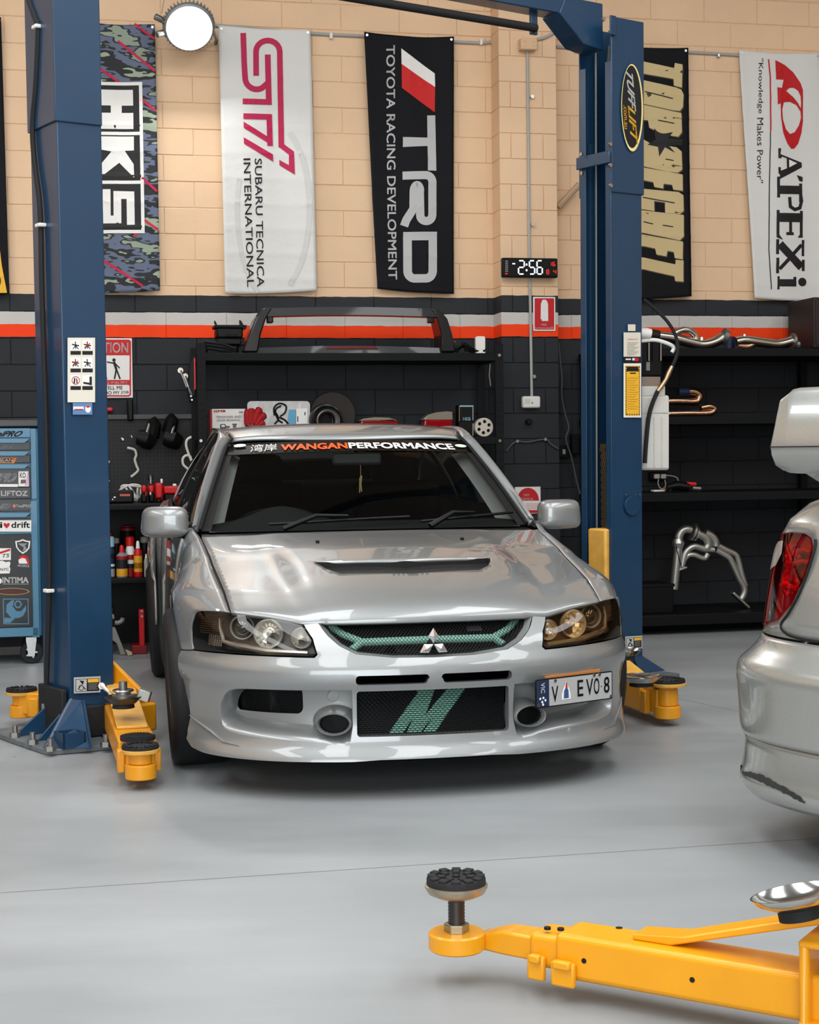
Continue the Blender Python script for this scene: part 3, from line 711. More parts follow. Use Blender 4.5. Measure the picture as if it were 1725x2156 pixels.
MB().bb((-3.2, -.72, .18), (-.42, .72, .22)).build('cabin_floor', M_INT, car)
MB().grid(lambda u, v: roof(u, v) + Vector((0, 0, -.03)), 10, 10).build('headliner', M_INT, car)
mb = MB(); p = wsc(.04, .80) + Vector((-.06, 0, -.02)); mb.add([], []); 
mm = MB().box(p, (.03, .235, .062)).build('rear_view_mirror', mat('mirror_back', '#42494a', .5), car, bevel=.02)
MB().tube([p + Vector((0, 0, .02)), wsc(.04, .90) + Vector((-.02, 0, -.01))], .009, 6).build('mirror_stem', M_BLACK, mm)
q = p + Vector((.02, .015, -.03)); mb = MB(); mb.tube([q, q + Vector((0, 0, -.05))], .0015, 4); mb.tube([q + Vector((0, .003, -.05)), q + Vector((.004, -.003, -.09)), q + Vector((0, .004, -.125))], [.005, .006, .003], 5); mb.tube([q + Vector((0, -.004, -.06)), q + Vector((0, -.006, -.13))], .003, 4)
mb.build('hanging_charm', mat('pale_gold_cord', '#c9b37c', .6), mm)
# ---- door mirrors
def mirror(sg):
    out = MB(); N_ = 26
    def sh(u, v):
        t = 2 * math.pi * u; ph = -math.pi / 2 + math.pi * v
        ex = lambda c, e: math.copysign(abs(c) ** e, c)
        cy_, sy_ = ex(math.cos(ph), .5) * ex(math.cos(t), .45), ex(math.cos(ph), .5) * ex(math.sin(t), .45)
        y = .106 * cy_; z = .068 * sy_; x = .075 * ex(math.sin(ph), .75)
        y *= 1 - .12 * (z / .068 + 1) * .5 * (1 if y > 0 else .3); x -= .35 * y * (1 if y > 0 else .2)
        return Vector((-.60 + x, sg * (.893 + y), .945 + z))
    out.grid(sh, 36, 20); h = out.build('door_mirror', M_SILVER, car, ang=70)
    MB().tube([Vector((-.60, sg * .83, .895)), Vector((-.62, sg * .79, .885)), Vector((-.66, sg * .765, .905))], [.02, .022, .03], 8).build('mirror_foot', M_BLACK, h)
for sg in (1, -1): mirror(sg)
# ---- grille
GR = GRILLE + []
gout = [(a, b) for a, b in GRILLE[::-1]]; gfull = [(-a, b) for a, b in GRILLE[::-1]] + GRILLE[1:]
panel('grille_void', mat('grille_black', '#07080a', .6), car, lambda s, z: nose(s, z, -.12), gfull, (), .05)
mb = MB()
A = [nose(s, z, -.004) for s, z in gfull]; B = [nose(s * .985, z + .004, -.035) for s, z in gfull]; mb.strip(A, B); B2 = [nose(s * .985, z + .004, -.12) for s, z in gfull]
mb.build('grille_lip', M_SILVER, car, ang=60); MB().strip(B, B2).build('grille_shroud', M_GAP, car)
def clipg(s0, z0, s1, z1):
    """part of a grille wire that lies inside the opening"""
    zl = lambda s: float(np.interp(abs(s), [p[0] for p in GRILLE], [p[1] for p in GRILLE])); pts = []
    for t in np.linspace(0, 1, 33):
        s, z = s0 + (s1 - s0) * t, z0 + (z1 - z0) * t
        if abs(s) < .42 and zl(s) - .003 < z < .628: pts.append((s, z))
    return pts
mb = MB()
for k in range(-46, 47):
    for dr in (1, -1):
        s0 = k * .0135; pts = clipg(s0, .50, s0 + dr * .13, .63)
        if len(pts) > 1: mb.tube([nose(*pts[0], -.034), nose(*pts[len(pts) // 2], -.034), nose(*pts[-1], -.034)], .0011, 3, False)
setp(mb.build('grille_mesh', M_BLACK, car), kind='stuff')
mb = MB(); bar = [(-.27, .552), (0, .555), (.27, .552)]
mb.tube([nose(s, z, -.075) for s, z in bar], .0145, 10); Y = []
for sg in (1, -1):
    mb.tube([nose(sg * .255, .552, -.075), nose(sg * .33, .578, -.08), nose(sg * .40, .612, -.085)], .0135, 10); mb.tube([nose(sg * .262, .551, -.075), nose(sg * .315, .515, -.08)], .0135, 10)
mb.build('teal_strut_bar', M_TEAL, car)
# emblem: three chrome diamonds, each faceted
eb = MB(); E0 = Vector((nose(0, .56).x + .016, 0, .549))
def diamond(ang, r0, L, w):
    d = Vector((0, math.sin(ang), math.cos(ang))); n = Vector((0, math.cos(ang), -math.sin(ang))); a = E0 + d * r0; b = E0 + d * (r0 + L); m = (a + b) / 2; l, r = m + n * w, m - n * w; c = m + Vector((.011, 0, 0)); bk = Vector((-.006, 0, 0))
    eb.add([a, l, b, r, c, a + bk, l + bk, b + bk, r + bk], [(0, 1, 4), (1, 2, 4), (2, 3, 4), (3, 0, 4), (0, 1, 6, 5), (1, 2, 7, 6), (2, 3, 8, 7), (3, 0, 5, 8)])
diamond(0, .002, .056, .0175)
diamond(math.radians(120), .002, .056, .0175); diamond(math.radians(240), .002, .056, .0175)
emb = eb.build('emblem', mat('dark_chrome', '#e6e6e6', .22, .9), car, ang=5, flatsh=True)
MB().cyl(E0 + Vector((-.06, 0, 0)), E0 + Vector((-.004, 0, 0)), .012).build('emblem_stem', M_GAP, emb)
mb = MB(); p = [nose(s, z, -.062) for s, z in rrect(.155, .580, .215, .598, .002)]; mb.prism(p, (-.006, 0, 0)); mb.build('grille_badge', mat('dark_badge', '#33363a', .4), car)
# ---- intercooler with a slanted M across its rows
rows = MB(); teal = MB(); NR = 21
MP = [[(-.063, .388), (-.055, .372), (-.165, .229), (-.112, .229), (-.072, .282), (-.098, .229), (-.047, .229), (.001, .284), (-.037, .229), (.010, .229), (.128, .388), (.058, .388), (-.028, .288), (.010, .388)]]
def spans(z):
    out = []
    for P in MP:
        xs = []
        for (x0, z0), (x1, z1) in zip(P, P[1:] + P[:1]):
            if (z0 > z) != (z1 > z): xs.append(x0 + (x1 - x0) * (z - z0) / (z1 - z0))
        xs.sort(); out += [(xs[i], xs[i + 1]) for i in range(0, len(xs) - 1, 2)]
    out.sort(); mer = []
    for a, b in out:
        if mer and a <= mer[-1][1]: mer[-1] = (mer[-1][0], max(b, mer[-1][1]))
        else: mer.append((a, b))
    return mer
for k in range(NR):
    z = .229 + (.387 - .229) * (k + .5) / NR; h = .0026
    f_ = lambda s, zz, d: nose(s, zz, d)
    n_ = 14; ss = np.linspace(-.28, .275, n_ + 1)
    rows.strip([f_(s, z - h, -.045) for s in ss], [f_(s, z, -.040) for s in ss]); rows.strip([f_(s, z, -.040) for s in ss], [f_(s, z + h, -.045) for s in ss])
    for a, b in spans(z):
        ss2 = np.linspace(a, b, 4); teal.strip([f_(s, z - h, -.0425) for s in ss2], [f_(s, z, -.037) for s in ss2]); teal.strip([f_(s, z, -.037) for s in ss2], [f_(s, z + h, -.0425) for s in ss2])
MB().grid(lambda u, v: nose(-.285 + .565 * u, .222 + .170 * v, -.05), 12, 4).build('intercooler', mat('intercooler_core', '#0c0d0f', .5), car)
ic = rows.build('intercooler_fins', mat('intercooler_black', '#17191b', .45), car)
teal.build('fin_lettering', M_TEAL, ic)
mb = MB()
for k in range(-38, 39):
    for dr in (1, -1):
        pts = [(s, z) for t in np.linspace(0, 1, 17) for s, z in [(k * .017 + dr * .16 * t, .226 + .164 * t)] if -.28 < s < .275]
        if len(pts) > 1: mb.tube([nose(*pts[0], -.030), nose(*pts[-1], -.030)], .0008, 3, False)
setp(mb.build('lower_grille_mesh', M_BLACK, car), kind='stuff')
# ---- headlamps
for sg in (1, -1):
    f = (lambda l: l) if sg > 0 else mir
    hl = panel('headlamp', mat('lamp_housing' if sg < 0 else 'lamp_housing_amber', '#45423e' if sg < 0 else '#4d3725', .35, .3), car, lambda s, z: nose(s, z, -.075), f(HEADLAMP), (), .03)
    mb = MB(); A = [nose(s, z, .0) for s, z in f(HEADLAMP)]; B = [nose(s, z, -.078) for s, z in f(HEADLAMP)]; mb.strip(A + A[:1], B + B[:1]); mb.build('lamp_rim', M_GAP, hl)
    panel('lens', M_LENS if sg < 0 else clear_mat('amber_stained_lens', (.86, .68, .46), .02), hl, lambda s, z: nose(s, z, .002 + .006 * math.sin(math.pi * min(1, max(0, (z - .51) / .14)))), f(HEADLAMP), (), .03)
    for s, z, r, kind in ((.774, .603, .042, 'proj'), (.645, .584, .050, 'refl'), (.497, .571, .036, 'refl')):
        c = nose(sg * s, z, -.055); nx = plan_at(sg * s); d = Vector((1, nx[3] * .35, 0)).normalized(); u_, w_ = axes(d); Mx = Matrix(((u_.x, w_.x, d.x, c.x), (u_.y, w_.y, d.y, c.y), (u_.z, w_.z, d.z, c.z), (0, 0, 0, 1)))
        mb = MB(); mb.lathe([(r * 1.0, -.005), (r * 1.10, .014), (r * 1.02, .022), (r * .93, .012)], 28, Mx); ring = mb.build('lamp_ring', mat('satin_chrome', '#c6c4be', .3, .5), hl, ang=60)
        if kind == 'proj':
            MB().lathe([(.001, .026), (r * .3, .024), (r * .6, .017), (r * .8, .006), (r * .95, -.004)], 24, Mx).build('projector_lens', mat('projector_glass', '#2c2a27', .05, 0, coat=1), hl, ang=80)
        else:
            MB().lathe([(r * .95, .012), (r * .75, -.008), (r * .45, -.016), (r * .22, -.018)], 14, Mx).build('reflector', mat('reflector_silver', '#dedbd3', .18, .75), hl, ang=8)
            MB().lathe([(.001, .014), (r * .16, .012), (r * .22, 0), (r * .22, -.018)], 12, Mx).build('bulb', mat('bulb_glass', '#d8d4cc', .1, .6), hl)
    mb = MB()
    for k in range(9): mb.tube([nose(sg * .86, .575 + .008 * k, -.03), nose(sg * .992, .575 + .008 * k, -.02)], .0022, 4)
    mb.build('side_ribs', mat('rib_bronze', '#6b5536', .35, .8), hl)
    mb = MB()
    for i in range(7):
        for j in range(5): mb.add([nose(sg * (.87 + .014 * i + q), .528 + .008 * j + w, -.045 + (.004 if (q + w) < .006 else 0)) for q, w in ((0, 0), (.013, 0), (.013, .0075), (0, .0075))], [(0, 1, 2, 3)])
    mb.build('indicator_reflector', mat('indicator_silver', '#ddd3c4', .22, .8), hl, flatsh=True, recalc=False)
    mb = MB(); mb.tube([nose(sg * s, z, -.03) for s, z in ((.46, .522), (.62, .526), (.76, .540), (.84, .552), (.872, .60), (.885, .632))], [.009, .012, .012, .009, .006, .002], 8); mb.build('bezel_trim', mat('satin_trim', '#b7b4ad', .25, .85), hl)
# ---- wheels
def wheel(x, sg, yo):
    Mx = Matrix.Translation((x, sg * yo, RW - .004)) @ Matrix.Rotation(sg * math.radians(-2.2), 4, 'X') @ Matrix.Rotation(-sg * math.pi / 2, 4, 'X')
    mb = MB(); w = .118; mb.lathe([(.222, -w + .02), (.245, -w), (.285, -w), (.305, -w + .012), (.316, -w + .035), (.318, 0), (.316, w - .035), (.305, w - .012), (.285, w), (.245, w), (.222, w - .02)], 48, Mx)
    ty = mb.build('tyre', M_TYRE, car, ang=50)
    mb = MB(); mb.lathe([(.225, -w + .02), (.235, w - .014), (.226, w - .006), (.215, w - .012), (.205, w - .04), (.19, -.02)], 40, Mx); mb.lathe([(.001, w - .02), (.03, w - .02), (.04, w - .035), (.075, w - .045), (.075, w - .1)], 20, Mx)
    for k in range(10):
        t = 2 * math.pi * k / 10; R_ = Mx @ Matrix.Rotation(t, 4, 'Z')
        mb.prism([(.05, -.016, w - .03), (.215, -.012, w - .018), (.215, .012, w - .018), (.05, .016, w - .03)], (0, 0, -.03), R_)
    mb.build('wheel_rim', M_RIM, ty, ang=40)
    mb = MB(); mb.lathe([(.001, -.01), (.16, -.01), (.165, -.03), (.001, -.03)], 28, Mx); mb.build('brake_disc', M_DULL, ty)
for x in (0, -WB):
    for sg in (1, -1): wheel(x, sg, .795 if x == 0 else .80)
# ---- number plate across the duct
pc = nose(.535, .358, .03); nn = (nose(.70, .36, .02) - nose(.36, .36, .02)).normalized(); pu = Vector((nn.x, nn.y, -.0)); pv = Vector((0, 0, 1)); pn = pu.cross(pv)
if pn.x < 0: pn = -pn
def plate(u, v, d=0.): return pc + pu * (u - .5) * .372 + pv * (v - .5) * .104 + pn * d
mb = MB(); mb.prism([plate(u, v, -.004) for u, v in rrect(0, 0, 1, 1, .03)], pn * .006)
pt = mb.build('number_plate', mat('plate_black_edge', '#101114', .4), car)
def pflat(name, polys, m, d): return MB().flat([[plate(u, v, d) for u, v in q] for q in polys]).build(name, m, pt, recalc=False, flatsh=True)
pflat('plate_face', [[(.012, .04), (.988, .04), (.988, .96), (.012, .96)]], mat('plate_silver', '#a9aaa8', .5), .0028)
pflat('plate_band', [[(.012, .04), (.165, .04), (.165, .96), (.012, .96)]], mat('plate_navy', '#1b2a4a', .5), .0034)
lettering('plate_lettering', 'VIC', M_WPRINT, pt, lambda u, v: plate(.060 + .05 * v, .88 - .36 * u, .004), .02)
for i, (a, b) in enumerate(((.05, .33), (.075, .21), (.09, .35), (.115, .26), (.085, .12))): pflat('plate_star', [[(a + .014 * math.cos(t), b + .05 * math.sin(t)) for t in np.linspace(0, 6.283, 6)[:-1]]], M_WPRINT, .004)
lettering('plate_lettering', 'V', M_BPRINT, pt, lambda u, v: plate(.195 + .085 * u, .16 + .55 * v, .0045), .01)
for u0, ch in ((.53, 'E'), (.645, 'V'), (.745, 'O'), (.88, '8')):
    lettering('plate_lettering', ch, M_BPRINT, pt, lambda u, v: plate(u0 + (.075 if ch != 'V' else .09) * u, .24 + .58 * v, .0045), .012)
pflat('plate_dot', [[(.845 + .007 * math.cos(t), .50 + .026 * math.sin(t)) for t in np.linspace(0, 6.283, 9)[:-1]]], M_BPRINT, .0045)
pflat('plate_crest', [[(.325, .20), (.44, .20), (.44, .38), (.42, .58), (.395, .72), (.382, .86), (.37, .72), (.345, .58), (.325, .40)]], M_WPRINT, .004)
pflat('plate_crest', [[(.35, .24), (.415, .24), (.41, .52), (.383, .66), (.355, .5)]], mat('crest_blue', '#35507e', .5), .0047)
pflat('plate_crest', [[(.372, .60), (.40, .60), (.39, .80), (.380, .80)]], M_RPRINT, .005)
for u0, v0 in ((.24, .90), (.82, .93), (.03, .1), (.97, .1), (.75, .93)): MB().cyl(plate(u0, v0, .002), plate(u0, v0, .007), .006, n=10).build('plate_screw', M_STEEL, pt)
MB().prism([plate(u, v, -.02) for u, v in ((.16, 1.0), (.86, 1.0), (.86, 1.1), (.16, 1.06))], pn * .012).build('plate_backing_strip', mat('orange_ply', '#b9763a', .6), pt)
MB().tube([plate(.3, .5, -.01), plate(.3, .4, -.09)], .015, 6).build('plate_bracket', M_BLACK, pt)
# black panel gaps drawn as thin recessed beads
for sg in (1, -1):
    mb = MB(); mb.tube([Vector((p.x, sg * (p.y - .003), p.z - .010)) for p in SEAM[:-1]], .0045, 5, False)
    mb.tube([Vector((p.x, sg * p.y, p.z - .004)) for p in [nose(s, z, -.007) for s, z in ((1.125, .4965), (1.06, .502), (1.0, .508))]], .0035, 5, False)
    mb.build('panel_gap', M_GAP, car)

# ------------------------------------------------------------------ two-post lift
M_BLUE = mat('blue_lift_paint', '#163956', .36, var=.08, vscale=3, coat=.25)
M_YEL = mat('yellow_lift_paint', '#dd9410', .4, var=.07, vscale=5, coat=.2)
M_YWORN = mat('worn_yellow_paint', '#dba548', .55, var=.12, vscale=14)
TH = math.radians(34.53)
_a = Vector((math.cos(TH), math.sin(TH), 0)); _b = Vector((math.sin(TH), -math.cos(TH), 0))
M_L = frame(Vector((-1.465, 6.892, 0)) + _a * .1 - _b * .15, TH); SPAN = 3.093
lift = thing('vehicle_lift', 'blue two-post lift with overhead beam and yellow arms, standing round the silver sedan', 'lift', M_L)
LI = M_L.inverted()
def fl(px, py, z=0.): return LI @ Vector(floor_at(px, py, z))
flpl = lplane(M_L, (0, -.158, 0), (0, -1, 0))          # front flange face, both columns
web = lplane(M_L, (-.108, 0, 0), (-1, 0, 0))           # outer face of the left column
def lean(px0, px1, x):
    a = flpl(*px0); b = flpl(*px1); return (b.x - a.x) / (b.z - a.z)
KL = lean((145, 1475), (116, 252), -.1); KR = lean((1291, 1110), (1289, 402), 3.0)
def channel(x0, sg, z0, z1, k, g=0., far=.15, wo=.1):
    """C section: web on the outer side, two flanges pointing to the other post"""
    t = .012 if not g else .010; o = g; w, h, H = wo + o, .15 + o, far + o; e = .105
    P = [(-w, -h), (e, -h), (e, -h + t), (-w + t, -h + t), (-w + t, H - t), (e, H - t), (e, H), (-w, H)]
    P = [Vector((x0 + sg * q[0] + k * z0, q[1], z0)) for q in P]
    return MB().prism(P, (k * (z1 - z0), 0, z1 - z0))
ZSL = flpl(116, 254).z; ZSR = flpl(1290, 404).z
channel(0, 1, .02, ZSL + .3, KL).build('column', M_BLUE, lift, bevel=.006)
channel(SPAN, -1, .02, ZSR + .3, KR, 0, .10, .118).build('column', M_BLUE, lift, bevel=.006)
ztop = flpl(1320, 40).z
sl = channel(0, 1, ZSL, ztop, KL, .009).build('column_sleeve', M_BLUE, lift, bevel=.004)
sr = channel(SPAN, -1, ZSR, ztop, KR, .009, .10, .118).build('column_sleeve', M_BLUE, lift, bevel=.004)
# channel lips of the right post and strap across its mouth
xm = SPAN - .105
for y in (-.15, .10):
    s_ = 1 if y < 0 else -1; MB().prism([Vector((xm + KR * .1, y, .1)), Vector((xm + KR * .1, y + s_ * .045, .1)), Vector((xm + KR * .1 + .01, y + s_ * .045, .1)), Vector((xm + KR * .1 + .01, y, .1))], (KR * 3.2, 0, 3.2)).build('column_lip', M_BLUE, lift, bevel=.003)
mouth = lplane(M_L, (xm - .006, 0, 0), (-1, 0, 0))
zs = (mouth(1258, 322).z + mouth(1258, 347).z) / 2
MB().bb((xm - .02 + KR * zs, -.16, zs - .033), (xm - .008 + KR * zs, .11, zs + .033)).build('cross_strap', M_BLUE, sr, bevel=.004)
def bolt(px, py, pl, parent, r=.011, m=M_STEEL):
    p = pl(px, py); n = pl.I.to_3x3() @ Vector(pl.N); MB().cyl(p, p + n * .010, r, n=8).build('bolt', m, parent, flatsh=True)
for px, py in ((1284, 304), (1284, 348), (1285, 391)): bolt(px, py, flpl, sr)
for px, py in ((1226, 325), (1227, 365)): bolt(px, py, mouth, sr)
for px, py in ((105, 132), (106, 187), (64, 160), (66, 212)): bolt(px, py, web, sl)
# guts of the right post: lifting cables, leaf chain, yellow carriage
for px, r in ((1252, .007), (1279, .008)):
    p = lplane(M_L, (SPAN - .02, 0, 0), (-1, 0, 0)); a = p(px, 700); MB().tube([Vector((a.x + KR * .6, a.y, .6)), Vector((a.x + KR * 3.9, a.y, ztop - .12))], r, 6).build('lift_cable', M_DULL, lift)
cp = lplane(M_L, (SPAN - .03, 0, 0), (-1, 0, 0)); ch = MB(); c0 = cp(1273, 935); c1 = cp(1273, 1120); n_ = 24
M_CHAIN = mat('chain_brass', '#a98f6c', .4, .9)
for k in range(n_):
    z = c0.z + (c1.z - c0.z) * (k + .5) / n_; y = c0.y + (.008 if k < 2 else 0)
    for q in (-.014, 0, .014): ch.box((c0.x, y + q + (.006 if k % 2 else 0), z), (.016, .005, (c0.z - c1.z) / n_ * 1.1))
chn = ch.build('lift_chain', M_CHAIN, lift); setp(chn, kind='stuff')
q0 = mouth(1242, 1112); q1 = mouth(1289, 1250)
mb = MB().bb((xm - .022, -.128, .14), (xm + .10, q0.y, q0.z)); cr = mb.build('carriage', M_YWORN, lift, bevel=.012)
MB().bb((.01, -.135, .14), (.10, .135, q0.z)).build('carriage', M_YEL, lift, bevel=.012)
# overhead beam, corner brackets, padded cut-off bar
bp = lplane(M_L, (0, 0, 0), (0, -1, 0)); zb0 = bp(1187, 38).z; zb1 = bp(1222, 13).z
bm = MB().bb((-.02 + KL * 3.6, -.06, zb0), (SPAN - .20, .06, zb1)).build('overhead_beam', M_BLUE, lift, bevel=.006)
for x0, sg, k in ((SPAN, -1, KR), (0, 1, KL)):
    xx = x0 + sg * .09 + k * zb0
    P = [Vector((xx, -.075, zb1 + .01)), Vector((xx + sg * .26, -.075, zb1 + .01)), Vector((xx + sg * .30, -.075, zb0)), Vector((xx + sg * .14, -.075, zb0 - .14)), Vector((xx, -.075, zb0 - .16))]
    MB().prism(P, (0, .15, 0)).build('corner_bracket', M_BLUE, bm, bevel=.005)
    MB().bb((x0 + sg * .085 + k * zb0, -.175, zb0 - .10), (x0 + sg * .125 + k * zb0, -.165, min(zb1, ztop) - .0)).build('end_plate', M_BLUE, bm, bevel=.003)
for px, py in ((1270, 41), (1287, 40), (1287, 58), (1284, 68)): bolt(px, py, flpl, bm, .012)
ra = bp(1124, 61); rb = bp(770, 3); d = (rb - ra); e = ra + d * ((ra.x - .35) / (ra.x - rb.x))
MB().tube([Vector((ra.x, -.02, ra.z)), Vector((e.x, -.02, e.z))], .021, 14).build('padded_bar', M_RUBBER, bm)
for p in (ra, e): MB().bb((p.x - .022, -.008, p.z - .03), (p.x + .022, .012, zb0 + .02)).build('bar_hanger', M_BLUE, bm, bevel=.004)
# ---- feet
def plate_poly(P): return MB().prism([Vector((p.x, p.y, .002)) for p in P], (0, 0, .022))
PL = [fl(19, 1564), fl(94, 1590), fl(111, 1591), fl(254, 1578)]; u = (PL[3] - PL[2]); 
back = [Vector((p.x, .30, 0)) for p in (PL[3], PL[0])]
bpl = plate_poly(PL + [Vector((PL[3].x + .02, .30, 0)), Vector((PL[0].x, .30, 0))]).build('base_plate', mat('worn_grey_blue', '#6c7377', .55, .3, var=.2, vscale=20), lift, bevel=.003)
bpr = MB().bb((SPAN - .30, -.33, .002), (SPAN + .22, .30, .024)).build('base_plate', MATS['worn_grey_blue'], lift, bevel=.003)
for px, py in ((32, 1552), (69, 1567), (106, 1581), (223, 1572)):
    p = fl(px, py, .024); mb = MB().cyl((p.x, p.y, .024), (p.x, p.y, .045), .024, n=6).cyl((p.x, p.y, .045), (p.x, p.y, .075), .012, n=10); mb.build('anchor_bolt', M_DULL, bpl)
p = fl(1412, 1453, .024); MB().cyl((p.x, p.y, .024), (p.x, p.y, .045), .024, n=6).cyl((p.x, p.y, .045), (p.x, p.y, .08), .012, n=10).build('anchor_bolt', M_DULL, bpr)
def gusset(T0, T1, B0, B1, t=(0, .012, 0)):
    return MB().prism([T0, T1, B1, B0], t)
t0, t1 = flpl(147, 1471), flpl(173, 1473); b0 = fl(92, 1576, .024); b1 = fl(190, 1576, .024)
g = gusset(t0, t1, b0, b1).build('gusset', M_BLUE, lift, bevel=.003)
mb = MB()
for T, B in ((t0, b0), (t1, b1)): mb.prism([T, B, Vector((T.x, -.155, .024))], (.012, 0, 0))
mb.build('gusset_cheek', M_BLUE, g)
tw = web(93, 1471); bw = fl(44, 1558, .024)
MB().prism([Vector((-.10, .05, tw.z)), Vector((bw.x, .05, .024)), Vector((-.10, .05, .024))], (0, .012, 0)).build('gusset', M_BLUE, lift, bevel=.003)
MB().prism([Vector((-.10, -.12, tw.z)), Vector((bw.x * .85, -.12, .024)), Vector((-.10, -.12, .024))], (0, .012, 0)).build('gusset', M_BLUE, lift, bevel=.003)
tr = flpl(1357, 1375); br = fl(1392, 1447, .024)
MB().prism([Vector((SPAN + .095, -.14, tr.z)), Vector((SPAN + .24, -.20, .024)), Vector((SPAN + .06, -.20, .024)), Vector((SPAN + .05, -.14, tr.z))], (0, .012, 0)).build('gusset', M_BLUE, lift, bevel=.003)
MB().prism([Vector((SPAN + .10, -.10, tr.z)), Vector((SPAN + .25, -.10, .024)), Vector((SPAN + .10, -.10, .024))], (0, .012, 0)).build('gusset', M_BLUE, lift, bevel=.003)
# square socket and black guards at the left foot
s0 = fl(148, 1577, .024); mb = MB(); w = .05
for (ax, ay, bx, by) in ((-w, -w, w, -w + .008), (-w, w - .008, w, w), (-w, -w, -w + .008, w), (w - .008, -w, w, w)): mb.bb((s0.x + .02 + ax, s0.y + .05 + ay, .024), (s0.x + .02 + bx, s0.y + .05 + by, .088))
mb.build('socket', M_BLUE, lift)
q0 = flpl(177, 1486); q1 = flpl(233, 1566); MB().bb((q0.x, -.185, .026), (q1.x, -.158, q0.z)).build('rubber_guard', M_RUBBER, lift, bevel=.006)
MB().bb((-.135, -.14, .026), (-.110, .13, .235)).build('rubber_guard', M_RUBBER, lift, bevel=.006)
# ---- hydraulic hose down the left post
hp = [web(*q) for q in ((64, -40), (68, 0), (84, 45), (88, 60), (83, 178), (76, 267), (80, 341), (92, 445), (96, 623), (104, 880), (110, 1150), (111, 1240), (105, 1440), (103, 1480))]
hs = MB().tube([p + Vector((-.016, 0, 0)) for p in bez(hp, 5)], .0125, 8).build('hydraulic_hose', M_RUBBER, lift)
for px, py in ((87, 58), (94, 475), (111, 1243)): p = web(px, py); MB().box(p + Vector((-.018, 0, 0)), (.036, .05, .016)).build('hose_clip', M_WHITE, hs, bevel=.004)
p = web(103, 1480); MB().tube([p + Vector((-.016, 0, 0)), web(103, 1500) + Vector((-.016, 0, 0))], .017, 10).build('hose_ferrule', M_STEEL, hs)
MB().tube([web(103, 1500) + Vector((-.016, 0, 0)), web(103, 1548) + Vector((-.03, 0, 0))], .013, 10).build('hose_fitting', mat('dull_brass', '#9b8a66', .4, .9), hs)
# ---- safety labels
def sheet(name, m, x0, y0, x1, y1, pl, parent, eps=.0015): return pmark(name, [[(x0, y0), (x1, y0), (x1, y1), (x0, y1)]], m, parent, pl, eps)
M_CREAM = mat('aged_label', '#d9d5c6', .6)
lb = sheet('instruction_label', M_CREAM, 142, 711, 200, 847, flpl, lift)
for r in range(3):
    for c in range(2):
        x, y = 148 + 25 * c, 716 + 37 * r
        sheet('pictogram_frame', M_WPRINT, x, y, x + 21, y + 22, flpl, lb, .002); sheet('caption_bar', M_BPRINT, x, y + 23, x + 22, y + 31, flpl, lb, .002)
        k = r * 2 + c; M_ = M_BPRINT
        if k in (0, 1, 2, 3):
            pmark('pictogram', stroke([(x + 3, y + 9), (x + 18, y + 12)], 2.5) + stroke([(x + 10, y + 3), (x + 11, y + 18)], 2) + stroke([(x + 10, y + 12), (x + 5, y + 19)], 1.6) + stroke([(x + 11, y + 12), (x + 17, y + 19)], 1.6), M_, lb, flpl, .0028)
            if k in (1, 2): pmark('pictogram', stroke([(x + 4, y + 16), (x + 16, y + 7)], 2), M_RPRINT, lb, flpl, .0032)
        elif k == 4: pmark('pictogram', stroke(ellipse(x + 11, y + 11, 8, 8, 18), 1.6, True), M_RPRINT, lb, flpl, .0028); pmark('pictogram', stroke([(x + 8, y + 17), (x + 9, y + 6)], 3) + stroke([(x + 14, y + 17), (x + 13, y + 7)], 2.4), M_, lb, flpl, .0026)
        else: pmark('pictogram', [[(x + 15, y + 3), (x + 20, y + 3), (x + 20, y + 21), (x + 15, y + 21)], [(x + 2, y + 14), (x + 15, y + 16), (x + 15, y + 20), (x + 2, y + 18)]], M_, lb, flpl, .0028)
sb = sheet('small_sticker', mat('faded_blue_print', '#5c7fae', .6), 153, 848, 194, 873, flpl, lift)
sheet('sticker_stripe', M_WPRINT, 154, 856, 176, 863, flpl, sb, .002); sheet('sticker_stripe', M_RPRINT, 156, 861, 175, 863, flpl, sb, .0025); pmark('sticker_figure', [ellipse(185, 861, 6, 8, 14)], M_WPRINT, sb, flpl, .002); pmark('sticker_figure', [ellipse(185, 856, 4, 2.5, 10)], M_RPRINT, sb, flpl, .0025)
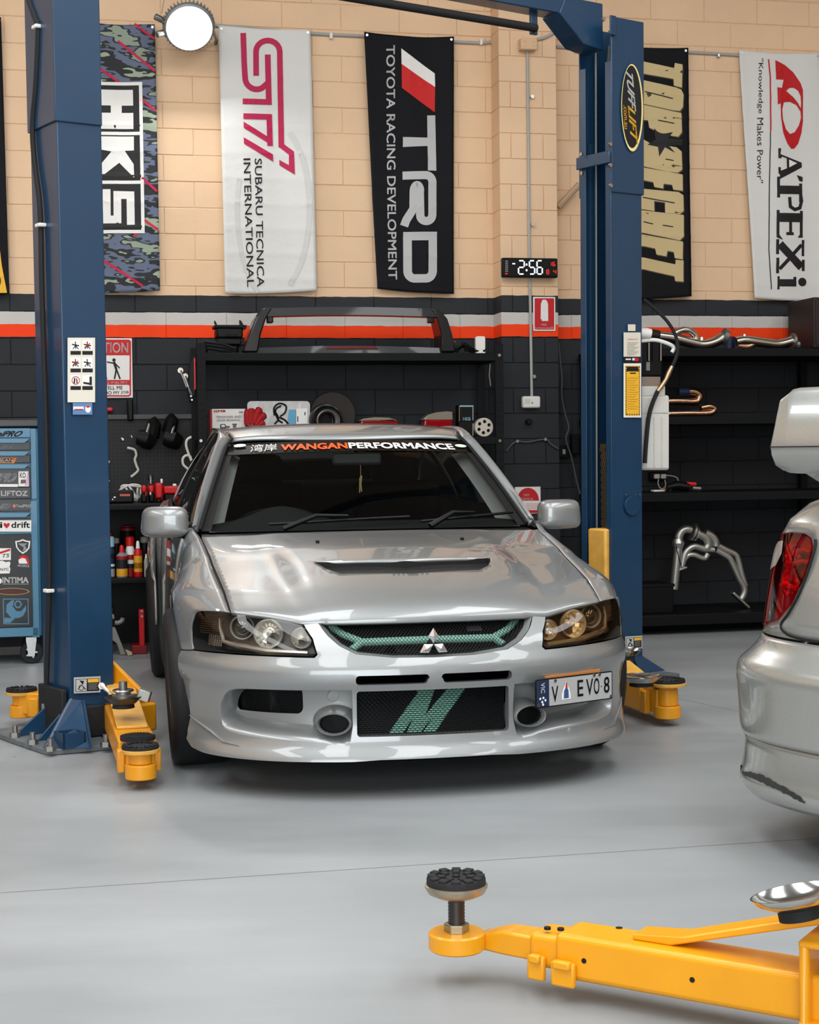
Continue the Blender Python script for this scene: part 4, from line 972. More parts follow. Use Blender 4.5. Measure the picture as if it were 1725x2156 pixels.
def warn(x0, y0, x1, y1, tilt):
    f = lambda q: (q[0], q[1] + tilt * (q[0] - x0) / (x1 - x0)); R = lambda a, b, c, d: [f((a, b)), f((c, b)), f((c, d)), f((a, d))]; W = x1 - x0; H = y1 - y0
    o = pmark('warning_plate', [R(x0, y0, x1, y1)], mat('plate_edge_silver', '#b4b6b6', .45), lift, flpl, .003)
    pmark('plate_ground', [R(x0 + .06 * W, y0 + .12 * H, x1 - .05 * W, y1 - .1 * H)], M_BPRINT, o, flpl, .0035)
    pmark('plate_picture', [R(x0 + .08 * W, y0 + .15 * H, x0 + .48 * W, y1 - .13 * H)], mat('plate_picture_grey', '#b9bcba', .5), o, flpl, .004)
    pmark('plate_heading', [R(x0 + .52 * W, y0 + .15 * H, x1 - .07 * W, y0 + .36 * H)], M_YPRINT, o, flpl, .004)
    cx, cy = x0 + .27 * W, y0 + .62 * H
    pmark('plate_figure', [[f((x0 + .2 * W, y0 + .2 * H)), f((x0 + .38 * W, y0 + .25 * H)), f((x0 + .33 * W, y0 + .5 * H))]] + stroke(ellipse(cx, cy + .03 * H, .09 * W, .15 * H, 14), 1.3, True) + stroke([(x0 + .15 * W, y0 + .75 * H), (x0 + .28 * W, y0 + .45 * H)], 1.5) + stroke([(x0 + .33 * W, y0 + .55 * H), (x0 + .44 * W, y0 + .75 * H)], 2), M_BPRINT, o, flpl, .0045)
    for k in range(5): pmark('plate_text_line', [R(x0 + .54 * W, y0 + (.43 + .085 * k) * H, x0 + (.9 - .05 * (k % 2)) * W, y0 + (.46 + .085 * k) * H)], M_GPRINT, o, flpl, .0045)
warn(155, 1426, 211, 1460, -2.5); warn(1316, 1340, 1352, 1367, -2)
ov = pmark('oval_badge', [ellipse(1331, 227, 23, 92, 40, rot=-.012)], mat('cream_yellow_print', '#ead58a', .5), lift, lplane(M_L, (0, -.167, 0), (0, -1, 0)), .002)
ovp = lplane(M_L, (0, -.167, 0), (0, -1, 0))
pmark('badge_ground', [ellipse(1330, 225, 20.5, 87, 40, rot=-.012)], M_BPRINT, ov, ovp, .003)
ptext('badge_lettering', 'TUFF', mat('silver_print', '#d4d4d0', .4), ov, ovp, (1317, 150), (1324, 228), 14, .004, .03, .22)
ptext('badge_lettering', 'LIFT', M_YPRINT, ov, ovp, (1322, 230), (1328, 298), 14, .004, .03, .22)
ptext('badge_lettering', '.com.au', M_YPRINT, ov, ovp, (1312, 222), (1314, 272), 6, .004, .02)
o = sheet('label_sheet', M_CREAM, 1322, 683, 1338, 697, flpl, lift)
o = sheet('label_sheet', M_CREAM, 1313, 700, 1349, 751, flpl, lift)
ptext('label_heading', 'CAPACITY', M_RPRINT, o, flpl, (1321, 716), (1343, 716), 3, .003)
for k in range(9): sheet('label_text_line', mat('faint_print', '#a9a699', .6), 1320, 721 + 3.2 * k, 1344 - (k % 3) * 4, 722.2 + 3.2 * k, flpl, o, .003)
o = sheet('label_strip', M_BPRINT, 1313, 751, 1349, 763, flpl, lift); pmark('strip_mark', [ellipse(1340, 757, 5, 4, 14)], M_RPRINT, o, flpl, .003); sheet('strip_mark', M_WPRINT, 1317, 755, 1328, 758, flpl, o, .003); sheet('strip_mark', M_WPRINT, 1331, 754, 1337, 759, flpl, o, .003)
o = sheet('caution_label', M_WPRINT, 1313, 765, 1350, 879, flpl, lift); sheet('label_ground', M_YPRINT, 1316, 770, 1347, 875, flpl, o, .003)
b_ = []
for k in range(22): 
    for x in (1317, 1345): b_.append([(x, 772 + 4.7 * k), (x + 1.8, 772 + 4.7 * k), (x + 1.8, 774.4 + 4.7 * k), (x, 774.4 + 4.7 * k)])
for k in range(6):
    for y in (771.5, 871.5): b_.append([(1319 + 5 * k, y), (1321.6 + 5 * k, y), (1321.6 + 5 * k, y + 2), (1319 + 5 * k, y + 2)])
setp(pmark('label_border', b_, M_BPRINT, o, flpl, .004), kind='stuff')
pmark('label_heading', [[(1318, 782), (1320, 772), (1343, 772), (1345, 782)]], M_BPRINT, o, flpl, .004); sheet('label_heading', M_BPRINT, 1326, 784.5, 1338, 787, flpl, o, .004)
for k in range(14): sheet('label_text_line', mat('ochre_print', '#c8982f', .6), 1321, 795 + 5 * k, 1343 - (k % 3) * 3, 796.5 + 5 * k, flpl, o, .004)
c = [flpl(1331 + 16 * math.cos(t), 1065 + 20 * math.sin(t)) for t in np.linspace(0, 2 * math.pi, 25)[:-1]]
cv = MB().prism(c, (0, -.006, 0)).build('round_cover', M_BLUE, lift, bevel=.002)
for px, py in ((1317, 1042), (1346, 1042)): bolt(px, py, flpl, cv, .005)
# ---- arms: built on their own axes in the lift's space
def disc(mb, c, r, h): return mb.cyl(c, Vector(c) + Vector((0, 0, h)), r, n=28)
def pad(parent, c, r, stem, tilt=0.):
    c = Vector(c); p = MB().lathe([(.001, 0), (r * .45, 0), (r * .5, .01), (r, .02), (r * 1.03, .032), (r * .96, .034)], 28, Matrix.Translation(c)).build('pad_cup', M_YWORN, parent)
    mb = MB(); disc(mb, c + Vector((0, 0, .03)), r * .98, .014); 
    for k in range(16): a = 2 * math.pi * k / 16; mb.box(c + Vector((math.cos(a) * r * .8, math.sin(a) * r * .8, .046)), (r * .3, .012, .008), Matrix.Rotation(a, 3, 'Z'))
    mb.build('rubber_pad', M_RUBBER, p)
def arm(P0, P1, w, h, z0, tip=.16, cover=True):
    """P0 root, P1 tip on the lift's floor plane"""
    P0 = Vector((P0[0], P0[1], 0)); P1 = Vector((P1[0], P1[1], 0)); d = (P1 - P0); L = d.length; d.normalize(); n = Vector((-d.y, d.x, 0)); Q = lambda x, y, z: P0 + d * x + n * y + Vector((0, 0, z))
    def bx(mb, x0, x1, y0, y1, za, zb, zc=None, zd=None):
        zc = za if zc is None else zc; zd = zb if zd is None else zd
        return mb.add([Q(x0, y0, za), Q(x1, y0, zc), Q(x1, y1, zc), Q(x0, y1, za), Q(x0, y0, zb), Q(x1, y0, zd), Q(x1, y1, zd), Q(x0, y1, zb)], [(3, 2, 1, 0), (4, 5, 6, 7), (0, 1, 5, 4), (1, 2, 6, 5), (2, 3, 7, 6), (3, 0, 4, 7)])
    mb = MB(); bx(mb, 0, L - tip - .02, -w / 2, w / 2, z0, z0 + h); A = mb.build('lift_arm', M_YEL, lift, bevel=.008)
    mb = MB(); bx(mb, L - tip - .06, L - .05, -w * .36, w * .36, z0 + .008, z0 + h - .012); bx(mb, L - tip + .0, L - tip + .05, -w * .56, -w * .36, z0, z0 + h * .8); bx(mb, L - tip + .0, L - tip + .05, w * .36, w * .56, z0, z0 + h * .8); mb.build('arm_extension', M_YEL, A, bevel=.006)
    if cover: mb = MB(); bx(mb, -.02, L - tip - .28, -w * .42, w * .42, z0 + h + .075, z0 + h + .085, z0 + h, z0 + h + .012); bx(mb, -.02, .0, -w * .42, w * .42, z0 + h, z0 + h + .08); mb.build('arm_ramp', M_YWORN, A, bevel=.004)
    mb = MB(); mb.cyl(Q(L - .05, 0, z0 - .01), Q(L - .05, 0, z0 + .045), w * .40, n=24); mb.cyl(Q(L - .05, 0, z0 + .045), Q(L - .05, 0, z0 + h - .01), w * .30, n=20); mb.build('arm_tip', M_YEL, A, bevel=.004)
    return A, Q, L
T = fl(299, 1644, .04); R0 = fl(263, 1489, .18)
A1, Q1, L1 = arm(R0 + (R0 - T) * .35, T, .145, .11, .05)
pad(A1, Q1(L1 - .05, 0, .118), .070, .0); 
mb = MB(); c = Q1(L1 - .17, 0, .165); disc(mb, c, .066, .012)
for k in range(13): x_ = -.054 + .009 * k; mb.box(c + Vector((x_, 0, .013)), (.0045, 2 * math.sqrt(.064 ** 2 - x_ * x_), .006))
mb.build('ribbed_pad', M_RUBBER, A1)
# tray of adaptors on that arm
T2 = fl(25, 1504, .05); A2, Q2, L2 = arm((-.05, .42), T2, .14, .11, .05, cover=False); pad(A2, Q2(L2 - .05, 0, .125), .072, 0)
T3 = fl(1416, 1512, .04); R3 = fl(1300, 1444, .10); A3, Q3, L3 = arm(R3 + (R3 - T3) * .25, T3, .15, .13, .045); pad(A3, Q3(L3 - .05, 0, .16), .082, 0)
mb = MB(); c = Q3(L3 - .20, .03, .178); disc(mb, c, .085, .014); mb.build('rubber_disc', M_RUBBER, A3)
MB().bb((.09, -.33, .05), (.22, .33, .17)).build('arm_yoke', M_YEL, lift, bevel=.01)
mb = MB(); v0 = flpl(229, 1395); mb.prism([Vector((.108, -.10, v0.z)), Vector((.108, -.10, .17)), Vector((.20, -.30, .17)), Vector((.16, -.30, .22))], (.02, 0, 0)); mb.build('carriage_gusset', M_YEL, lift, bevel=.004)
def dish(name, label, px, py, z, r, m, group=None):
    c = Vector(floor_at(px, py, z)); t = thing(name, label, 'dish', Matrix.Translation(c), group)
    MB().lathe([(.001, .02), (r * .55, .02), (r * .6, .0), (.001, .0)], 24).build('magnet_base', M_RUBBER, t)
    MB().lathe([(.001, .024), (r * .62, .024), (r * .92, .040), (r * 1.0, .046), (r * 1.0, .043), (r * .66, .018), (.001, .018)], 32).build('bowl', m, t)
    return t, c
M_POL = mat('polished_steel_dish', '#c9c9c6', .16, 1.)
dish('magnetic_tray', 'round polished steel dish in front of the right post, on the yellow arm', 1351, 1444, .20, .09, M_POL)
dish('magnetic_tray', 'steel dish half hidden behind the car headlamp, at the foot of the right post', 1318, 1388, .30, .07, M_POL)
t, c = dish('magnetic_tray', 'dark round tray with lift adaptors, on the front arm of the left post', 260, 1490, .235, .075, mat('dark_steel_dish', '#55524e', .3, .9))
MC = Matrix.Translation(c); ad = thing('lift_adaptor', 'small grey screw adaptor standing in the dark tray by the left post', 'adaptor', MC @ Matrix.Translation((.0, .0, .03)))
MB().lathe([(.001, 0), (.045, 0), (.045, .02), (.03, .024), (.03, .04), (.001, .04)], 20).build('adaptor_body', M_DULL, ad); MB().cyl((0, 0, .04), (0, 0, .075), .017, n=12).build('adaptor_stud', M_DULL, ad)
MB().lathe([(.040, .035), (.044, .039), (.040, .043)], 24).build('wire_loop', M_STEEL, ad)
b2 = thing('block_adaptor', 'pale grey block leaning in the dark tray beside the screw adaptor', 'adaptor', MC @ Matrix.Translation((.082, .01, .035))); MB().box((0, 0, .012), (.05, .04, .045), Matrix.Rotation(.3, 3, 'Y')).build('block_body', mat('zinc_grey', '#9fa09b', .4, .6), b2, bevel=.004)
p0 = Vector(floor_at(214, 1443, .30)); p1 = Vector(floor_at(246, 1472, .25)); sp = thing('spanner', 'chrome spanner sticking out of the dark tray beside the left post', 'spanner', Matrix.Translation(p1)); d = p0 - p1
MB().tube([Vector((0, 0, 0)), d * .5, d], [.008, .006, .009], 8).build('spanner_shaft', M_CHROME, sp); MB().cyl(d * .98 - Vector((0, .006, 0)), d * .98 + Vector((0, .006, 0)), .014, n=12).build('spanner_head', M_CHROME, sp)
# ---- power unit on the back of the right post
pu = lplane(M_W, (0, 0, 0), (0, -1, 0)); Pw = Plane(M_L @ Vector((SPAN + .14, -.02, 0)), M_W.to_3x3() @ Vector((0, -1, 0)), M_L)
def pub(x0, y0, x1, y1, dp):
    """upright box seen over a picture rectangle beside the right post"""
    a = Pw(x0, y0); b = Pw(x1, y0); c = Pw(x1, y1); e = Pw(x0, y1); n = LI.to_3x3() @ (M_W.to_3x3() @ Vector((0, dp, 0))); return MB().prism([a, b, c, e], n)
M_TANK = mat('translucent_tank', '#c9c8c2', .45, var=.05, vscale=8)
tk = pub(1345, 832, 1410, 990, .16).build('oil_tank', M_TANK, lift, bevel=.012)
pub(1345, 868, 1413, 872, .165).build('tank_rim', M_TANK, tk, bevel=.002)
for x in (1362, 1378, 1394): a = Pw(x, 878); b = Pw(x, 984); MB().tube([a, b], .005, 6).build('tank_rib', M_TANK, tk)
pub(1345, 812, 1402, 834, .14).build('tank_neck', M_TANK, tk, bevel=.008)
pub(1345, 793, 1392, 814, .13).build('valve_block', mat('bronze_grey_block', '#8f8074', .5, .6), lift, bevel=.005)
mo = pub(1345, 716, 1396, 794, .16).build('pump_motor', M_BLACK, lift, bevel=.012)
for x in (1364, 1373, 1389): MB().tube([Pw(x, 722) + Vector((0, -.01, 0)), Pw(x, 760) + Vector((0, -.01, 0))], .005, 6).build('motor_fin', M_STEEL if x != 1373 else M_DARK, mo)
pub(1361, 762, 1369, 780, .02).build('motor_label', M_GPRINT, mo)
a = Pw(1362, 702); MB().tube([Pw(1345, 702), a, Pw(1370, 704)], .03, 12).build('filler_elbow', M_WHITE, lift, bevel=.004)
MB().tube(bez([Pw(1350, 718), Pw(1380, 716), Pw(1408, 724), Pw(1419, 732), Pw(1415, 742)], 5), .011, 8).build('white_breather_hose', M_WHITE, lift)
off_ = LI.to_3x3() @ (M_W.to_3x3() @ Vector((0, -.03, 0)))
h = MB().tube([p + off_ for p in bez([Pw(1352, 632), Pw(1370, 647), Pw(1400, 676), Pw(1418, 706), Pw(1423, 732), Pw(1420, 752), Pw(1410, 775)], 6)], .010, 8).build('pressure_hose', M_RUBBER, lift)
MB().tube([p + off_ for p in [Pw(1411, 772), Pw(1404, 786), Pw(1398, 800), Pw(1388, 815), Pw(1381, 824)]], [.012, .015, .012, .014, .011], 8).build('hose_fitting', mat('pale_brass', '#b79d7c', .35, .9), h)
MB().tube([p + off_ for p in bez([Pw(1381, 824), Pw(1370, 850), Pw(1362, 880), Pw(1357, 930), Pw(1354, 975)], 6)], .012, 8).build('hose_tail', M_RUBBER, h)

# ------------------------------------------------------------------ cloth banners on the wall
def banner(name, label, cat, quad, m, out=.05, seed=0, crease=.004):
    """quad: picture corners TL, TR, BR, BL; returns thing, printing plane that follows the cloth"""
    pl0 = wall(out); TL, TR, BR, BL = [pl0(*q) for q in quad]; M = M_W @ Matrix.Translation((TL + TR) / 2); t = thing(name, label, cat, M, 'banners along the wall')
    c = (TL + TR) / 2; r = random.Random(seed); ph = [r.uniform(0, 6.28) for _ in range(4)]
    def wave(x, z):
        a = (x - TL.x) / (TR.x - TL.x); d = TL.z - z
        # hanging folds, and the flat creases of a cloth that was kept folded
        w = .007 * math.sin(5.1 * a + ph[0] + 1.7 * d) + .004 * math.sin(11 * a + ph[1] - 2.1 * d) + .006 * math.sin(2.4 * d + ph[2])
        cr = abs(((d / .165) % 1) - .5) * 2
        return w + crease * cr ** 6 + .5 * crease * (abs(((a * 2) % 1) - .5) * 2) ** 10
    def at(u, v):
        p = TL.lerp(TR, u).lerp(BL.lerp(BR, u), v); p.z -= .012 * math.sin(math.pi * u) * (1 if v == 0 else .6); return Vector((p.x - c.x, p.y - wave(p.x, p.z) - c.y, p.z - c.z))
    MB().grid(at, 26, 84).build('cloth', m, t, recalc=False, solid=.0015)
    class Pr:
        fine = 14
        def __call__(s, px, py, eps=.0):
            p = pl0(px, py); return Vector((p.x - c.x, p.y - wave(p.x, p.z) - c.y - eps - .003, p.z - c.z))
    pr = Pr()
    for u in (.03, .97):
        p = at(u, .012); MB().cyl(p + Vector((0, .004, 0)), p + Vector((0, -.008, 0)), .009, n=10).build('eyelet', M_STEEL, t)
    return t, pr
def fine(polys, k=12):
    """cut long quads across so that print follows the cloth"""
    out = []
    for q in polys:
        if len(q) != 4: out.append(q); continue
        a, b, c, d = [np.array(p, float) for p in q]; L = max(np.linalg.norm(b - a), np.linalg.norm(c - d)); W = max(np.linalg.norm(d - a), np.linalg.norm(c - b)); n = max(1, int(L / k)); w = max(1, int(W / k))
        for i in range(n):
            for j in range(w):
                P = lambda s, t: (a + (b - a) * s) * (1 - t) + (d + (c - d) * s) * t
                out.append([P(i / n, j / w), P((i + 1) / n, j / w), P((i + 1) / n, (j + 1) / w), P(i / n, (j + 1) / w)])
    return out
def cloth(name, col, var=0.):
    return mat(name, col, .75, bump=.25, bscale=26, var=var, vscale=2, spec=.25)
M_WCLOTH = cloth('white_banner_cloth', '#dcdcd8'); M_BCLOTH = cloth('black_banner_cloth', '#101216')
K1 = (0, 0, 3.369); K2 = (430, 0, 3.0263); K3 = (960, 0, 2.2549); K4 = (1540, 100, 3.9946); K5 = (1340, 90, 3.923)
# camouflage banner
def camo():
    m = bpy.data.materials.new('camouflage_cloth'); m.use_nodes = True; nt = m.node_tree; b = nt.nodes['Principled BSDF']; N = nt.nodes.new
    tc = N('ShaderNodeTexCoord'); mp = N('ShaderNodeMapping'); mp.inputs['Rotation'].default_value = (0, math.radians(38), 0); mp.inputs['Scale'].default_value = (1.7, 1, 5.2); nt.links.new(tc.outputs['Object'], mp.inputs[0])
    n = N('ShaderNodeTexNoise'); n.inputs['Scale'].default_value = 1.5; n.inputs['Detail'].default_value = 3; n.inputs['Roughness'].default_value = .68; nt.links.new(mp.outputs[0], n.inputs['Vector'])
    cr = N('ShaderNodeValToRGB'); cr.color_ramp.interpolation = 'CONSTANT'; e = cr.color_ramp.elements; e[0].position = 0; e[0].color = hexc('#9aa892'); e[1].position = .40; e[1].color = hexc('#1c2023')
    for p, c in ((.50, '#5f6a82'), (.575, '#24292c'), (.615, '#8f9c8b')): q = e.new(p); q.color = hexc(c)
    nt.links.new(n.outputs['Fac'], cr.inputs[0]); nt.links.new(cr.outputs[0], b.inputs['Base Color']); b.inputs['Roughness'].default_value = .7; return m
t, P = banner('banner', 'camouflage banner with three white block letters in boxes, beside the left post', 'banner', [(150, 44), (326, 50), (337, 612), (164, 616)], camo(), seed=1)
pmark('box_print', [[(204, 176), (294, 176), (299, 488), (207, 488)]], M_BPRINT, t, P, .001)
W_ = 3.6
pmark('box_outline', fine(stroke([(200, 176), (296, 176), (301, 488), (203, 488)], 7) + stroke([(203, 281), (298, 281)], 7) + stroke([(205, 384), (299, 384)], 7)), M_WPRINT, t, P, .002)
pmark('letter', fine([[(707, 636), (943, 636), (945, 748), (708, 748)], [(708, 800), (946, 800), (947, 915), (709, 915)], [(786, 748), (864, 748), (864, 800), (786, 800)]], 40), M_WPRINT, t, P, .002, K1)
pmark('letter', [[(712, 968), (950, 968), (950, 1068), (885, 1070), (948, 1165), (952, 1262), (846, 1155), (718, 1255), (716, 1165), (790, 1076), (713, 1062)]], M_WPRINT, t, P, .002, K1)
pmark('letter', fine(stroke([(756, 1343), (758, 1558), (833, 1558), (832, 1384), (925, 1386), (928, 1596)], 55), 40), M_WPRINT, t, P, .002, K1)
M_PINK = mat('crimson_print', '#c4043f', .6)
for a, b in (((955, 168), (1098, 275)), ((838, 288), (1100, 505)), ((700, 482), (845, 582)), ((998, 700), (1104, 788)), ((1006, 1262), (1112, 1360)), ((1012, 1555), (1120, 1632)), ((708, 1830), (1012, 2030)), ((950, 1680), (968, 1650))):
    pmark('red_stripe', fine(stroke([a, b], 17), 50), M_RPRINT if 0 else M_PINK, t, P, .0015, K1)
# white banner with the pink line-drawn letters
t, P = banner('banner', 'white banner with pink line-drawn letters and two lines of black capitals, by the round lamp', 'banner', [(460, 54), (654, 62), (667, 612), (474, 618)], M_WCLOTH, seed=2)
arcp = lambda cx, cy, rx, ry, a0, a1: ellipse(cx, cy, rx, ry, 10, 0, a0, a1)
p1 = [(247, 214), (253, 400), (258, 490)] + arcp(332, 500, 73, 72, 180, 60)[1:] + [(405, 530)]
p2 = [(330, 486), (329, 330)] + arcp(405, 332, 76, 72, 180, 360)[1:] + [(484, 500), (492, 940)]
pmark('pink_letters', fine(stroke(p1, 36) + stroke(p2, 36) + stroke([(404, 350), (412, 668)], 37) + stroke([(243, 650), (430, 652)], 36) + stroke([(248, 744), (432, 746)], 36) + stroke([(414, 746), (420, 930)], 36), 30) + [[(476, 935), (508, 918), (572, 966), (578, 1113), (480, 1052), (479, 1018), (540, 1052), (540, 986)], [(249, 779), (250, 818), (438, 930), (436, 890)], [(250, 878), (252, 918), (440, 1030), (439, 985)]], mat('magenta_print', '#b80a49', .6), t, P, .002, K2)
ptext('black_capitals', 'SUBARU TECNICA', M_BPRINT, t, P, (320, 1012), (338, 1828), 46, .002, .012, 0, K2)
ptext('black_capitals', 'INTERNATIONAL', M_BPRINT, t, P, (248, 1012), (275, 1828), 45, .002, .012, 0, K2)
for q, w in ((arcp(420, 1330, 250, 560, -60, 60), 34), (arcp(420, 1330, 210, 560, 110, 200), 30)): pmark('ghost_ring', stroke(q, w), mat('pale_grey_print', '#cfcfcc', .7), t, P, .001, K2)
# black banner with the slanted white and red stripes
t, P = banner('banner', 'black banner with white and red slanted stripe above tall grey letters, left of the pier', 'banner', [(766, 68), (955, 78), (956, 619), (795, 608)], M_BCLOTH, seed=3)
pmark('white_stripe', [[(1255, 310), (1470, 468), (1472, 555), (1257, 408)]], M_WPRINT, t, P, .002, K2)
pmark('red_stripe', [[(1257, 408), (1472, 555), (1470, 716), (1260, 560)]], mat('bright_red_print', '#cc0d10', .6), t, P, .002, K2)
M_SILP = mat('silver_cloth_print', '#b7b8b8', .6)
pmark('tall_letter', [[(1422, 735), (1473, 735), (1480, 1088), (1426, 1086), (1424, 930), (1268, 936), (1268, 872), (1423, 877)]], M_SILP, t, P, .002, K2)
Rp = [(1266, 1118), (1400, 1116)] + arcp(1412, 1160, 42, 44, -90, 0)[1:] + [(1453, 1370)] + arcp(1414, 1372, 38, 38, 0, 180)[1:] + [(1374, 1230)] + arcp(1356, 1220, 20, 40, 0, -180)[1:] + [(1334, 1330), (1290, 1400), (1275, 1440)]
pmark('tall_letter', fine(stroke(Rp, 52), 30), M_SILP, t, P, .002, K2)
pmark('tall_letter', fine(stroke([(1296, 1478), (1296, 1710)] + arcp(1340, 1725, 44, 50, 180, 90)[1:] + [(1410, 1775)] + arcp(1410, 1725, 44, 50, 90, 0)[1:] + [(1455, 1505), (1296, 1505)], 54), 30), M_SILP, t, P, .002, K2)
ptext('small_capitals', 'TOYOTA RACING DEVELOPMENT', M_SILP, t, P, (1158, 290), (1174, 1782), 56, .002, .02, 0, K2)
# black banner with gold block letters, half behind the right post
t, P = banner('banner', 'black banner with gold block letters, half hidden behind the right post', 'banner', [(1258, 92), (1449, 101), (1456, 624), (1262, 632)], M_BCLOTH, seed=4)
M_GOLD = mat('gold_print', '#cfba88', .6); M_GOLDD = mat('dark_gold_edge', '#4d3f28', .6)
def gl(polys): 
    pmark('letter_shadow', [[(x + 7, y + 10) for x, y in q] for q in polys], M_GOLDD, t, P, .0015, K5); pmark('gold_letter', polys, M_GOLD, t, P, .0025, K5)
X0 = -190
gl([[(X0, 130), (60, 155), (310, 210), (318, 168), (380, 180), (375, 372), (308, 355), (305, 300), (60, 255), (X0, 235)]])
gl([[(X0, 290), (70, 310), (330, 372), (370, 388), (388, 430), (384, 530), (360, 565), (300, 560), (70, 505), (X0, 490)]])
gl([[(X0, 520), (70, 512), (300, 568), (370, 580), (375, 740), (345, 778), (290, 770), (200, 745), (110, 700), (100, 640), (X0, 600)]])
gl([[(X0, 760), (70, 800), (150, 850), (240, 850), (330, 865), (372, 900), (376, 1050), (340, 1075), (260, 1066), (70, 1020), (X0, 1000)]])
gl([[(X0, 1010), (70, 1030), (380, 1090), (380, 1225), (300, 1215), (292, 1175), (225, 1165), (220, 1205), (150, 1190), (142, 1150), (70, 1135), (X0, 1120)]])
gl([[(X0, 1190), (60, 1205), (345, 1235), (385, 1260), (388, 1390), (355, 1418), (235, 1405), (235, 1320), (150, 1305), (150, 1390), (60, 1375), (X0, 1360)]])
gl([[(X0, 1370), (60, 1385), (388, 1425), (388, 1600), (355, 1635), (200, 1600), (60, 1570), (X0, 1560)]])
gl([[(X0, 1570), (60, 1585), (382, 1645), (378, 1790), (312, 1780), (305, 1730), (255, 1720), (245, 1765), (165, 1750), (155, 1700), (60, 1680), (X0, 1670)]])
gl([[(X0, 1760), (60, 1775), (318, 1832), (318, 1795), (384, 1800), (384, 1975), (316, 1970), (310, 1930), (60, 1872), (X0, 1855)]])
for q in ([(70, 402), (300, 463)], [(180, 640), (310, 668)], [(240, 962), (305, 975)], [(55, 1275), (312, 1325)], [(60, 1478), (140, 1497)], [(216, 1508), (300, 1522)]): pmark('letter_slit', stroke(q, 9), M_BPRINT, t, P, .0035, K5)
pmark('star_print', [[(148, 705), (190, 750), (240, 750), (300, 740), (262, 790), (380, 800), (375, 850), (265, 850), (318, 912), (235, 865), (190, 940), (180, 860), (95, 840), (160, 800)]], M_BPRINT, t, P, .004, K5)
# white banner with red emblem at the right edge
t, P = banner('banner', 'white banner with red oval emblem and black serif letters, beyond the right post', 'banner', [(1558, 104), (1727, 112), (1757, 634), (1588, 628)], M_WCLOTH, seed=5)
M_RB = mat('flag_red_print', '#bf0a14', .6)
pmark('red_emblem', [([(372, 105), (455, 150), (520, 210), (580, 300), (600, 360), (600, 620), (588, 720), (560, 810), (528, 852), (500, 855), (468, 815), (432, 720), (414, 600), (412, 470), (388, 482), (386, 335), (425, 342), (440, 272), (376, 268)],
    [(460, 365), (490, 340), (525, 340), (560, 365), (580, 410), (585, 470), (582, 515), (560, 470), (520, 420)], [(440, 462), (490, 458), (545, 485), (580, 540), (584, 590), (565, 660), (530, 715), (490, 730), (455, 690), (430, 610), (425, 520)])], M_RB, t, P, .002, K4)
pmark('red_line', fine(stroke([(315, 98), (328, 260), (327, 708)], 11), 40), M_RB, t, P, .002, K4); pmark('black_line', fine(stroke([(325, 710), (312, 1200), (310, 1700), (334, 2035)], 8), 40), M_BPRINT, t, P, .002, K4)
ptext('motto', '"Knowledge Makes Power"', M_BPRINT, t, P, (222, 92), (213, 1142), 50, .002, .0, 0, K4)
Sf = lambda x0, y0, x1, y1: [(x0, y0), (x1, y0), (x1, y1), (x0, y1)]
B_ = lambda polys: pmark('serif_letter', polys, M_BPRINT, t, P, .002, K4)
B_([[(388, 850), (412, 852), (405, 900), (590, 970), (590, 1010), (400, 1110), (400, 1075), (388, 1060), (386, 1010), (405, 1010), (408, 1040), (460, 1020), (460, 935), (418, 920), (412, 935), (388, 935)]])
pmark('letter_counter', [[(480, 945), (550, 975), (480, 1012)]], M_WPRINT, t, P, .003, K4)
B_([[(548, 1075), (598, 1090), (598, 1130), (570, 1125)]])
B_([Sf(376, 1090, 400, 1265), Sf(390, 1165, 590, 1235), Sf(568, 1145, 594, 1300)] + stroke([(580, 1235), (590, 1290), (575, 1350), (530, 1365), (490, 1340), (484, 1260)], 28))
B_([Sf(372, 1370, 396, 1600), Sf(390, 1395, 600, 1470), Sf(575, 1375, 600, 1600), Sf(480, 1470, 505, 1580), [(372, 1540), (425, 1620), (372, 1600)], [(600, 1540), (555, 1600), (600, 1600)], Sf(455, 1555, 520, 1580)])
B_(stroke([(400, 1655), (590, 1850)], 66) + stroke([(400, 1865), (590, 1660)], 30) + [Sf(370, 1615, 394, 1740), Sf(372, 1770, 396, 1900), Sf(592, 1620, 614, 1755), Sf(594, 1785, 618, 1880)])
B_([Sf(384, 1925, 402, 2035), Sf(396, 1950, 545, 2010), Sf(520, 1930, 545, 1990), ellipse(598, 1972, 36, 36, 20)])
# dark banner with a yellow corner at the left edge
t, P = banner('banner', 'dark banner with a yellow corner, cut off by the left edge of the photo', 'banner', [(-170, 30), (2, 36), (20, 619), (-150, 622)], M_BCLOTH, seed=6)
pmark('yellow_print', [[(-60, 560), (-2, 512), (4, 560), (15, 617), (-60, 617)]], M_YPRINT, t, P, .002); pmark('yellow_print_spot', [ellipse(-3, 592, 5, 11, 14)], M_BPRINT, t, P, .003)

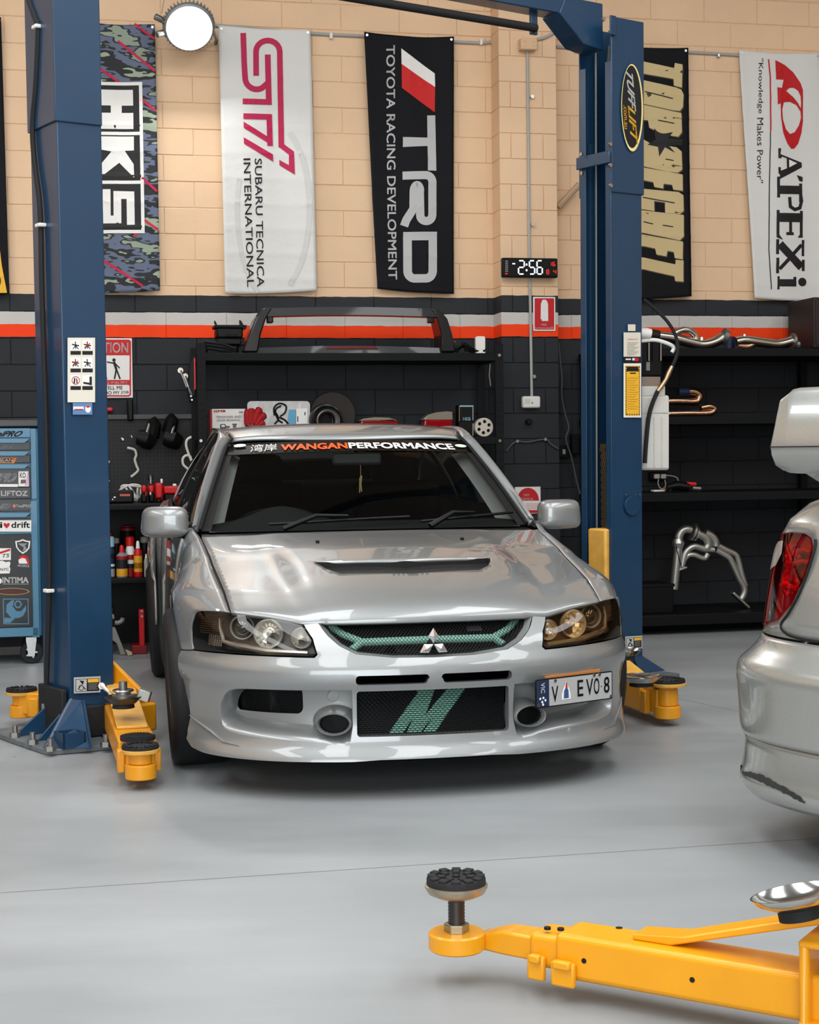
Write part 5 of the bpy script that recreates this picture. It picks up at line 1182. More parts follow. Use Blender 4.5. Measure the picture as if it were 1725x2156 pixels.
# ------------------------------------------------------------------ services on the wall
t, P, M = wthing('high_bay_lamp', 'round lit LED lamp with finned rim, high on the wall between two banners', 'lamp', 398, 56, .32)
lt = Matrix.Rotation(math.radians(38), 4, 'X')        # the face leans down to the room
R_ = .158
MB().lathe([(.001, .05), (R_ * .8, .05), (R_ * .98, .02), (R_ * 1.0, -.02), (R_ * .93, -.03), (R_ * .90, -.022)], 44, lt @ Matrix.Rotation(math.pi / 2, 4, 'X') @ Matrix.Scale(-1, 4, (0, 0, 1))).build('lamp_body', mat('lamp_grey', '#8b9092', .5, .3), t)
fm = MB()
Fr = lt @ Matrix.Rotation(math.pi / 2, 4, 'X')
for k in range(40):
    a = 2 * math.pi * k / 40; fm.box(Fr @ Vector((R_ * 1.0 * math.cos(a), R_ * 1.0 * math.sin(a), -.012)), (.02, .006, .045), (Fr @ Matrix.Rotation(a, 4, 'Z')).to_3x3())
setp(fm.build('cooling_fins', MATS['lamp_grey'], t), kind='stuff')
MB().lathe([(.001, .026), (R_ * .9, .024)], 40, Fr).build('lit_diffuser', mat('lit_led', (1, 1, 1), .5, emit=7), t)
for a in (Vector((-.215, 0, .055)), Vector((-.205, 0, -.06))): MB().tube([a, Vector((-.15, .02, a.z * .6))], .022, 8).build('bracket_knob', M_DULL, t, bevel=.004)
MB().tube([(-.17, .02, .08), (-.155, .0, .16)], .003, 5).build('stay_wire', M_DULL, t)
MB().tube([(.15, .03, 0), (.20, .25, -.01), (.20, .318, -.02)], .012, 8).build('lamp_arm', M_DULL, t)
for sx in (-.05, .05): MB().box((sx, .19, .03), (.02, .26, .03)).build('wall_bracket', M_DULL, t)
sp_ = bpy.data.lights.new('high_bay_glow', 'AREA'); sp_.shape = 'DISK'; sp_.size = .28; sp_.energy = 14; so = bpy.data.objects.new('high_bay_glow', sp_); COL.objects.link(so); so.parent = t
so.matrix_local = Fr @ Matrix.Translation((0, 0, .032)) @ Matrix.Rotation(math.pi, 4, 'X')
def pipe_thing(name, label, cat, pts, r, m, out, group=None, n=8, smooth=4):
    pl = wall(out); p = [pl(*q) for q in pts]; M = M_W @ Matrix.Translation(p[0]); t = thing(name, label, cat, M, group)
    q = [v - p[0] for v in p]; MB().tube(bez(q, smooth) if smooth else q, r, n).build('run', m, t); return t, wall(out, M), M
t, P, M = pipe_thing('conduit', 'thin grey conduit running along the beige wall behind the banners left of the pier', 'conduit', [(440, 52), (655, 70), (770, 76), (960, 88), (1020, 90), (1045, 86), (1098, 80)], .011, M_CONDUIT, .014)
for x, y in ((697, 76), (1013, 89)): p = P(x, y, .004); MB().box(p, (.02, .022, .04)).build('saddle_clip', M_WHITE, t, bevel=.004)
t, P, M = pipe_thing('conduit', 'thin grey conduit between the pier and the banner with red oval emblem', 'conduit', [(1172, 98), (1212, 101), (1340, 106), (1450, 110), (1575, 117), (1740, 126)], .011, M_CONDUIT, .014)
for x, y in ((1213, 106), (1513, 117)): p = P(x, y, .004); MB().box(p, (.02, .022, .03)).build('saddle_clip', M_STEEL, t, bevel=.004)
t, P, M = pipe_thing('conduit', 'long vertical grey conduit down the front of the pier to the white outlet', 'conduit', [(1111, 104), (1113, 300), (1115, 540), (1118, 700), (1120, 835)], .010, M_CONDUIT, PO + .012, smooth=0)
for x, y in ((1120, 204), (1121, 473), (1124, 793)): p = P(x, y, .004); MB().cyl(p, p + Vector((0, -.012, 0)), .013, n=10).build('saddle_clip', M_STEEL, t)
t, P, M = pipe_thing('conduit', 'short grey conduit kinking up to the right from the junction box on the pier', 'conduit', [(1132, 83), (1150, 78), (1168, 68)], .010, M_CONDUIT, PO + .014)
t, P, M = wthing('junction_box', 'beige junction box on the pier where the grey conduits meet', 'box', 1114, 104, PO + .07)
mb = MB(); pbox(mb, P, 1097, 80, 1132, 104, .068); bx = mb.build('box_body', mat('beige_box', '#dcb994', .6), t, bevel=.006)
for x in (1106, 1124):
    for y in (86, 96): p = P(x, y); MB().cyl(p, p + Vector((0, -.004, 0)), .008, n=8).build('box_screw', MATS['beige_box'], bx)
t, P, M = wthing('wall_outlet', 'white double outlet at the foot of the conduit on the pier', 'outlet', 1120, 860, PO + .05)
mb = MB(); pbox(mb, P, 1101, 834, 1139, 859, .048); b_ = mb.build('outlet_box', M_WHITE, t, bevel=.012); p = P(1121, 848); MB().cyl(p, p + Vector((0, -.003, 0)), .006, n=8).build('outlet_screw', M_DULL, b_)
pmark('outlet_recess', [rrect(1105, 840, 1117, 851, 2)], mat('outlet_shade', '#d2d0c8', .5), b_, P, .001)
# digital clock
t, P, M = wthing('digital_clock', 'black digital wall clock showing 2:56 on the pier', 'clock', 1117, 586, PO + .072)
mb = MB(); pbox(mb, P, 1058, 543, 1175, 584, .042); ck = mb.build('clock_case', M_BLACK, t, bevel=.008)
M_LED = mat('pale_led', '#dfeaf0', .4, emit=.75); M_LEDR = mat('red_led', '#ff3020', .4, emit=.5)
SEG = {'0': 'abcdef', '1': 'bc', '2': 'abged', '4': 'fgbc', '5': 'afgcd', '6': 'afgedc', '8': 'abcdefg'}
def digit(d, x, y, w, h, th, m):
    s = {'a': ((0, 0), (w, 0)), 'b': ((w, 0), (w, h / 2)), 'c': ((w, h / 2), (w, h)), 'd': ((0, h), (w, h)), 'e': ((0, h / 2), (0, h)), 'f': ((0, 0), (0, h / 2)), 'g': ((0, h / 2), (w, h / 2))}; out = []
    for k in SEG[d]:
        (ax, ay), (bx, by) = s[k]; dx, dy = (th * .55 if ax != bx else 0), (th * .55 if ay != by else 0); out += stroke([(x + ax + dx, y + ay + dy), (x + bx - dx, y + by - dy)], th)
    pmark('clock_digit', out, m, ck, P, .0015)
digit('2', 1092, 549, 12, 28, 2.7, M_LED); digit('5', 1115, 549, 11, 28, 2.7, M_LED); digit('6', 1131, 549, 11, 28, 2.7, M_LED)
pmark('clock_colon', [ellipse(1109, 557, 2, 2.4, 10), ellipse(1109, 569, 2, 2.4, 10)], M_LED, ck, P, .0015)
digit('1', 1156, 552, 5, 8, 1.1, M_LEDR); digit('6', 1164, 552, 5, 8, 1.1, M_LEDR); digit('8', 1151, 568, 5, 9, 1.2, M_LEDR); digit('4', 1166, 568, 5, 9, 1.2, M_LEDR)
pmark('clock_dash', [[(1079, 554), (1085, 554), (1085, 556.5), (1079, 556.5)]], M_LED, ck, P, .0015)
for k in range(6): pmark('clock_week_mark', [[(1064, 549 + 4.2 * k), (1070, 549 + 4.2 * k), (1070, 551 + 4.2 * k), (1064, 551 + 4.2 * k)]], M_GPRINT, ck, P, .0015)
pmark('clock_week_mark', [[(1064, 575), (1069, 575), (1069, 577), (1064, 577)]], M_LEDR, ck, P, .0015)
# signs
def sign(name, label, cat, px, py, out, rect, m, bev=.004, tk=.006, group=None):
    t, P, M = wthing(name, label, cat, px, py, out, group); mb = MB(); pbox(mb, P, *rect, tk); b = mb.build('panel', m, t, bevel=bev); return t, P, b
t, P, b = sign('fire_sign', 'red sign with white fire extinguisher silhouette, on the pier under the clock', 'sign', 1147, 698, PO + .008, (1123, 625, 1170, 697), M_WPRINT)
pmark('red_ground', [rrect(1126, 628, 1167, 694, 1.5)], M_RPRINT, b, P, .0015)
pmark('extinguisher_symbol', [[(1139, 640), (1141, 634), (1143, 631), (1149, 631), (1152, 634), (1154, 640), (1154.5, 676), (1141, 676), (1140.5, 672), (1138.5, 672)]], M_WPRINT, b, P, .0025)
ptext('sign_lettering', 'FIRE', M_WPRINT, b, P, (1140, 686), (1151, 686), 4.5, .0025, .01); ptext('sign_lettering', 'EXTINGUISHER', M_WPRINT, b, P, (1126.5, 694), (1166, 693), 4.5, .0025, .01)
t, P, b = sign('extinguisher_notice', 'small white notice with red half disc on the pier, behind the car mirror', 'sign', 1112, 1082, PO + .008, (1085, 1025, 1139, 1082), M_WPRINT)
pmark('red_disc', [ellipse(1112, 1054, 23, 27, 24, 0, 180, 360)], M_RPRINT, b, P, .0015); ptext('notice_lettering', 'DRY', M_WPRINT, b, P, (1103, 1045), (1115, 1045), 5, .0025, .01); ptext('notice_lettering', 'CHEMICAL', M_WPRINT, b, P, (1095, 1053), (1124, 1053), 5, .0025, .01); pmark('notice_bar', [[(1090, 1074), (1136, 1074), (1136, 1080), (1090, 1080)]], M_RPRINT, b, P, .0015)
for k in range(4): pmark('notice_line', [[(1108, 1060 + 3.4 * k), (1134, 1060 + 3.4 * k), (1134, 1061.2 + 3.4 * k), (1108, 1061.2 + 3.4 * k)]], mat('faint_red_print', '#d99a92', .6), b, P, .0015)
t, P, b = sign('caution_sign', 'red and white caution sign with two black stick men, half behind the left post', 'sign', 222, 842, .02, (166, 712, 279, 838), M_WPRINT, .006)
pmark('red_border', [(rrect(169, 715, 276, 835, 6), rrect(172, 810, 273, 832, 4), rrect(172, 748, 273, 800, 1))], M_RPRINT, b, P, .0015)
ptext('sign_heading', 'CAUTION', M_WPRINT, b, P, (172, 743), (270, 743), 22, .003, .01); ptext('sign_lettering', 'TO AVOID INJURY', M_WPRINT, b, P, (174, 809.5), (270, 809), 6, .003, .005)
ptext('sign_lettering', "DON'T TELL ME", M_BPRINT, b, P, (186, 821), (258, 820), 7.5, .003, .005); ptext('sign_lettering', 'HOW TO DO MY JOB', M_BPRINT, b, P, (175, 831), (271, 830), 7, .003, .005)
pmark('stick_man', [ellipse(240, 758, 3.6, 3.6, 14)] + stroke([(240, 762), (245, 778)], 5) + stroke([(245, 777), (241, 798)], 3.2) + stroke([(245, 777), (253, 798)], 3.2) + stroke([(241, 765), (225, 762)], 2.6) + stroke([(242, 765), (252, 775)], 2.6), M_BPRINT, b, P, .003)
pmark('stick_man', [ellipse(204, 758, 3.6, 3.6, 14)] + stroke([(205, 762), (213, 778)], 5) + stroke([(213, 777), (207, 798)], 3.2) + stroke([(213, 777), (225, 798)], 3.2) + stroke([(206, 766), (221, 764)], 2.6), M_BPRINT, b, P, .003)
# sagging dark cable and sockets on the pier
t, P, M = pipe_thing('cable', 'dark cable sagging across the pier between two clips', 'cable', [(1066, 950), (1078, 936), (1090, 929), (1110, 931), (1148, 925), (1160, 935), (1176, 945)], .006, mat('grey_cable', '#4c4d4e', .6), PO + .012)
for x, y in ((1089, 929), (1148, 925)): p = P(x, y); MB().cyl(p, p + Vector((0, -.012, 0)), .011, n=8).build('cable_clip', M_STEEL, t)
t, P, M = pipe_thing('cable', 'thin dark cable dropping down the wall just right of the pier', 'cable', [(1177, 722), (1180, 760), (1184, 800), (1183, 830), (1190, 870), (1198, 900), (1192, 925), (1203, 960), (1214, 1010), (1222, 1040)], .006, MATS['grey_cable'], .085)
t, P, M = wthing('power_socket', 'black wall socket just right of the pier under the dark cable', 'socket', 1188, 964, .05); mb = MB(); pbox(mb, P, 1178, 938, 1200, 964, .045); mb.build('socket_box', M_DARK, t, bevel=.006); pmark('socket_slot', [[(1185, 946), (1191, 946), (1191, 956), (1185, 956)]], M_GPRINT, t, P, .001)
t, P, M = wthing('power_socket', 'taller black socket box between the pier and the right post', 'socket', 1213, 956, .06); mb = MB(); pbox(mb, P, 1205, 914, 1221, 956, .055); mb.build('socket_box', M_DARK, t, bevel=.006)
t, P, M = pipe_thing('brace', 'pale timber brace leaning from the wall to the right post', 'brace', [(1175, 436), (1220, 388)], .022, mat('pale_timber', '#b99d80', .7), .10, smooth=0)
p = wall(PO + .03)(1114, 888); pk = thing('rubber_stop', 'small black round stop on the pier below the white outlet', 'stop', M_W @ Matrix.Translation(p)); MB().cyl((0, .03, 0), (0, -.02, 0), .02, n=12).build('knob', M_BLACK, pk, bevel=.005)

# ------------------------------------------------------------------ tool cabinet at the left edge
M_CAB = mat('teal_blue_cabinet', '#447a98', .4, coat=.2); M_CABD = mat('cabinet_black', '#0e0f11', .4, coat=.2)
t, P, M = wthing('tool_cabinet', 'teal and black tool cabinet on castors covered in stickers, cut by the left edge', 'cabinet', 0, 1345, .97)
mb = MB(); a = P(-150, 905); b = P(80, 1345); zt, zb, xl, xr = P(0, 903).z, 0., P(-150, 1100).x, P(84, 1130).x
MB().bb((xl, .02, .0), (xr, .55, zt)).build('cabinet_body', M_CAB, t, bevel=.01)
MB().bb((xl - .01, .0, zt), (xr + .01, .56, zt + .055)).build('top_mat', M_CABD, t, bevel=.012)
fp = lambda x0, y0, x1, y1, m, name, par=t, d=.018: (lambda q: (pbox(q, P, x0, y0, x1, y1, d, -.0), q.build(name, m, par, bevel=.003))[1])(MB())
fp(-150, 904, 64, 924, M_CAB, 'header')
ptext('header_lettering', 'ToolPRO', M_BPRINT, t, P, (-28, 921), (46, 921), 12, .003, .03, .15)
def drawer(y0, y1, x1=64):
    d = fp(-150, y0 + 9, x1, y1, M_CABD, 'drawer'); mb = MB(); A = [P(-150, y0 + 1), P(x1, y0 + 1), P(x1 - 12, y0 + 11), P(-150, y0 + 11)]; mb.prism([p + Vector((0, -.022, 0)) for p in A], (0, .03, 0)); mb.build('drawer_handle', M_CAB, d, bevel=.003); return d
d = drawer(924, 951); ptext('drawer_sticker', 'DIXIN', M_GPRINT, d, P, (-22, 946), (25, 946), 8, .003, .03, .2)
d = drawer(951, 978); pmark('drawer_sticker', [[(-40, 965), (36, 965), (30, 977), (-40, 977)]], mat('orange_sticker', '#d97a1e', .5), d, P, .002); pmark('drawer_sticker', [[(-40, 967), (29, 967), (25, 975), (-40, 975)]], M_BPRINT, d, P, .003); ptext('drawer_sticker', 'BEAN', M_WPRINT, d, P, (-2, 974.5), (27, 974), 7, .004, .02)
d = drawer(978, 1029); ptext('drawer_sticker', 'IPD', M_GPRINT, d, P, (-8, 1017), (34, 1017), 19, .003, .06, .25); pmark('drawer_sticker', [rrect(-40, 1021, 38, 1027, 1.5)], M_WPRINT, d, P, .002)
pmark('pink_square_sticker', [[(39, 994), (60, 994), (61, 1026), (39, 1026)]], M_WPRINT, d, P, .002); pmark('pink_square_sticker', [[(58, 996), (60, 996), (60, 1024), (52, 1024)]], mat('pink_foil', '#d9a9c9', .4), d, P, .003); ptext('pink_square_sticker', 'KO', M_BPRINT, d, P, (42, 1008), (54, 1008), 11, .003, .01)
pmark('pink_square_sticker', [[(44, 1012), (54, 1011), (55, 1019), (43, 1020)]], mat('brown_print', '#6b5f57', .6), d, P, .003)
d = fp(-150, 1029, 65, 1053, M_CABD, 'drawer'); ptext('drawer_sticker', 'LIFTOZ', M_WPRINT, d, P, (2, 1046), (58, 1046), 11, .003, .03); pmark('drawer_sticker', [[(-12, 1035), (-2, 1035), (-2, 1047), (-12, 1047)]], M_WPRINT, d, P, .003)
d = fp(-150, 1054, 66, 1080, M_CABD, 'drawer'); ptext('drawer_sticker', 'TUNED', M_GPRINT, d, P, (-24, 1074), (21, 1073), 11, .003, .04, .2); ptext('drawer_sticker', 'ToolPRO', M_WPRINT, d, P, (34, 1070), (65, 1070), 6, .003, .02); pmark('drawer_sticker', [[(26, 1067), (30, 1062), (34, 1067), (30, 1072)]], mat('salmon_print', '#c77a6a', .6), d, P, .003)
d = drawer(1080, 1096, 66); pmark('white_slogan_sticker', [rrect(-60, 1097, 66, 1121, 1)], M_WPRINT, d, P, .004)
ptext('slogan_lettering', 'drift', M_BPRINT, d, P, (24, 1113), (63, 1113), 13, .006, .025); ptext('slogan_lettering', 'i', M_BPRINT, d, P, (0, 1113), (5, 1113), 12, .006, .02)
pmark('heart_print', [[(14, 1114.5), (8, 1108), (7.5, 1104.5), (9.5, 1102.5), (12, 1103), (14, 1105.5), (16, 1103), (18.5, 1102.5), (20.5, 1104.5), (20, 1108)]], M_RPRINT, d, P, .006)
fp(-150, 1122, 66, 1128, M_CAB, 'blue_rail')
d = fp(-150, 1128, 70, 1325, M_CABD, 'door')
sh = [(48, 1137), (56, 1140), (64, 1141), (62, 1156), (56, 1163), (48, 1168), (40, 1162), (34, 1154), (32, 1141), (40, 1140)]
pmark('shield_sticker', [(sh, [((x - 48) * .8 + 48, (y - 1152) * .8 + 1152) for x, y in sh])], M_WPRINT, d, P, .002); pmark('shield_sticker', [[(38, 1146), (58, 1146), (52, 1150), (57, 1158), (48, 1163), (50, 1154), (43, 1150)]], M_GPRINT, d, P, .002)
pmark('helmet_sticker', [ellipse(50, 1183, 11, 11, 18, 0, 150, 390)], M_WPRINT, d, P, .002); pmark('helmet_sticker', [[(39, 1180), (42, 1172), (50, 1170), (58, 1174), (62, 1184), (62, 1192), (57, 1186), (54, 1178), (47, 1176)]], M_RPRINT, d, P, .003); ptext('helmet_sticker', 'MAVERICK', M_WPRINT, d, P, (37, 1195), (62, 1196), 5, .003, .02)
pmark('white_square_sticker', [rrect(-30, 1156, 23, 1181, 1)], M_WPRINT, d, P, .002); pmark('white_square_sticker', [[(-8, 1166), (21, 1157), (22, 1161), (0, 1168)]], M_RPRINT, d, P, .003); ptext('white_square_sticker', 'T5', M_GPRINT, d, P, (4, 1176), (20, 1175), 8, .003, .03, .2)
pmark('white_wave_sticker', [[(-30, 1184), (-4, 1184), (4, 1182), (12, 1185), (21, 1184), (22, 1190), (20, 1194), (22, 1200), (20, 1209), (-30, 1210)]], M_WPRINT, d, P, .002); ptext('white_wave_sticker', 'NYC', M_BPRINT, d, P, (1, 1204), (19, 1203), 6, .003, .01)
ptext('door_sticker', 'INTIMA', M_WPRINT, d, P, (5, 1229), (60, 1229), 12, .003, .04); pmark('door_sticker', [ellipse(-1, 1225, 5, 6, 14)], M_WPRINT, d, P, .003); pmark('door_sticker', [[(6, 1230.5), (60, 1230.5), (60, 1232), (6, 1232)]], M_GPRINT, d, P, .003)
pmark('oval_sticker', [(ellipse(26, 1247, 36, 7.5, 28), ellipse(26, 1247, 33, 6, 28))], mat('ochre_ring', '#b0832c', .5), d, P, .002); pmark('oval_sticker', [ellipse(26, 1248, 25, 3, 20)], mat('maroon_print', '#5d2230', .6), d, P, .003)
pmark('spanner_logo', stroke([(7, 1263), (59, 1263), (60, 1315), (8, 1315)], 2, True), M_CAB, d, P, .002)
pmark('spanner_logo', [[(8, 1313), (10, 1302), (24, 1303), (13, 1290), (14, 1275), (24, 1266), (30, 1265), (27, 1278), (34, 1288), (44, 1289), (53, 1279), (55, 1274), (55, 1287), (49, 1298), (40, 1303), (32, 1303), (22, 1313)], ], M_CAB, d, P, .002)
pmark('spanner_logo', [([(29, 1274), (34, 1266), (42, 1266), (47, 1274), (42, 1282), (34, 1282)], ellipse(38, 1274, 5, 5, 16))], M_CAB, d, P, .003)
fp(65, 904, 77, 1053, M_CAB, 'corner_post'); fp(66, 1056, 81, 1344, M_CAB, 'corner_post'); fp(-150, 1326, 82, 1345, M_CAB, 'bottom_rail')
zc = P(66, 1345).z; xk = P(66, 1368).x
for x in (xk, xk - .9):
    for y in (.07, .46):
        mb = MB().bb((x - .03, y - .03, zc - .03), (x + .03, y + .03, zc)).prism([(x - .03, y - .022, zc - .02), (x + .03, y - .022, zc - .02), (x + .018, y - .022, -.115 + zc), (x - .018, y - .022, zc - .115)], (0, .006, 0)); c_ = mb.build('castor', M_STEEL, t)
        M2 = Matrix.Translation((x, y, zc - .092)) @ Matrix.Rotation(math.pi / 2, 4, 'X')
        MB().lathe([(.035, -.018), (.062, -.018), (.068, -.01), (.068, .01), (.062, .018), (.035, .018)], 24, M2).build('castor_tyre', M_RUBBER, c_)
        mb = MB().lathe([(.001, .02), (.014, .02), (.016, -.02), (.001, -.02)], 12, M2)
        for k in range(5): mb.box(M2 @ Vector((.026 * math.cos(k * 1.257), .026 * math.sin(k * 1.257), 0)), (.034, .01, .03), (M2 @ Matrix.Rotation(k * 1.257, 4, 'Z')).to_3x3())
        mb.build('castor_hub', M_STEEL, c_)
t.location.z -= (M.translation.z + zc - .092 - .068)
MB()
# ------------------------------------------------------------------ workbench between left post and car
BO = .78
t, P, M = wthing('workbench', 'black steel workbench with a lower shelf, behind the left post', 'bench', 300, 1384, BO)
zf = -M.translation.z; xl, xr = P(150, 1070).x, P(410, 1070).x
zt = P(300, 1060).z; zs = P(300, 1217).z; BN_Z = zt + M.translation.z; BL_Z = zs + M.translation.z; zfl = P(300, 1384).z
MB().bb((xl, .0, zt - .045), (xr, BO - .07, zt)).build('bench_top', M_DARK, t, bevel=.012)
MB().bb((xl, .01, zs - .035), (xr, BO - .03, zs)).build('lower_shelf', M_DARK, t, bevel=.008)
for x in (xl + .03, xr - .03):
    for y in (.03, BO - .06): MB().bb((x - .025, y - .025, zf), (x + .025, y + .025, zt - .04)).build('leg', M_DARK, t, bevel=.003)
MB().bb((xl, BO - .035, zf), (xr, BO - .03, zt - .05)).build('back_panel', M_BLACK, t)
t, P, M = wthing('pegboard', 'dark perforated board on the wall above the workbench', 'board', 300, 1058, .03)
mb = MB(); pbox(mb, P, 170, 884, 406, 1058, .02); pb = mb.build('board', mat('pegboard_black', '#0f1114', .55), t)
holes_ = MB(); a, b = P(175, 890), P(402, 1054)
for i in range(30):
    for j in range(22): holes_.box((a.x + (b.x - a.x) * i / 29, a.y - .0005, a.z + (b.z - a.z) * j / 21), (.007, .002, .007))
setp(holes_.build('peg_holes', M_GAP, t), kind='stuff'); mb = MB(); pbox(mb, P, 170, 873, 406, 883, .03, -.02); mb.build('top_ledge', mat('ledge_grey', '#4a4a49', .6), t, bevel=.003)
def item(name, label, cat, px, py, out, group=None): return wthing(name, label, cat, px, py, out, group)
def cord(name, label, pts, r, m, out): return pipe_thing(name, label, 'cord', pts, r, m, out)
M_CORD = mat('white_cord', '#c9c6bd', .6)
cord('cord', 'white cord hanging from the pegboard down to the bundle of ties', [(268, 943), (283, 947), (287, 958), (284, 968), (288, 982), (291, 990), (284, 998), (276, 1004)], .0085, M_CORD, .08)
cord('cord', 'thin white cord beside the edge of the left post over the workbench', [(231, 971), (223, 980), (220, 988), (222, 1002), (230, 1014)], .006, M_CORD, .08)
cord('cord', 'looped white cable tie hanging just left of the black shelf rack', [(403, 920), (394, 926), (392, 938), (397, 955), (403, 970), (400, 961), (392, 959), (385, 966), (386, 978), (394, 986), (402, 993)], .008, M_CORD, .50)
t, P, M = item('tie_bundle', 'tangled bundle of white cable ties lying on the workbench', 'ties', 275, 1038, .56)
for pts in (([(245, 1022), (258, 1012), (275, 1005), (292, 1006), (300, 1014)]), ([(262, 1008), (272, 1022), (284, 1034)]), ([(270, 1006), (280, 1020), (288, 1034)]), ([(266, 1016), (268, 1026), (262, 1032)]), ([(290, 1010), (289, 1022), (293, 1032)]), ([(296, 1012), (296, 1026), (299, 1034)]), ([(255, 1014), (256, 1008), (266, 1006), (300, 1010), (302, 1016)])):
    MB().tube(bez([P(*q, .01 * (i % 2)) + Vector((0, 0, .004)) for i, q in enumerate(pts)], 4), .007, 6).build('tie', M_CORD, t)
MB().tube([P(262, 1029), P(276, 1028), P(290, 1034)], [.02, .03, .022], 8).build('tie_heads', M_CORD, t)
def tool(name, label, cat, px, py, out, boxes, group=None, bev=.012):
    """one thing from front rectangles: (part name, x0, y0, x1, y1, depth, material)"""
    t, P, M = item(name, label, cat, px, py, out, group)
    for nm, x0, y0, x1, y1, d, m in boxes: mb = MB(); pbox(mb, P, x0, y0, x1, y1, d); mb.build(nm, m, t, bevel=min(bev, .3 * d))
    return t, P, M
t, P, M = tool('tool_case', 'black tool case with a row of red sockets, at the left end of the workbench', 'case', 256, 1060, .70, [('case_body', 226, 1032, 282, 1060, .06, M_BLACK)]); 
for k in range(5): pmark('socket_mark', [rrect(252.5 + 4.4 * k, 1040, 256 + 4.4 * k, 1045, 1)], mat('salmon_red', '#d2604f', .5), t, P, .002)
pmark('case_latch', [[(236, 1050), (238, 1050), (238.5, 1053), (236.5, 1053)], ], M_WPRINT, t, P, .002); pmark('case_latch', [[(239, 1046), (243, 1045), (244, 1048), (240, 1049)]], M_WPRINT, t, P, .002)
tool('spray_gun', 'small red pistol-grip tool, first red tool on the workbench', 'tool', 304, 1060, .70, [('grip', 298, 1023, 309, 1039, .09, M_RED), ('base', 297, 1040, 310, 1060, .09, M_BLACK), ('trigger', 306, 1036, 309, 1045, .02, M_RED)])
tool('spray_gun', 'red tool with a clear plastic cup, second red tool on the workbench', 'tool', 318, 1060, .66, [('grip', 312, 1023, 325, 1040, .09, M_RED), ('cup', 312, 1001, 323, 1024, .08, clear_mat('smoky_cup', (.35, .35, .36), .06)), ('base', 313, 1040, 326, 1060, .09, M_BLACK), ('nozzle', 315, 1037, 319, 1046, .02, M_WHITE)])
tool('torque_tool', 'big red upright tool between the red bar and the two small red tools', 'tool', 335, 1060, .68, [('red_body', 327, 1017, 343, 1050, .12, M_RED), ('base', 329, 1050, 341, 1060, .1, M_BLACK), ('white_tip', 338, 1008, 343, 1018, .02, M_WHITE)])
tool('clamp_bar', 'long red bar tool lying along the right of the workbench', 'tool', 370, 1060, .66, [('red_bar', 344, 1026, 388, 1043, .12, M_RED), ('base', 346, 1043, 388, 1060, .12, M_BLACK), ('white_tab', 364, 1021, 372, 1027, .02, M_WHITE)])
for lb, pts in (('black nail gun hanging on the pegboard, the one further left', ((300, 903), (319, 900), (325, 890), (318, 884), (306, 925))), ('black nail gun hanging on the pegboard, the one further right', ((352, 905), (362, 905), (361, 880), (355, 878), (362, 925)))):
    (a, b, c, d, e) = pts; t, P, M = item('nail_gun', lb, 'tool', c[0], c[1] + 30, .07, 'nail guns on the pegboard')
    mb = MB(); mb.tube([P(c[0] - 6, c[1] + 30, .03), P(c[0], c[1] + 4, .05), P(*d, .06)], [.05, .045, .035], 10); mb.build('gun_body', M_BLACK, t)
    MB().tube([P(e[0] + 14, e[1] + 8, .03), P(*e, .05), P(e[0] - 16, e[1] - 4, .04)], [.05, .062, .05], 10).build('magazine', M_BLACK, t)
    MB().tube([P(a[0] + 14, a[1] - 12, .07), P(a[0] + 8, a[1] + 8, .08)], .010, 8).build('chrome_barrel', M_DULL, t)
for lb, (x, y) in (('small white hook tag on the pegboard, the larger of two', (258, 924)), ('small white sliver hook on the pegboard, the thinner of two', (277, 919))):
    t, P, M = item('peg_hook', lb, 'hook', x, y + 4, .05, 'white hooks on the pegboard'); w = 3 if x < 270 else 1.6; MB().prism([P(x - w, y - 3), P(x + w, y - 1), P(x + w, y + 4), P(x - w + 2, y + 3)], (0, .03, 0)).build('hook', M_WHITE, t, bevel=.002)
tool('torch_holder', 'black upright holder on the wall under the caution sign', 'holder', 275, 886, .07, [('holder_body', 268, 840, 281, 886, .035, M_BLACK)])
tool('red_rail', 'red bar on the wall just right of the left post', 'bar', 226, 868, .04, [('bar', 196, 858, 238, 867, .03, M_RED)])
# combination spanners hung on the rack's side
for k, (x0, y0, x1, y1, lb) in enumerate(((380, 780, 394, 815, 'chrome spanner hanging left of the black rack, the higher one'), (390, 792, 403, 832, 'chrome spanner hanging left of the black rack, the lower one'))):
    t, P, M = item('hanging_spanner', lb, 'spanner', x1, y1, .55, 'spanners at the rack side'); d = P(x0, y0)
    MB().tube([P(x1, y1), P((x0 + x1) / 2, (y0 + y1) / 2), d], [.010, .007, .010], 8).build('shaft', M_CHROME, t); MB().cyl(d + Vector((0, -.006, 0)), d + Vector((0, .006, 0)), .018, n=12).build('ring_end', M_CHROME, t)
t, P, M = item('tool_roll', 'black tool roll with a red edge hanging on the side of the black rack', 'roll', 404, 850, .53)
MB().prism([P(398, 770), P(411, 740), P(412, 830), P(400, 850), P(394, 820)], (0, .03, 0)).build('roll', M_BLACK, t, bevel=.006); MB().prism([P(408, 756), P(411, 752), P(412, 818), P(409, 822)], (0, .02, 0), Matrix.Translation((0, -.008, 0))).build('red_edge', M_RED, t)
for x, y in ((402, 834), (404, 842)): p = P(x, y); MB().cyl(p, p + Vector((0, -.01, 0)), .006, n=8).build('stud', M_STEEL, t)
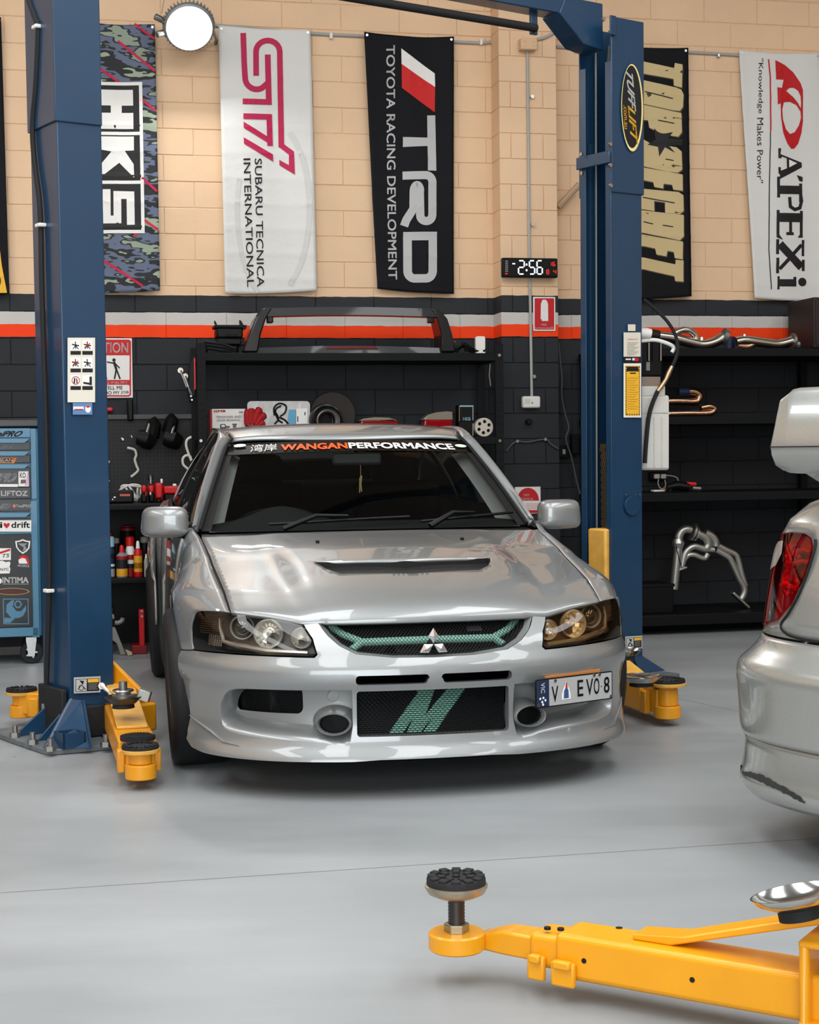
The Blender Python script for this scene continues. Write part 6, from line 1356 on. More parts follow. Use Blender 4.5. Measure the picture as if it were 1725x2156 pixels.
# ---- bottles and cans on the lower shelf
def can(name, label, x0, y0, x1, y1, capy, body, cap, out, group='cans and bottles on the bench shelf', shoulder=.75, bands=()):
    t, P, M = item(name, label, 'can' if 'can' in name else 'bottle', (x0 + x1) / 2, y1, out, group); a, b = P(x0, y1), P(x1, y1); r = (b.x - a.x) / 2; h = P(x0, y0).z - a.z; hc = P(x0, capy).z - a.z; c = Matrix.Translation((0, r, a.z - P((x0 + x1) / 2, y1).z))
    MB().lathe([(.001, 0), (r * .95, 0), (r, .006), (r, hc - .02), (r * shoulder, hc), (.001, hc)], 22, c).build('can_body', body, t)
    MB().lathe([(r * shoulder, hc), (r * .98 if shoulder > .7 else r * .5, hc + .004), (r * .96 if shoulder > .7 else r * .35, h - .006), (r * .6 if shoulder > .7 else r * .2, h), (.001, h)], 20, c).build('cap', cap, t)
    for f0, f1, m in bands: MB().lathe([(r * 1.012, hc * f0), (r * 1.012, hc * f1)], 22, c).build('label_band', m, t)
    return t, P
M_YL = mat('yellow_label', '#e3a31c', .5); M_NAVY = mat('navy_label', '#1d2748', .5); M_GJ = mat('grey_jug', '#83868a', .45); M_MAR = mat('maroon_label', '#8f1119', .5); M_PB = mat('pale_blue_cap', '#94bfc8', .45)
can('spray_can', 'spray can with pale blue cap, nearest the left post on the bench shelf', 222, 1133, 243, 1219, 1156, M_NAVY, M_PB, .66, bands=((.02, .28, mat('silver_label', '#9a9b9b', .4)), (.62, .8, M_BPRINT), (.36, .44, M_WPRINT)))
t, P = can('oil_bottle', 'grey oil bottle with red spout and yellow label on the bench shelf', 246, 1150, 270, 1218, 1166, M_GJ, M_RED, .70, shoulder=.5, bands=((.05, .34, M_YL), (.36, .72, M_BPRINT), (.72, .86, M_MAR)))
can('spray_can', 'white and maroon spray can with tall red cap on the bench shelf', 266, 1134, 285, 1218, 1154, M_WPRINT, M_RED, .64, bands=((.0, .28, M_MAR), (.28, .42, M_BPRINT), (.55, .72, M_MAR)))
can('glue_bottle', 'red and yellow bottle with white nozzle on the bench shelf', 283, 1142, 301, 1218, 1158, M_RED, M_WHITE, .70, shoulder=.5, bands=((.18, .74, M_YL), (.3, .5, M_MAR)))
can('slim_can', 'slim grey can with pale tip, last on the bench shelf', 304, 1170, 314, 1218, 1178, mat('slim_grey', '#a3a39d', .4), M_WHITE, .70, shoulder=.6)
can('slim_can', 'small red can with white tip, half hidden by the car on the bench shelf', 314, 1153, 326, 1218, 1163, M_MAR, M_WHITE, .64, shoulder=.6)
can('spray_can', 'black can with grey cap behind the grey oil bottle', 240, 1136, 253, 1214, 1148, M_BLACK, mat('grey_cap', '#9a9a98', .5), .48)
can('spray_can', 'black can with grey cap behind the slim grey can', 297, 1135, 315, 1214, 1149, M_BLACK, MATS['grey_cap'], .46)
can('paint_can', 'black tub with a red rim at the back of the bench shelf', 256, 1114, 287, 1214, 1119, M_BLACK, M_MAR, .30, bands=((.93, .99, M_MAR),))
can('spray_can', 'dark can with a red cap behind the pale blue cap', 224, 1124, 242, 1214, 1134, M_BLACK, M_MAR, .40)
# ---- under the bench
t, P, M = item('axle_stand', 'grey ratchet axle stand under the workbench', 'stand', 245, 1387, .68); M_CAST = mat('cast_grey', '#8b8a84', .55, .3)
zb = P(245, 1387).z; M.translation
MB().prism([P(226, 1300), P(241, 1300), P(242, 1325), P(226, 1325)], (0, .05, 0)).build('ratchet_post', M_CAST, t, bevel=.006)
MB().prism([P(220, 1326), P(242, 1326), P(266, 1386), P(254, 1387), P(246, 1362), P(222, 1345)], (0, .03, 0)).build('stand_leg', M_CAST, t, bevel=.005); MB().prism([P(215, 1326), P(222, 1326), P(222, 1386), P(208, 1386)], (0, .03, 0), Matrix.Translation((0, .12, 0))).build('stand_leg', M_CAST, t, bevel=.005)
mb = MB(); pbox(mb, P, 228, 1310, 241, 1326, .07, -.01); mb.build('ratchet_collar', M_BLACK, t, bevel=.004)
MB().tube(bez([P(242, 1318), P(250, 1318), P(257, 1314), P(259, 1308)], 4), .014, 8).build('ratchet_handle', M_CAST, t); mb = MB(); pbox(mb, P, 227, 1284, 241, 1300, .06); mb.build('saddle', M_BLACK, t, bevel=.006)
t, P, M = item('press_stand', 'red steel stand with a flat foot under the workbench', 'stand', 296, 1386, .66)
for nm, r_ in (('upright', (293, 1290, 305, 1368, .06)), ('foot', (278, 1366, 310, 1385, .16))): mb = MB(); pbox(mb, P, *r_); mb.build(nm, M_RED if nm == 'upright' else mat('dark_red_steel', '#7d0b10', .5), t, bevel=.006)
for y in (1294, 1305): p = P(299, y); MB().cyl(p, p + Vector((0, -.008, 0)), .008, n=8).build('pin', M_STEEL, t)
t, P, M = item('foam_block', 'pale cream offcut lying on the floor by the red stand foot', 'offcut', 272, 1385, .73); MB().prism([P(264, 1371), P(279, 1377), P(279, 1384), P(270, 1385)], (0, .03, 0)).build('offcut', mat('cream_foam', '#c2ab8d', .8), t, bevel=.005)

# ------------------------------------------------------------------ black rack behind the car
RO = .52
t, P, M = wthing('shelf_rack', 'black slotted-angle shelf rack behind the silver sedan, a black wing on top', 'rack', 738, 1342, RO)
zf = -M.translation.z
x0, x1 = P(415, 800).x, P(1060, 800).x; ztop = P(738, 743).z; th = ztop - P(738, 760).z
for x, px in ((x0, 424), (x1 - .055, 1050)):
    up = MB().bb((x, -.004, zf), (x + .055, 0, ztop + .06)).bb((x if px < 700 else x + .051, 0, zf), (x + .004 if px < 700 else x + .055, .05, ztop + .06)).build('upright', M_DARK, t)
    hm = MB()
    for k in range(40):
        for dx in (.017, .038): hm.box((x + dx, -.005, ztop + .03 - .047 * k), (.007, .004, .020))
    setp(hm.build('slots', M_GAP, up), kind='stuff')
    MB().bb((x, RO - .06, zf), (x + .05, RO - .055, ztop + .06)).build('upright', M_DARK, t)
RK_Z = []
for y in (743, 922, 1075, 1230):
    z = P(738, y).z; RK_Z.append(z + M.translation.z); MB().bb((x0 + .02, .0, z - th), (x1 - .02, RO - .05, z)).build('shelf_board', M_DARK, t, bevel=.004)
for y, px in ((928, 423), (928, 1052), (748, 1051)): p = P(px, y); MB().cyl(p, p + Vector((0, -.012, 0)), .010, n=8).build('bolt', M_STEEL, t)
MB().tube([P(1037, 765, -.05), P(1035, 790, -.05), P(1038, 812, -.05)], .005, 6).build('hanging_strap', M_DULL, t)
# boot wing on the top shelf
M_WING = mat('satin_black_wing', '#0e0f11', .35, coat=.5)
t, P, M = wthing('car_wing', 'black car wing with tall end legs and red brake strip on top of the rack', 'wing', 740, 741, .40)
def loft(mb, secs):
    n = len(secs[0])
    for A, B in zip(secs[:-1], secs[1:]): mb.add(list(A) + list(B), [(i, (i + 1) % n, n + (i + 1) % n, n + i) for i in range(n)])
    mb.add(secs[0], [tuple(range(n))]); mb.add(secs[-1], [tuple(range(n))[::-1]]); return mb
secs = []
for k in range(17):
    f = k / 16; x = 560 + 358 * f; top = 645.5 - 3.5 * math.sin(math.pi * f) + 1.5 * f; a, b = P(x, top), P(x, top + 19)
    secs.append([a + Vector((0, -.02, 0)), a + Vector((0, .05, .004)), a + Vector((0, .16, -.012)), b + Vector((0, .15, .035)), b + Vector((0, .02, .0)), b + Vector((0, -.025, .006))])
loft(MB(), secs).build('wing_blade', M_WING, t, ang=30)
for pts, w in (([(563, 645), (548, 668), (536, 700), (526, 738)], -1), ([(914, 646), (930, 668), (939, 700), (942, 738)], 1)):
    s_ = []
    for i, q in enumerate(pts):
        p = P(*q); wd = (.028, .034, .038, .05)[i]; s_.append([p + Vector((-wd, -.03, 0)), p + Vector((wd, -.03, 0)), p + Vector((wd, .19, 0)), p + Vector((-wd, .19, 0))])
    loft(MB(), s_).build('wing_leg', M_WING, t, bevel=.01, ang=30)
    q = pts[0]; mb = MB(); p = P(q[0] - w * 10 + w * 4, 671); mb.box(p + Vector((0, .02, .01)), (.04, .06, .05)); mb.build('leg_bracket', M_WING, t, bevel=.008)
mb = MB(); secs = []
for k in range(13):
    f = k / 12; x = 522 + 418 * f; h = 11 + 5 * math.sin(math.pi * f); a, b = P(x, 740 - h), P(x, 741); secs.append([a + Vector((0, 0, 0)), a + Vector((0, .12, .004)), b + Vector((0, .16, 0)), b + Vector((0, -.015, 0))])
loft(mb, secs).build('wing_base', M_WING, t, ang=30)
mb = MB(); mb.prism([P(690, 725.5), P(790, 725), P(796, 731), P(686, 731)], (0, .02, 0), Matrix.Translation((0, -.012, 0))); mb.build('brake_strip', mat('dull_red_lens', '#6d1f22', .3), t, bevel=.003)
# black plastic parts stacked at the left end
t, P, M = wthing('air_box', 'black plastic air box with clips, at the left end of the rack top', 'part', 487, 726, .42)
mb = MB(); pbox(mb, P, 456, 690, 512, 712, .16); mb.build('box_body', M_BLACK, t, bevel=.012); mb = MB(); pbox(mb, P, 452, 684, 518, 690, .18); mb.build('box_rim', M_DARK, t, bevel=.003)
for q in ([(458, 688), (451, 680), (452, 674), (456, 680)], [(505, 686), (504, 674), (508, 675), (514, 686)], [(520, 684), (510, 686), (513, 696), (519, 692)]): MB().prism([P(*p) for p in q], (0, .02, 0)).build('clip', M_BLACK, t)
mb = MB(); pbox(mb, P, 458, 712, 508, 726, .14); mb.build('box_neck', M_BLACK, t, bevel=.008)
mb = MB(); pbox(mb, P, 476, 703, 500, 709, .02, -.01); mb.build('box_panel', M_DARK, t, bevel=.002)
for k, (lb, q) in enumerate((('black ribbed trim piece lying at the far left of the rack top', [(430, 712), (470, 716), (500, 727), (500, 738), (436, 738)]), ('black curved trim piece under the air box on the rack top', [(500, 722), (518, 716), (522, 738), (500, 739)]))):
    t, P, M = wthing('trim_part', lb, 'part', q[-1][0] + 2, 741, .46 if k == 0 else .36, 'black trim parts on the rack'); MB().prism([P(*p) for p in q], (0, .10, 0)).build('trim_body', M_BLACK, t, bevel=.008)
    if k == 0:
        for j in range(3): MB().tube([P(433, 715 + 7 * j, .004), P(468, 720 + 7 * j, .004), P(496, 731 + 3 * j, .004)], .006, 6).build('rib', M_DARK, t)
t, P, M = wthing('trim_part', 'dark bracket with bronze tips beside the right wing leg on the rack', 'part', 972, 741, .40)
MB().tube(bez([P(950, 737), P(966, 730), P(975, 724), P(990, 734), P(1000, 739)], 3), [.02] * 13, 6).build('bracket_arm', M_BLACK, t); MB().tube([P(960, 738), P(976, 722), P(984, 738)], .016, 6).build('bracket_arm', M_BLACK, t); MB().tube([P(946, 722), P(960, 718)], .008, 6).build('bronze_tip', mat('bronze_part', '#7c5340', .5, .6), t)
t, P, M = wthing('wall_charger', 'small white rounded box standing at the right end of the rack top', 'box', 1012, 746, .48)
MB().prism([P(*p) for p in rrect(1002.5, 709, 1022, 738, 4)], (0, .03, 0)).build('charger_body', M_WHITE, t, bevel=.004); mb = MB(); pbox(mb, P, 1009, 737, 1017, 743, .02); mb.build('charger_stem', M_WHITE, t); mb = MB(); pbox(mb, P, 1004, 742, 1021, 745, .04, -.01); mb.build('charger_base', M_WHITE, t)
# ---- second shelf
t, P, M = wthing('parts_box', 'white and red parts carton with black print, at the left of the second shelf', 'box', 481, 921, .40)
mb = MB(); pbox(mb, P, 447, 857, 517, 921, .12); bx = mb.build('carton', mat('carton_white', '#dcd9d4', .6), t, bevel=.002); mb = MB(); pbox(mb, P, 443, 858, 447, 921, .11, .005); mb.build('carton_side', M_MAR, t)
ptext('carton_lettering', 'GMB', M_RPRINT, bx, P, (450, 864.5), (475, 864), 5, .002, .05); ptext('carton_lettering', 'TENSIONER AND', M_GPRINT, bx, P, (455, 877), (508, 876), 5, .002, .01); ptext('carton_lettering', 'IDLER BEARING', M_GPRINT, bx, P, (457, 883.5), (505, 882.5), 4.5, .002, .01)
pmark('carton_mark', [rrect(503, 862, 512, 866, .5)], M_GPRINT, bx, P, .0015)
pmark('bearing_picture', [rrect(463, 889, 476, 901, 3), rrect(474, 893, 484, 897, 1), rrect(489, 888, 499, 891, 1), rrect(490.5, 891, 497.5, 898, 1), [(470, 900), (482, 897), (478, 904)]], mat('photo_grey_print', '#5b5c60', .6), bx, P, .0015); pmark('bearing_picture', [ellipse(470, 893, 4, 2, 12)], M_WPRINT, bx, P, .002)
t, P, M = wthing('glove', 'pair of red work gloves beside the white carton on the second shelf', 'glove', 540, 921, .43); M_GLOVE = mat('red_glove', '#9d0b12', .75, bump=.3)
mb = MB(); mb.tube([P(538, 921), P(536, 905), P(534, 893)], [.045, .05, .045], 10); mb.build('palm', M_GLOVE, t)
for q in (((522, 893), (521, 872), (523, 861)), ((529, 890), (529, 870), (528, 858)), ((534, 890), (541, 870), (548, 857)), ((538, 893), (550, 878), (559, 870)), ((536, 898), (548, 892), (556, 886))): MB().tube(bez([P(*p, .01) for p in q], 3), [.024] * 6 + [.012], 8).build('finger', M_GLOVE, t)
t, P, M = wthing('parts_bag', 'clear plastic bag of black hoses with pale blue label on the second shelf', 'bag', 587, 921, .30)
MB().prism([P(*p) for p in rrect(521, 842, 653, 921, 8)], (0, .035, 0)).build('bag', mat('crumpled_clear_bag', '#c4c5c3', .18, bump=1., bscale=14, coat=.6), t, bevel=.008)
for q in ([(578, 872), (577, 856), (588, 847), (602, 852), (600, 866), (590, 874)], [(582, 868), (586, 880), (578, 890)], [(588, 876), (600, 882), (608, 892)], [(592, 852), (580, 860), (585, 880), (595, 888)]): MB().tube(bez([P(*p, .004) for p in q], 4), .006, 6).build('hose_piece', M_BLACK, t)
pmark('bag_label', [[(608, 860), (624, 860), (624, 890), (605, 890)]], mat('pale_blue_label', '#5f9fbf', .5), t, P, .002); pmark('bag_label', [[(624, 858), (647, 857), (647, 889), (624, 890)]], M_WPRINT, t, P, .002); pmark('bag_label_text', [[(641, 865), (643, 865), (643, 872), (641, 872)]], M_BPRINT, t, P, .003); pmark('bag_label_text', [[(626, 874), (628, 874), (628, 886), (626, 886)]], M_BPRINT, t, P, .003)
t, P, M = wthing('brake_disc', 'large dull brown brake disc leaning behind the black hub on the second shelf', 'disc', 700, 921, .22)
p = P(700, 876); MB().lathe([(.03, 0), (.15, 0), (.155, .01), (.15, .02), (.03, .02)], 36, Matrix.Translation(p) @ Matrix.Rotation(math.pi / 2, 4, 'X')).build('disc', mat('rusty_dark_disc', '#2b2522', .6, .3), t)
t, P, M = wthing('wheel_hub', 'black wheel hub disc with a round bore on the second shelf', 'hub', 687, 921, .36); p = P(689, 872)
MB().lathe([(.045, .03), (.052, 0), (.085, -.004), (.09, .0), (.098, .02), (.11, .024), (.115, .05), (.045, .06)], 40, Matrix.Translation(p) @ Matrix.Rotation(math.pi / 2, 4, 'X') @ Matrix.Scale(-1, 4, (0, 0, 1))).build('hub_disc', mat('gloss_black_part', '#121315', .25, .3), t, ang=40); MB().lathe([(.06, -.012), (.066, -.016), (.072, -.012)], 32, Matrix.Translation(p) @ Matrix.Rotation(math.pi / 2, 4, 'X') @ Matrix.Scale(-1, 4, (0, 0, 1))).build('hub_ring', M_DULL, t)
M_TLR = mat('tail_lamp_red', '#93060c', .15, coat=1)
def tail_lamp(label, pts, split, px, out):
    t, P, M = wthing('tail_lamp', label, 'lamp', px, 921, out, 'spare tail lamps on the second shelf'); top = [q for q in pts]
    c = np.mean(pts, 0); up = [q for q in pts if q[1] <= split] ; lo_ = [(min(p[0] for p in pts), 921), *[(x, split) for x in (min(p[0] for p in pts) + 4, max(p[0] for p in pts))], (max(p[0] for p in pts), 921)]
    MB().prism([P(*q) for q in lo_], (0, .12, 0)).build('red_lens', M_TLR, t, bevel=.01); MB().prism([P(*q) for q in pts], (0, .11, 0)).build('clear_lens', mat('smoky_lens', '#8c8072', .2, coat=1), t, bevel=.008); MB().prism([P(q[0], q[1]) for q in lo_], (0, .04, 0), Matrix.Translation((0, .12, 0))).build('lamp_back', M_BLACK, t, bevel=.01)
tail_lamp('spare red and clear tail lamp lying on the second shelf, nearer the black hub', [(756, 886), (766, 881), (790, 878), (820, 879), (836, 884), (838, 886)], 886, 796, .38)
tail_lamp('spare red and clear tail lamp beside the black cartons on the second shelf', [(890, 885), (902, 874), (920, 869), (940, 867), (953, 868), (954, 885)], 885, 924, .40)
for lb, y0, y1 in (('upper of two small black cartons with pale blue print, on the second shelf', 853, 887), ('lower of two small black cartons with pale blue print, on the second shelf', 888, 920)):
    t, P, M = wthing('carton', lb, 'box', 981, y1, .44, 'small black cartons'); mb = MB(); pbox(mb, P, 967, y0, 997, y1, .10); b = mb.build('carton_body', M_BLACK, t, bevel=.002)
    if y0 < 870: pmark('carton_edge', [[(968, y0 + .5), (997, y0 + .5), (997, y0 + 3.5), (968, y0 + 3.5)]], mat('pale_blue_print', '#8fb3bf', .5), b, P, .0015); pmark('carton_edge', [[(966.5, y0 + 2), (968, y0 + 2), (968, y1), (966.5, y1)]], mat('tan_edge', '#8c6a4e', .6), b, P, .0015)
    ptext('carton_lettering', 'HKB', mat('pale_blue_print', '#8fb3bf', .5), b, P, (975 - (2 if y0 > 870 else 0), y1 - 1.5), (991 - (2 if y0 > 870 else 0), y1 - 1.5), 7, .002, .05)
    pmark('carton_edge', [[(995, y0 + 4), (997, y0 + 4), (997, y1 - 2), (995, y1 - 2)]], M_GPRINT, b, P, .0015)
t, P, M = wthing('cam_pulley', 'pale metal pulley wheel with six round holes on the second shelf', 'pulley', 1018, 921, .46); p = P(1018, 901.5); r = (P(1037, 901).x - P(999, 901).x) / 2
hl_ = [[(r * .60 * math.cos(a) + r * .19 * math.cos(q), r * .60 * math.sin(a) + r * .19 * math.sin(q)) for q in np.linspace(0, 2 * math.pi, 13)[:-1]] for a in [math.pi / 3 * k + .4 for k in range(6)]]
mb = MB(); mb.flat([[p + Vector((x, 0, z)) for x, z in ellipse(0, 0, r, r, 36)]] + [[p + Vector((x, 0, z)) for x, z in h] for h in hl_]); pw = mb.build('pulley_face', mat('cast_alloy', '#cfc8ba', .4, .4), t, recalc=False, flatsh=True, solid=.02); pw.modifiers['solid'].offset = 1
MB().cyl(p + Vector((0, -.012, 0)), p + Vector((0, .02, 0)), r * .16, n=12).build('pulley_hub', M_DULL, t); MB().lathe([(r * .92, -.006), (r * 1.0, -.006), (r * 1.0, .03), (r * .92, .03)], 36, Matrix.Translation(p) @ Matrix.Rotation(math.pi / 2, 4, 'X') @ Matrix.Scale(-1, 4, (0, 0, 1))).build('pulley_rim', MATS['cast_alloy'], t)
MB().cyl(p + Vector((0, .022, 0)), p + Vector((0, .03, 0)), r * .9, n=32).build('pulley_back', M_GAP, t)

# ------------------------------------------------------------------ long black shelving right of the lift
SO = .72
t, P, M = wthing('shelving', 'long black shelving with four boards against the dark wall, right of the blue post', 'shelving', 1500, 1343, SO)
zf = -M.translation.z; xa, xb = P(1288, 900).x, P(2050, 900).x
SH_Z = []
for y0, y1 in ((733, 750), (876, 893), (1036, 1054), (1291, 1313)):
    z0, z1 = P(1530, y1).z, P(1530, y0).z; SH_Z.append(z1 + M.translation.z); MB().bb((xa, 0, z0), (xb, SO - .04, z1)).build('shelf_board', M_DARK, t, bevel=.004)
for x in (xa + .03, (xa + xb) / 2 + .35, xb - .05):
    for y in (.03, SO - .08): MB().bb((x - .025, y - .025, zf), (x + .025, y + .025, P(1530, 735).z)).build('upright', M_DARK, t)
MB().bb((xa, .25, zf), (xb, .27, P(1530, 1311).z)).build('under_shelf_shade', M_BLACK, t)  # black sheet standing in for the shade below the bottom board
t, P, M = wthing('tall_cabinet', 'dark tall cabinet edge standing at the right border of the photo', 'cabinet', 1735, 732, .55)
zc_ = P(1725, 733).z; mb = MB(); pbox(mb, P, 1714, 626, 1800, 732, .4); cb = mb.build('cabinet_body', mat('dark_brown_panel', '#241c1a', .5), t, bevel=.004); mb = MB(); pbox(mb, P, 1718, 632, 1796, 728, .01, -.008); mb.build('cabinet_door', MATS['dark_brown_panel'], t, bevel=.003)
M_EXH = mat('stainless_pipe', '#cbc8c0', .18, 1.); M_EXHB = mat('bronzed_pipe', '#c6a184', .28, 1., var=.2, vscale=30)
def pipe(name, label, runs, px, py, out, group='exhaust pipes on the shelves'):
    t, P, M = wthing(name, label, 'pipe', px, py, out, group)
    for pts, r, m, nm in runs: MB().tube(bez([P(x, y, -e) for x, y, e in [(q + (0,))[:3] for q in pts]], 5), r, 14).build(nm, m, t, ang=60)
    return t, P
def flange(t, P, x, y, r, d, e=0., m=None):
    p = P(x, y, -e); MB().cyl(p, p + Vector(d), r, n=16).build('flange', m or M_DULL, t, bevel=.002)
t, P = pipe('exhaust_pipe', 'polished exhaust front pipe with a bent branch, left on the top right shelf', [([(1385, 703), (1420, 708), (1455, 717), (1480, 722), (1505, 716), (1524, 705)], .036, M_EXH, 'main_pipe'), ([(1418, 700), (1435, 691), (1452, 692), (1464, 702), (1466, 714)], .022, M_EXH, 'branch_pipe')], 1450, 732, .50)
flange(t, P, 1521, 702, .055, (.03, 0, -.012)); MB().tube([P(1372, 700), P(1387, 703)], .038, 12).build('dark_sleeve', mat('sooty_steel', '#2d2723', .5, .6), t); MB().cyl(P(1478, 712), P(1478, 706), .016, n=8).build('sensor_boss', M_EXH, t)
t, P = pipe('exhaust_pipe', 'polished exhaust pipe with flange, right on the top right shelf', [([(1550, 716), (1570, 713), (1610, 718), (1640, 721), (1668, 714)], .034, M_EXH, 'main_pipe'), ([(1552, 724), (1575, 726), (1592, 716)], .026, M_EXHB, 'branch_pipe')], 1610, 732, .46)
flange(t, P, 1668, 714, .055, (.018, 0, 0)); MB().cyl(P(1568, 706), P(1568, 700), .014, n=8).build('sensor_boss', M_EXH, t); MB().tube([P(1674, 722), P(1682, 722)], .03, 10).build('pipe_end', M_DULL, t)
t, P, M = wthing('silicone_hose', 'short dark blue silicone hose standing between the exhaust pipes', 'hose', 1540, 732, .40); a = P(1530, 731); b = P(1551, 731); c = Vector(((a.x + b.x) / 2, .04, 0)); r = (b.x - a.x) / 2; h = P(1540, 700).z - a.z; MB().lathe([(r * .85, 0), (r, 0), (r, h), (r * .85, h), (r * .85, 0)], 24, Matrix.Translation((c.x, c.y, a.z))).build('hose', mat('navy_silicone', '#1b2745', .5), t)
t, P = pipe('bent_pipe', 'bronzed U-bend pipe with blue end, upper one on the second right shelf', [([(1386, 872), (1390, 852), (1402, 840), (1440, 839), (1458, 840), (1470, 836), (1472, 826), (1462, 819), (1446, 819)], .027, M_EXHB, 'pipe')], 1430, 872, .36, 'bent pipes on the second right shelf')
MB().tube([P(1450, 819), P(1428, 819)], .031, 12).build('blue_sleeve', MATS['navy_silicone'], t)
for k in range(7): MB().cyl(P(1447 + 3.4 * k, 840), P(1448.2 + 3.4 * k, 840), .0295, n=14).build('weld_bead', M_EXHB, t)
t, P = pipe('bent_pipe', 'bronzed bent pipe lying lower on the second right shelf', [([(1400, 858), (1450, 857), (1488, 857), (1502, 853), (1503, 846), (1492, 843), (1476, 846)], .022, M_EXHB, 'pipe')], 1450, 874, .50, 'bent pipes on the second right shelf')
for k in range(6): MB().cyl(P(1486 + 3 * k, 857 - .4 * k * k * .4), P(1487 + 3 * k, 857 - .4 * k * k * .4), .024, n=14).build('weld_bead', M_EXHB, t)
t, P, M = wthing('wall_outlet', 'white double plug outlet on the dark wall above the third right shelf', 'outlet', 1390, 1012, .05); mb = MB(); pbox(mb, P, 1370, 994, 1404, 1012, .04); mb.build('outlet_plate', M_BLACK, t, bevel=.004)
for x in (1382, 1396): mb = MB(); pbox(mb, P, x - 6, 998, x + 5, 1008, .03, -.03); mb.build('plug', M_WHITE, t, bevel=.006)
t, P, M = pipe_thing('charger_lead', 'thin white lead curling from the outlet to the shelf', 'cord', [(1403, 1001), (1415, 1002), (1426, 1006), (1429, 1016), (1429, 1024)], .004, M_CORD, .12); MB().tube(bez([P(x, y) for x, y in ((1387, 1009), (1386, 1018), (1390, 1027), (1396, 1030), (1402, 1022), (1400, 1010))], 4), .004, 6).build('second_lead', M_CORD, t)
MB().tube([P(1398, 1026), P(1400, 1032)], .008, 6).build('yellow_tag', mat('amber_tag', '#c98a2e', .5), t)
t, P, M = wthing('small_phone', 'small white flat gadget lying on the third right shelf under the leads', 'gadget', 1388, 1035, .40); mb = MB(); pbox(mb, P, 1377, 1031, 1401, 1035, .06); mb.build('gadget_body', M_WHITE, t, bevel=.004)
t, P, M = wthing('power_drill', 'black and red cordless tool lying on the third right shelf', 'tool', 1440, 1035, .45); MB().tube([P(1405, 1026), P(1425, 1022), P(1450, 1026)], [.02, .035, .03], 10).build('tool_body', M_BLACK, t); MB().tube([P(1446, 1019), P(1465, 1020)], .016, 8).build('red_grip', M_RED, t); MB().cyl(P(1458, 1028), P(1475, 1029), .016, n=10).build('chuck', M_DULL, t); MB().tube([P(1410, 1026), P(1412, 1034)], .02, 8).build('tool_foot', M_BLACK, t)
# headers hanging over the bottom shelf
t, P, M = wthing('exhaust_manifold', 'dull steel exhaust manifold of curved pipes on the bottom right shelf', 'manifold', 1490, 1290, .48); KX = (1370, 1100, 7.5)
def hp(pts, r, nm='runner'):
    MB().tube(bez([P(x / 7.5 + 1370, y / 7.5 + 1100, e) for x, y, e in [(q + (0,))[:3] for q in pts]], 5), r, 12).build(nm, mat('satin_steel', '#b3b4ae', .35, .9), t, ang=60)
hp([(372, 1130), (395, 900), (420, 650), (440, 440), (450, 300), (490, 215), (570, 180), (640, 195)], .030, 'down_pipe'); hp([(700, 235), (800, 275), (880, 330), (910, 420), (880, 490)], .030); hp([(1000, 510), (850, 495), (700, 455), (600, 500), (540, 590), (505, 740)], .023); hp([(905, 570), (860, 640), (790, 630), (690, 590), (590, 600), (520, 690), (490, 800)], .021); hp([(860, 235), (960, 290), (1020, 370), (1030, 450)], .030)
hp([(1050, 430), (1200, 510), (1340, 580), (1390, 680), (1440, 880), (1500, 1080)], .021); hp([(1030, 510), (1220, 620), (1290, 720), (1400, 960), (1480, 1110), (1470, 1220), (1430, 1290)], .025)
for (x, y, d) in ((655, 220, (.012, 0, -.004)), (705, 250, (.012, 0, -.004))): p = P(x / 7.5 + 1370, y / 7.5 + 1100); MB().cyl(p, p + Vector(d), .062 if x < 700 else .05, n=16).build('flange', MATS['satin_steel'], t)
p = P(1415 / 7.5 + 1370, 1300 / 7.5 + 1100); MB().box(p, (.16, .06, .018), Matrix.Rotation(math.radians(42), 3, 'Y')).build('flange', MATS['satin_steel'], t, bevel=.004); p = P(490 / 7.5 + 1370, 805 / 7.5 + 1100); MB().box(p, (.07, .05, .015), Matrix.Rotation(-.3, 3, 'Y')).build('flange', MATS['satin_steel'], t, bevel=.004)
MB().tube([P(380 / 7.5 + 1370, 470 / 7.5 + 1100, .03), P(470 / 7.5 + 1370, 790 / 7.5 + 1100, .03)], .003, 5).build('hanging_wire', M_BLACK, t); MB().tube([P(430 / 7.5 + 1370, 330 / 7.5 + 1100), P(440 / 7.5 + 1370, 400 / 7.5 + 1100), P(440 / 7.5 + 1370, 480 / 7.5 + 1100)], [.032, .044, .032], 12).build('flex_joint', MATS['satin_steel'], t)
t, P, M = wthing('storage_crate', 'black crate on the bottom right shelf beside the right post', 'crate', 1390, 1291, .60); mb = MB(); pbox(mb, P, 1350, 1231, 1419, 1290, .3); mb.build('crate_body', M_BLACK, t, bevel=.006); mb = MB(); pbox(mb, P, 1349, 1228, 1421, 1234, .31, -.005); mb.build('crate_rim', M_DARK, t, bevel=.003)

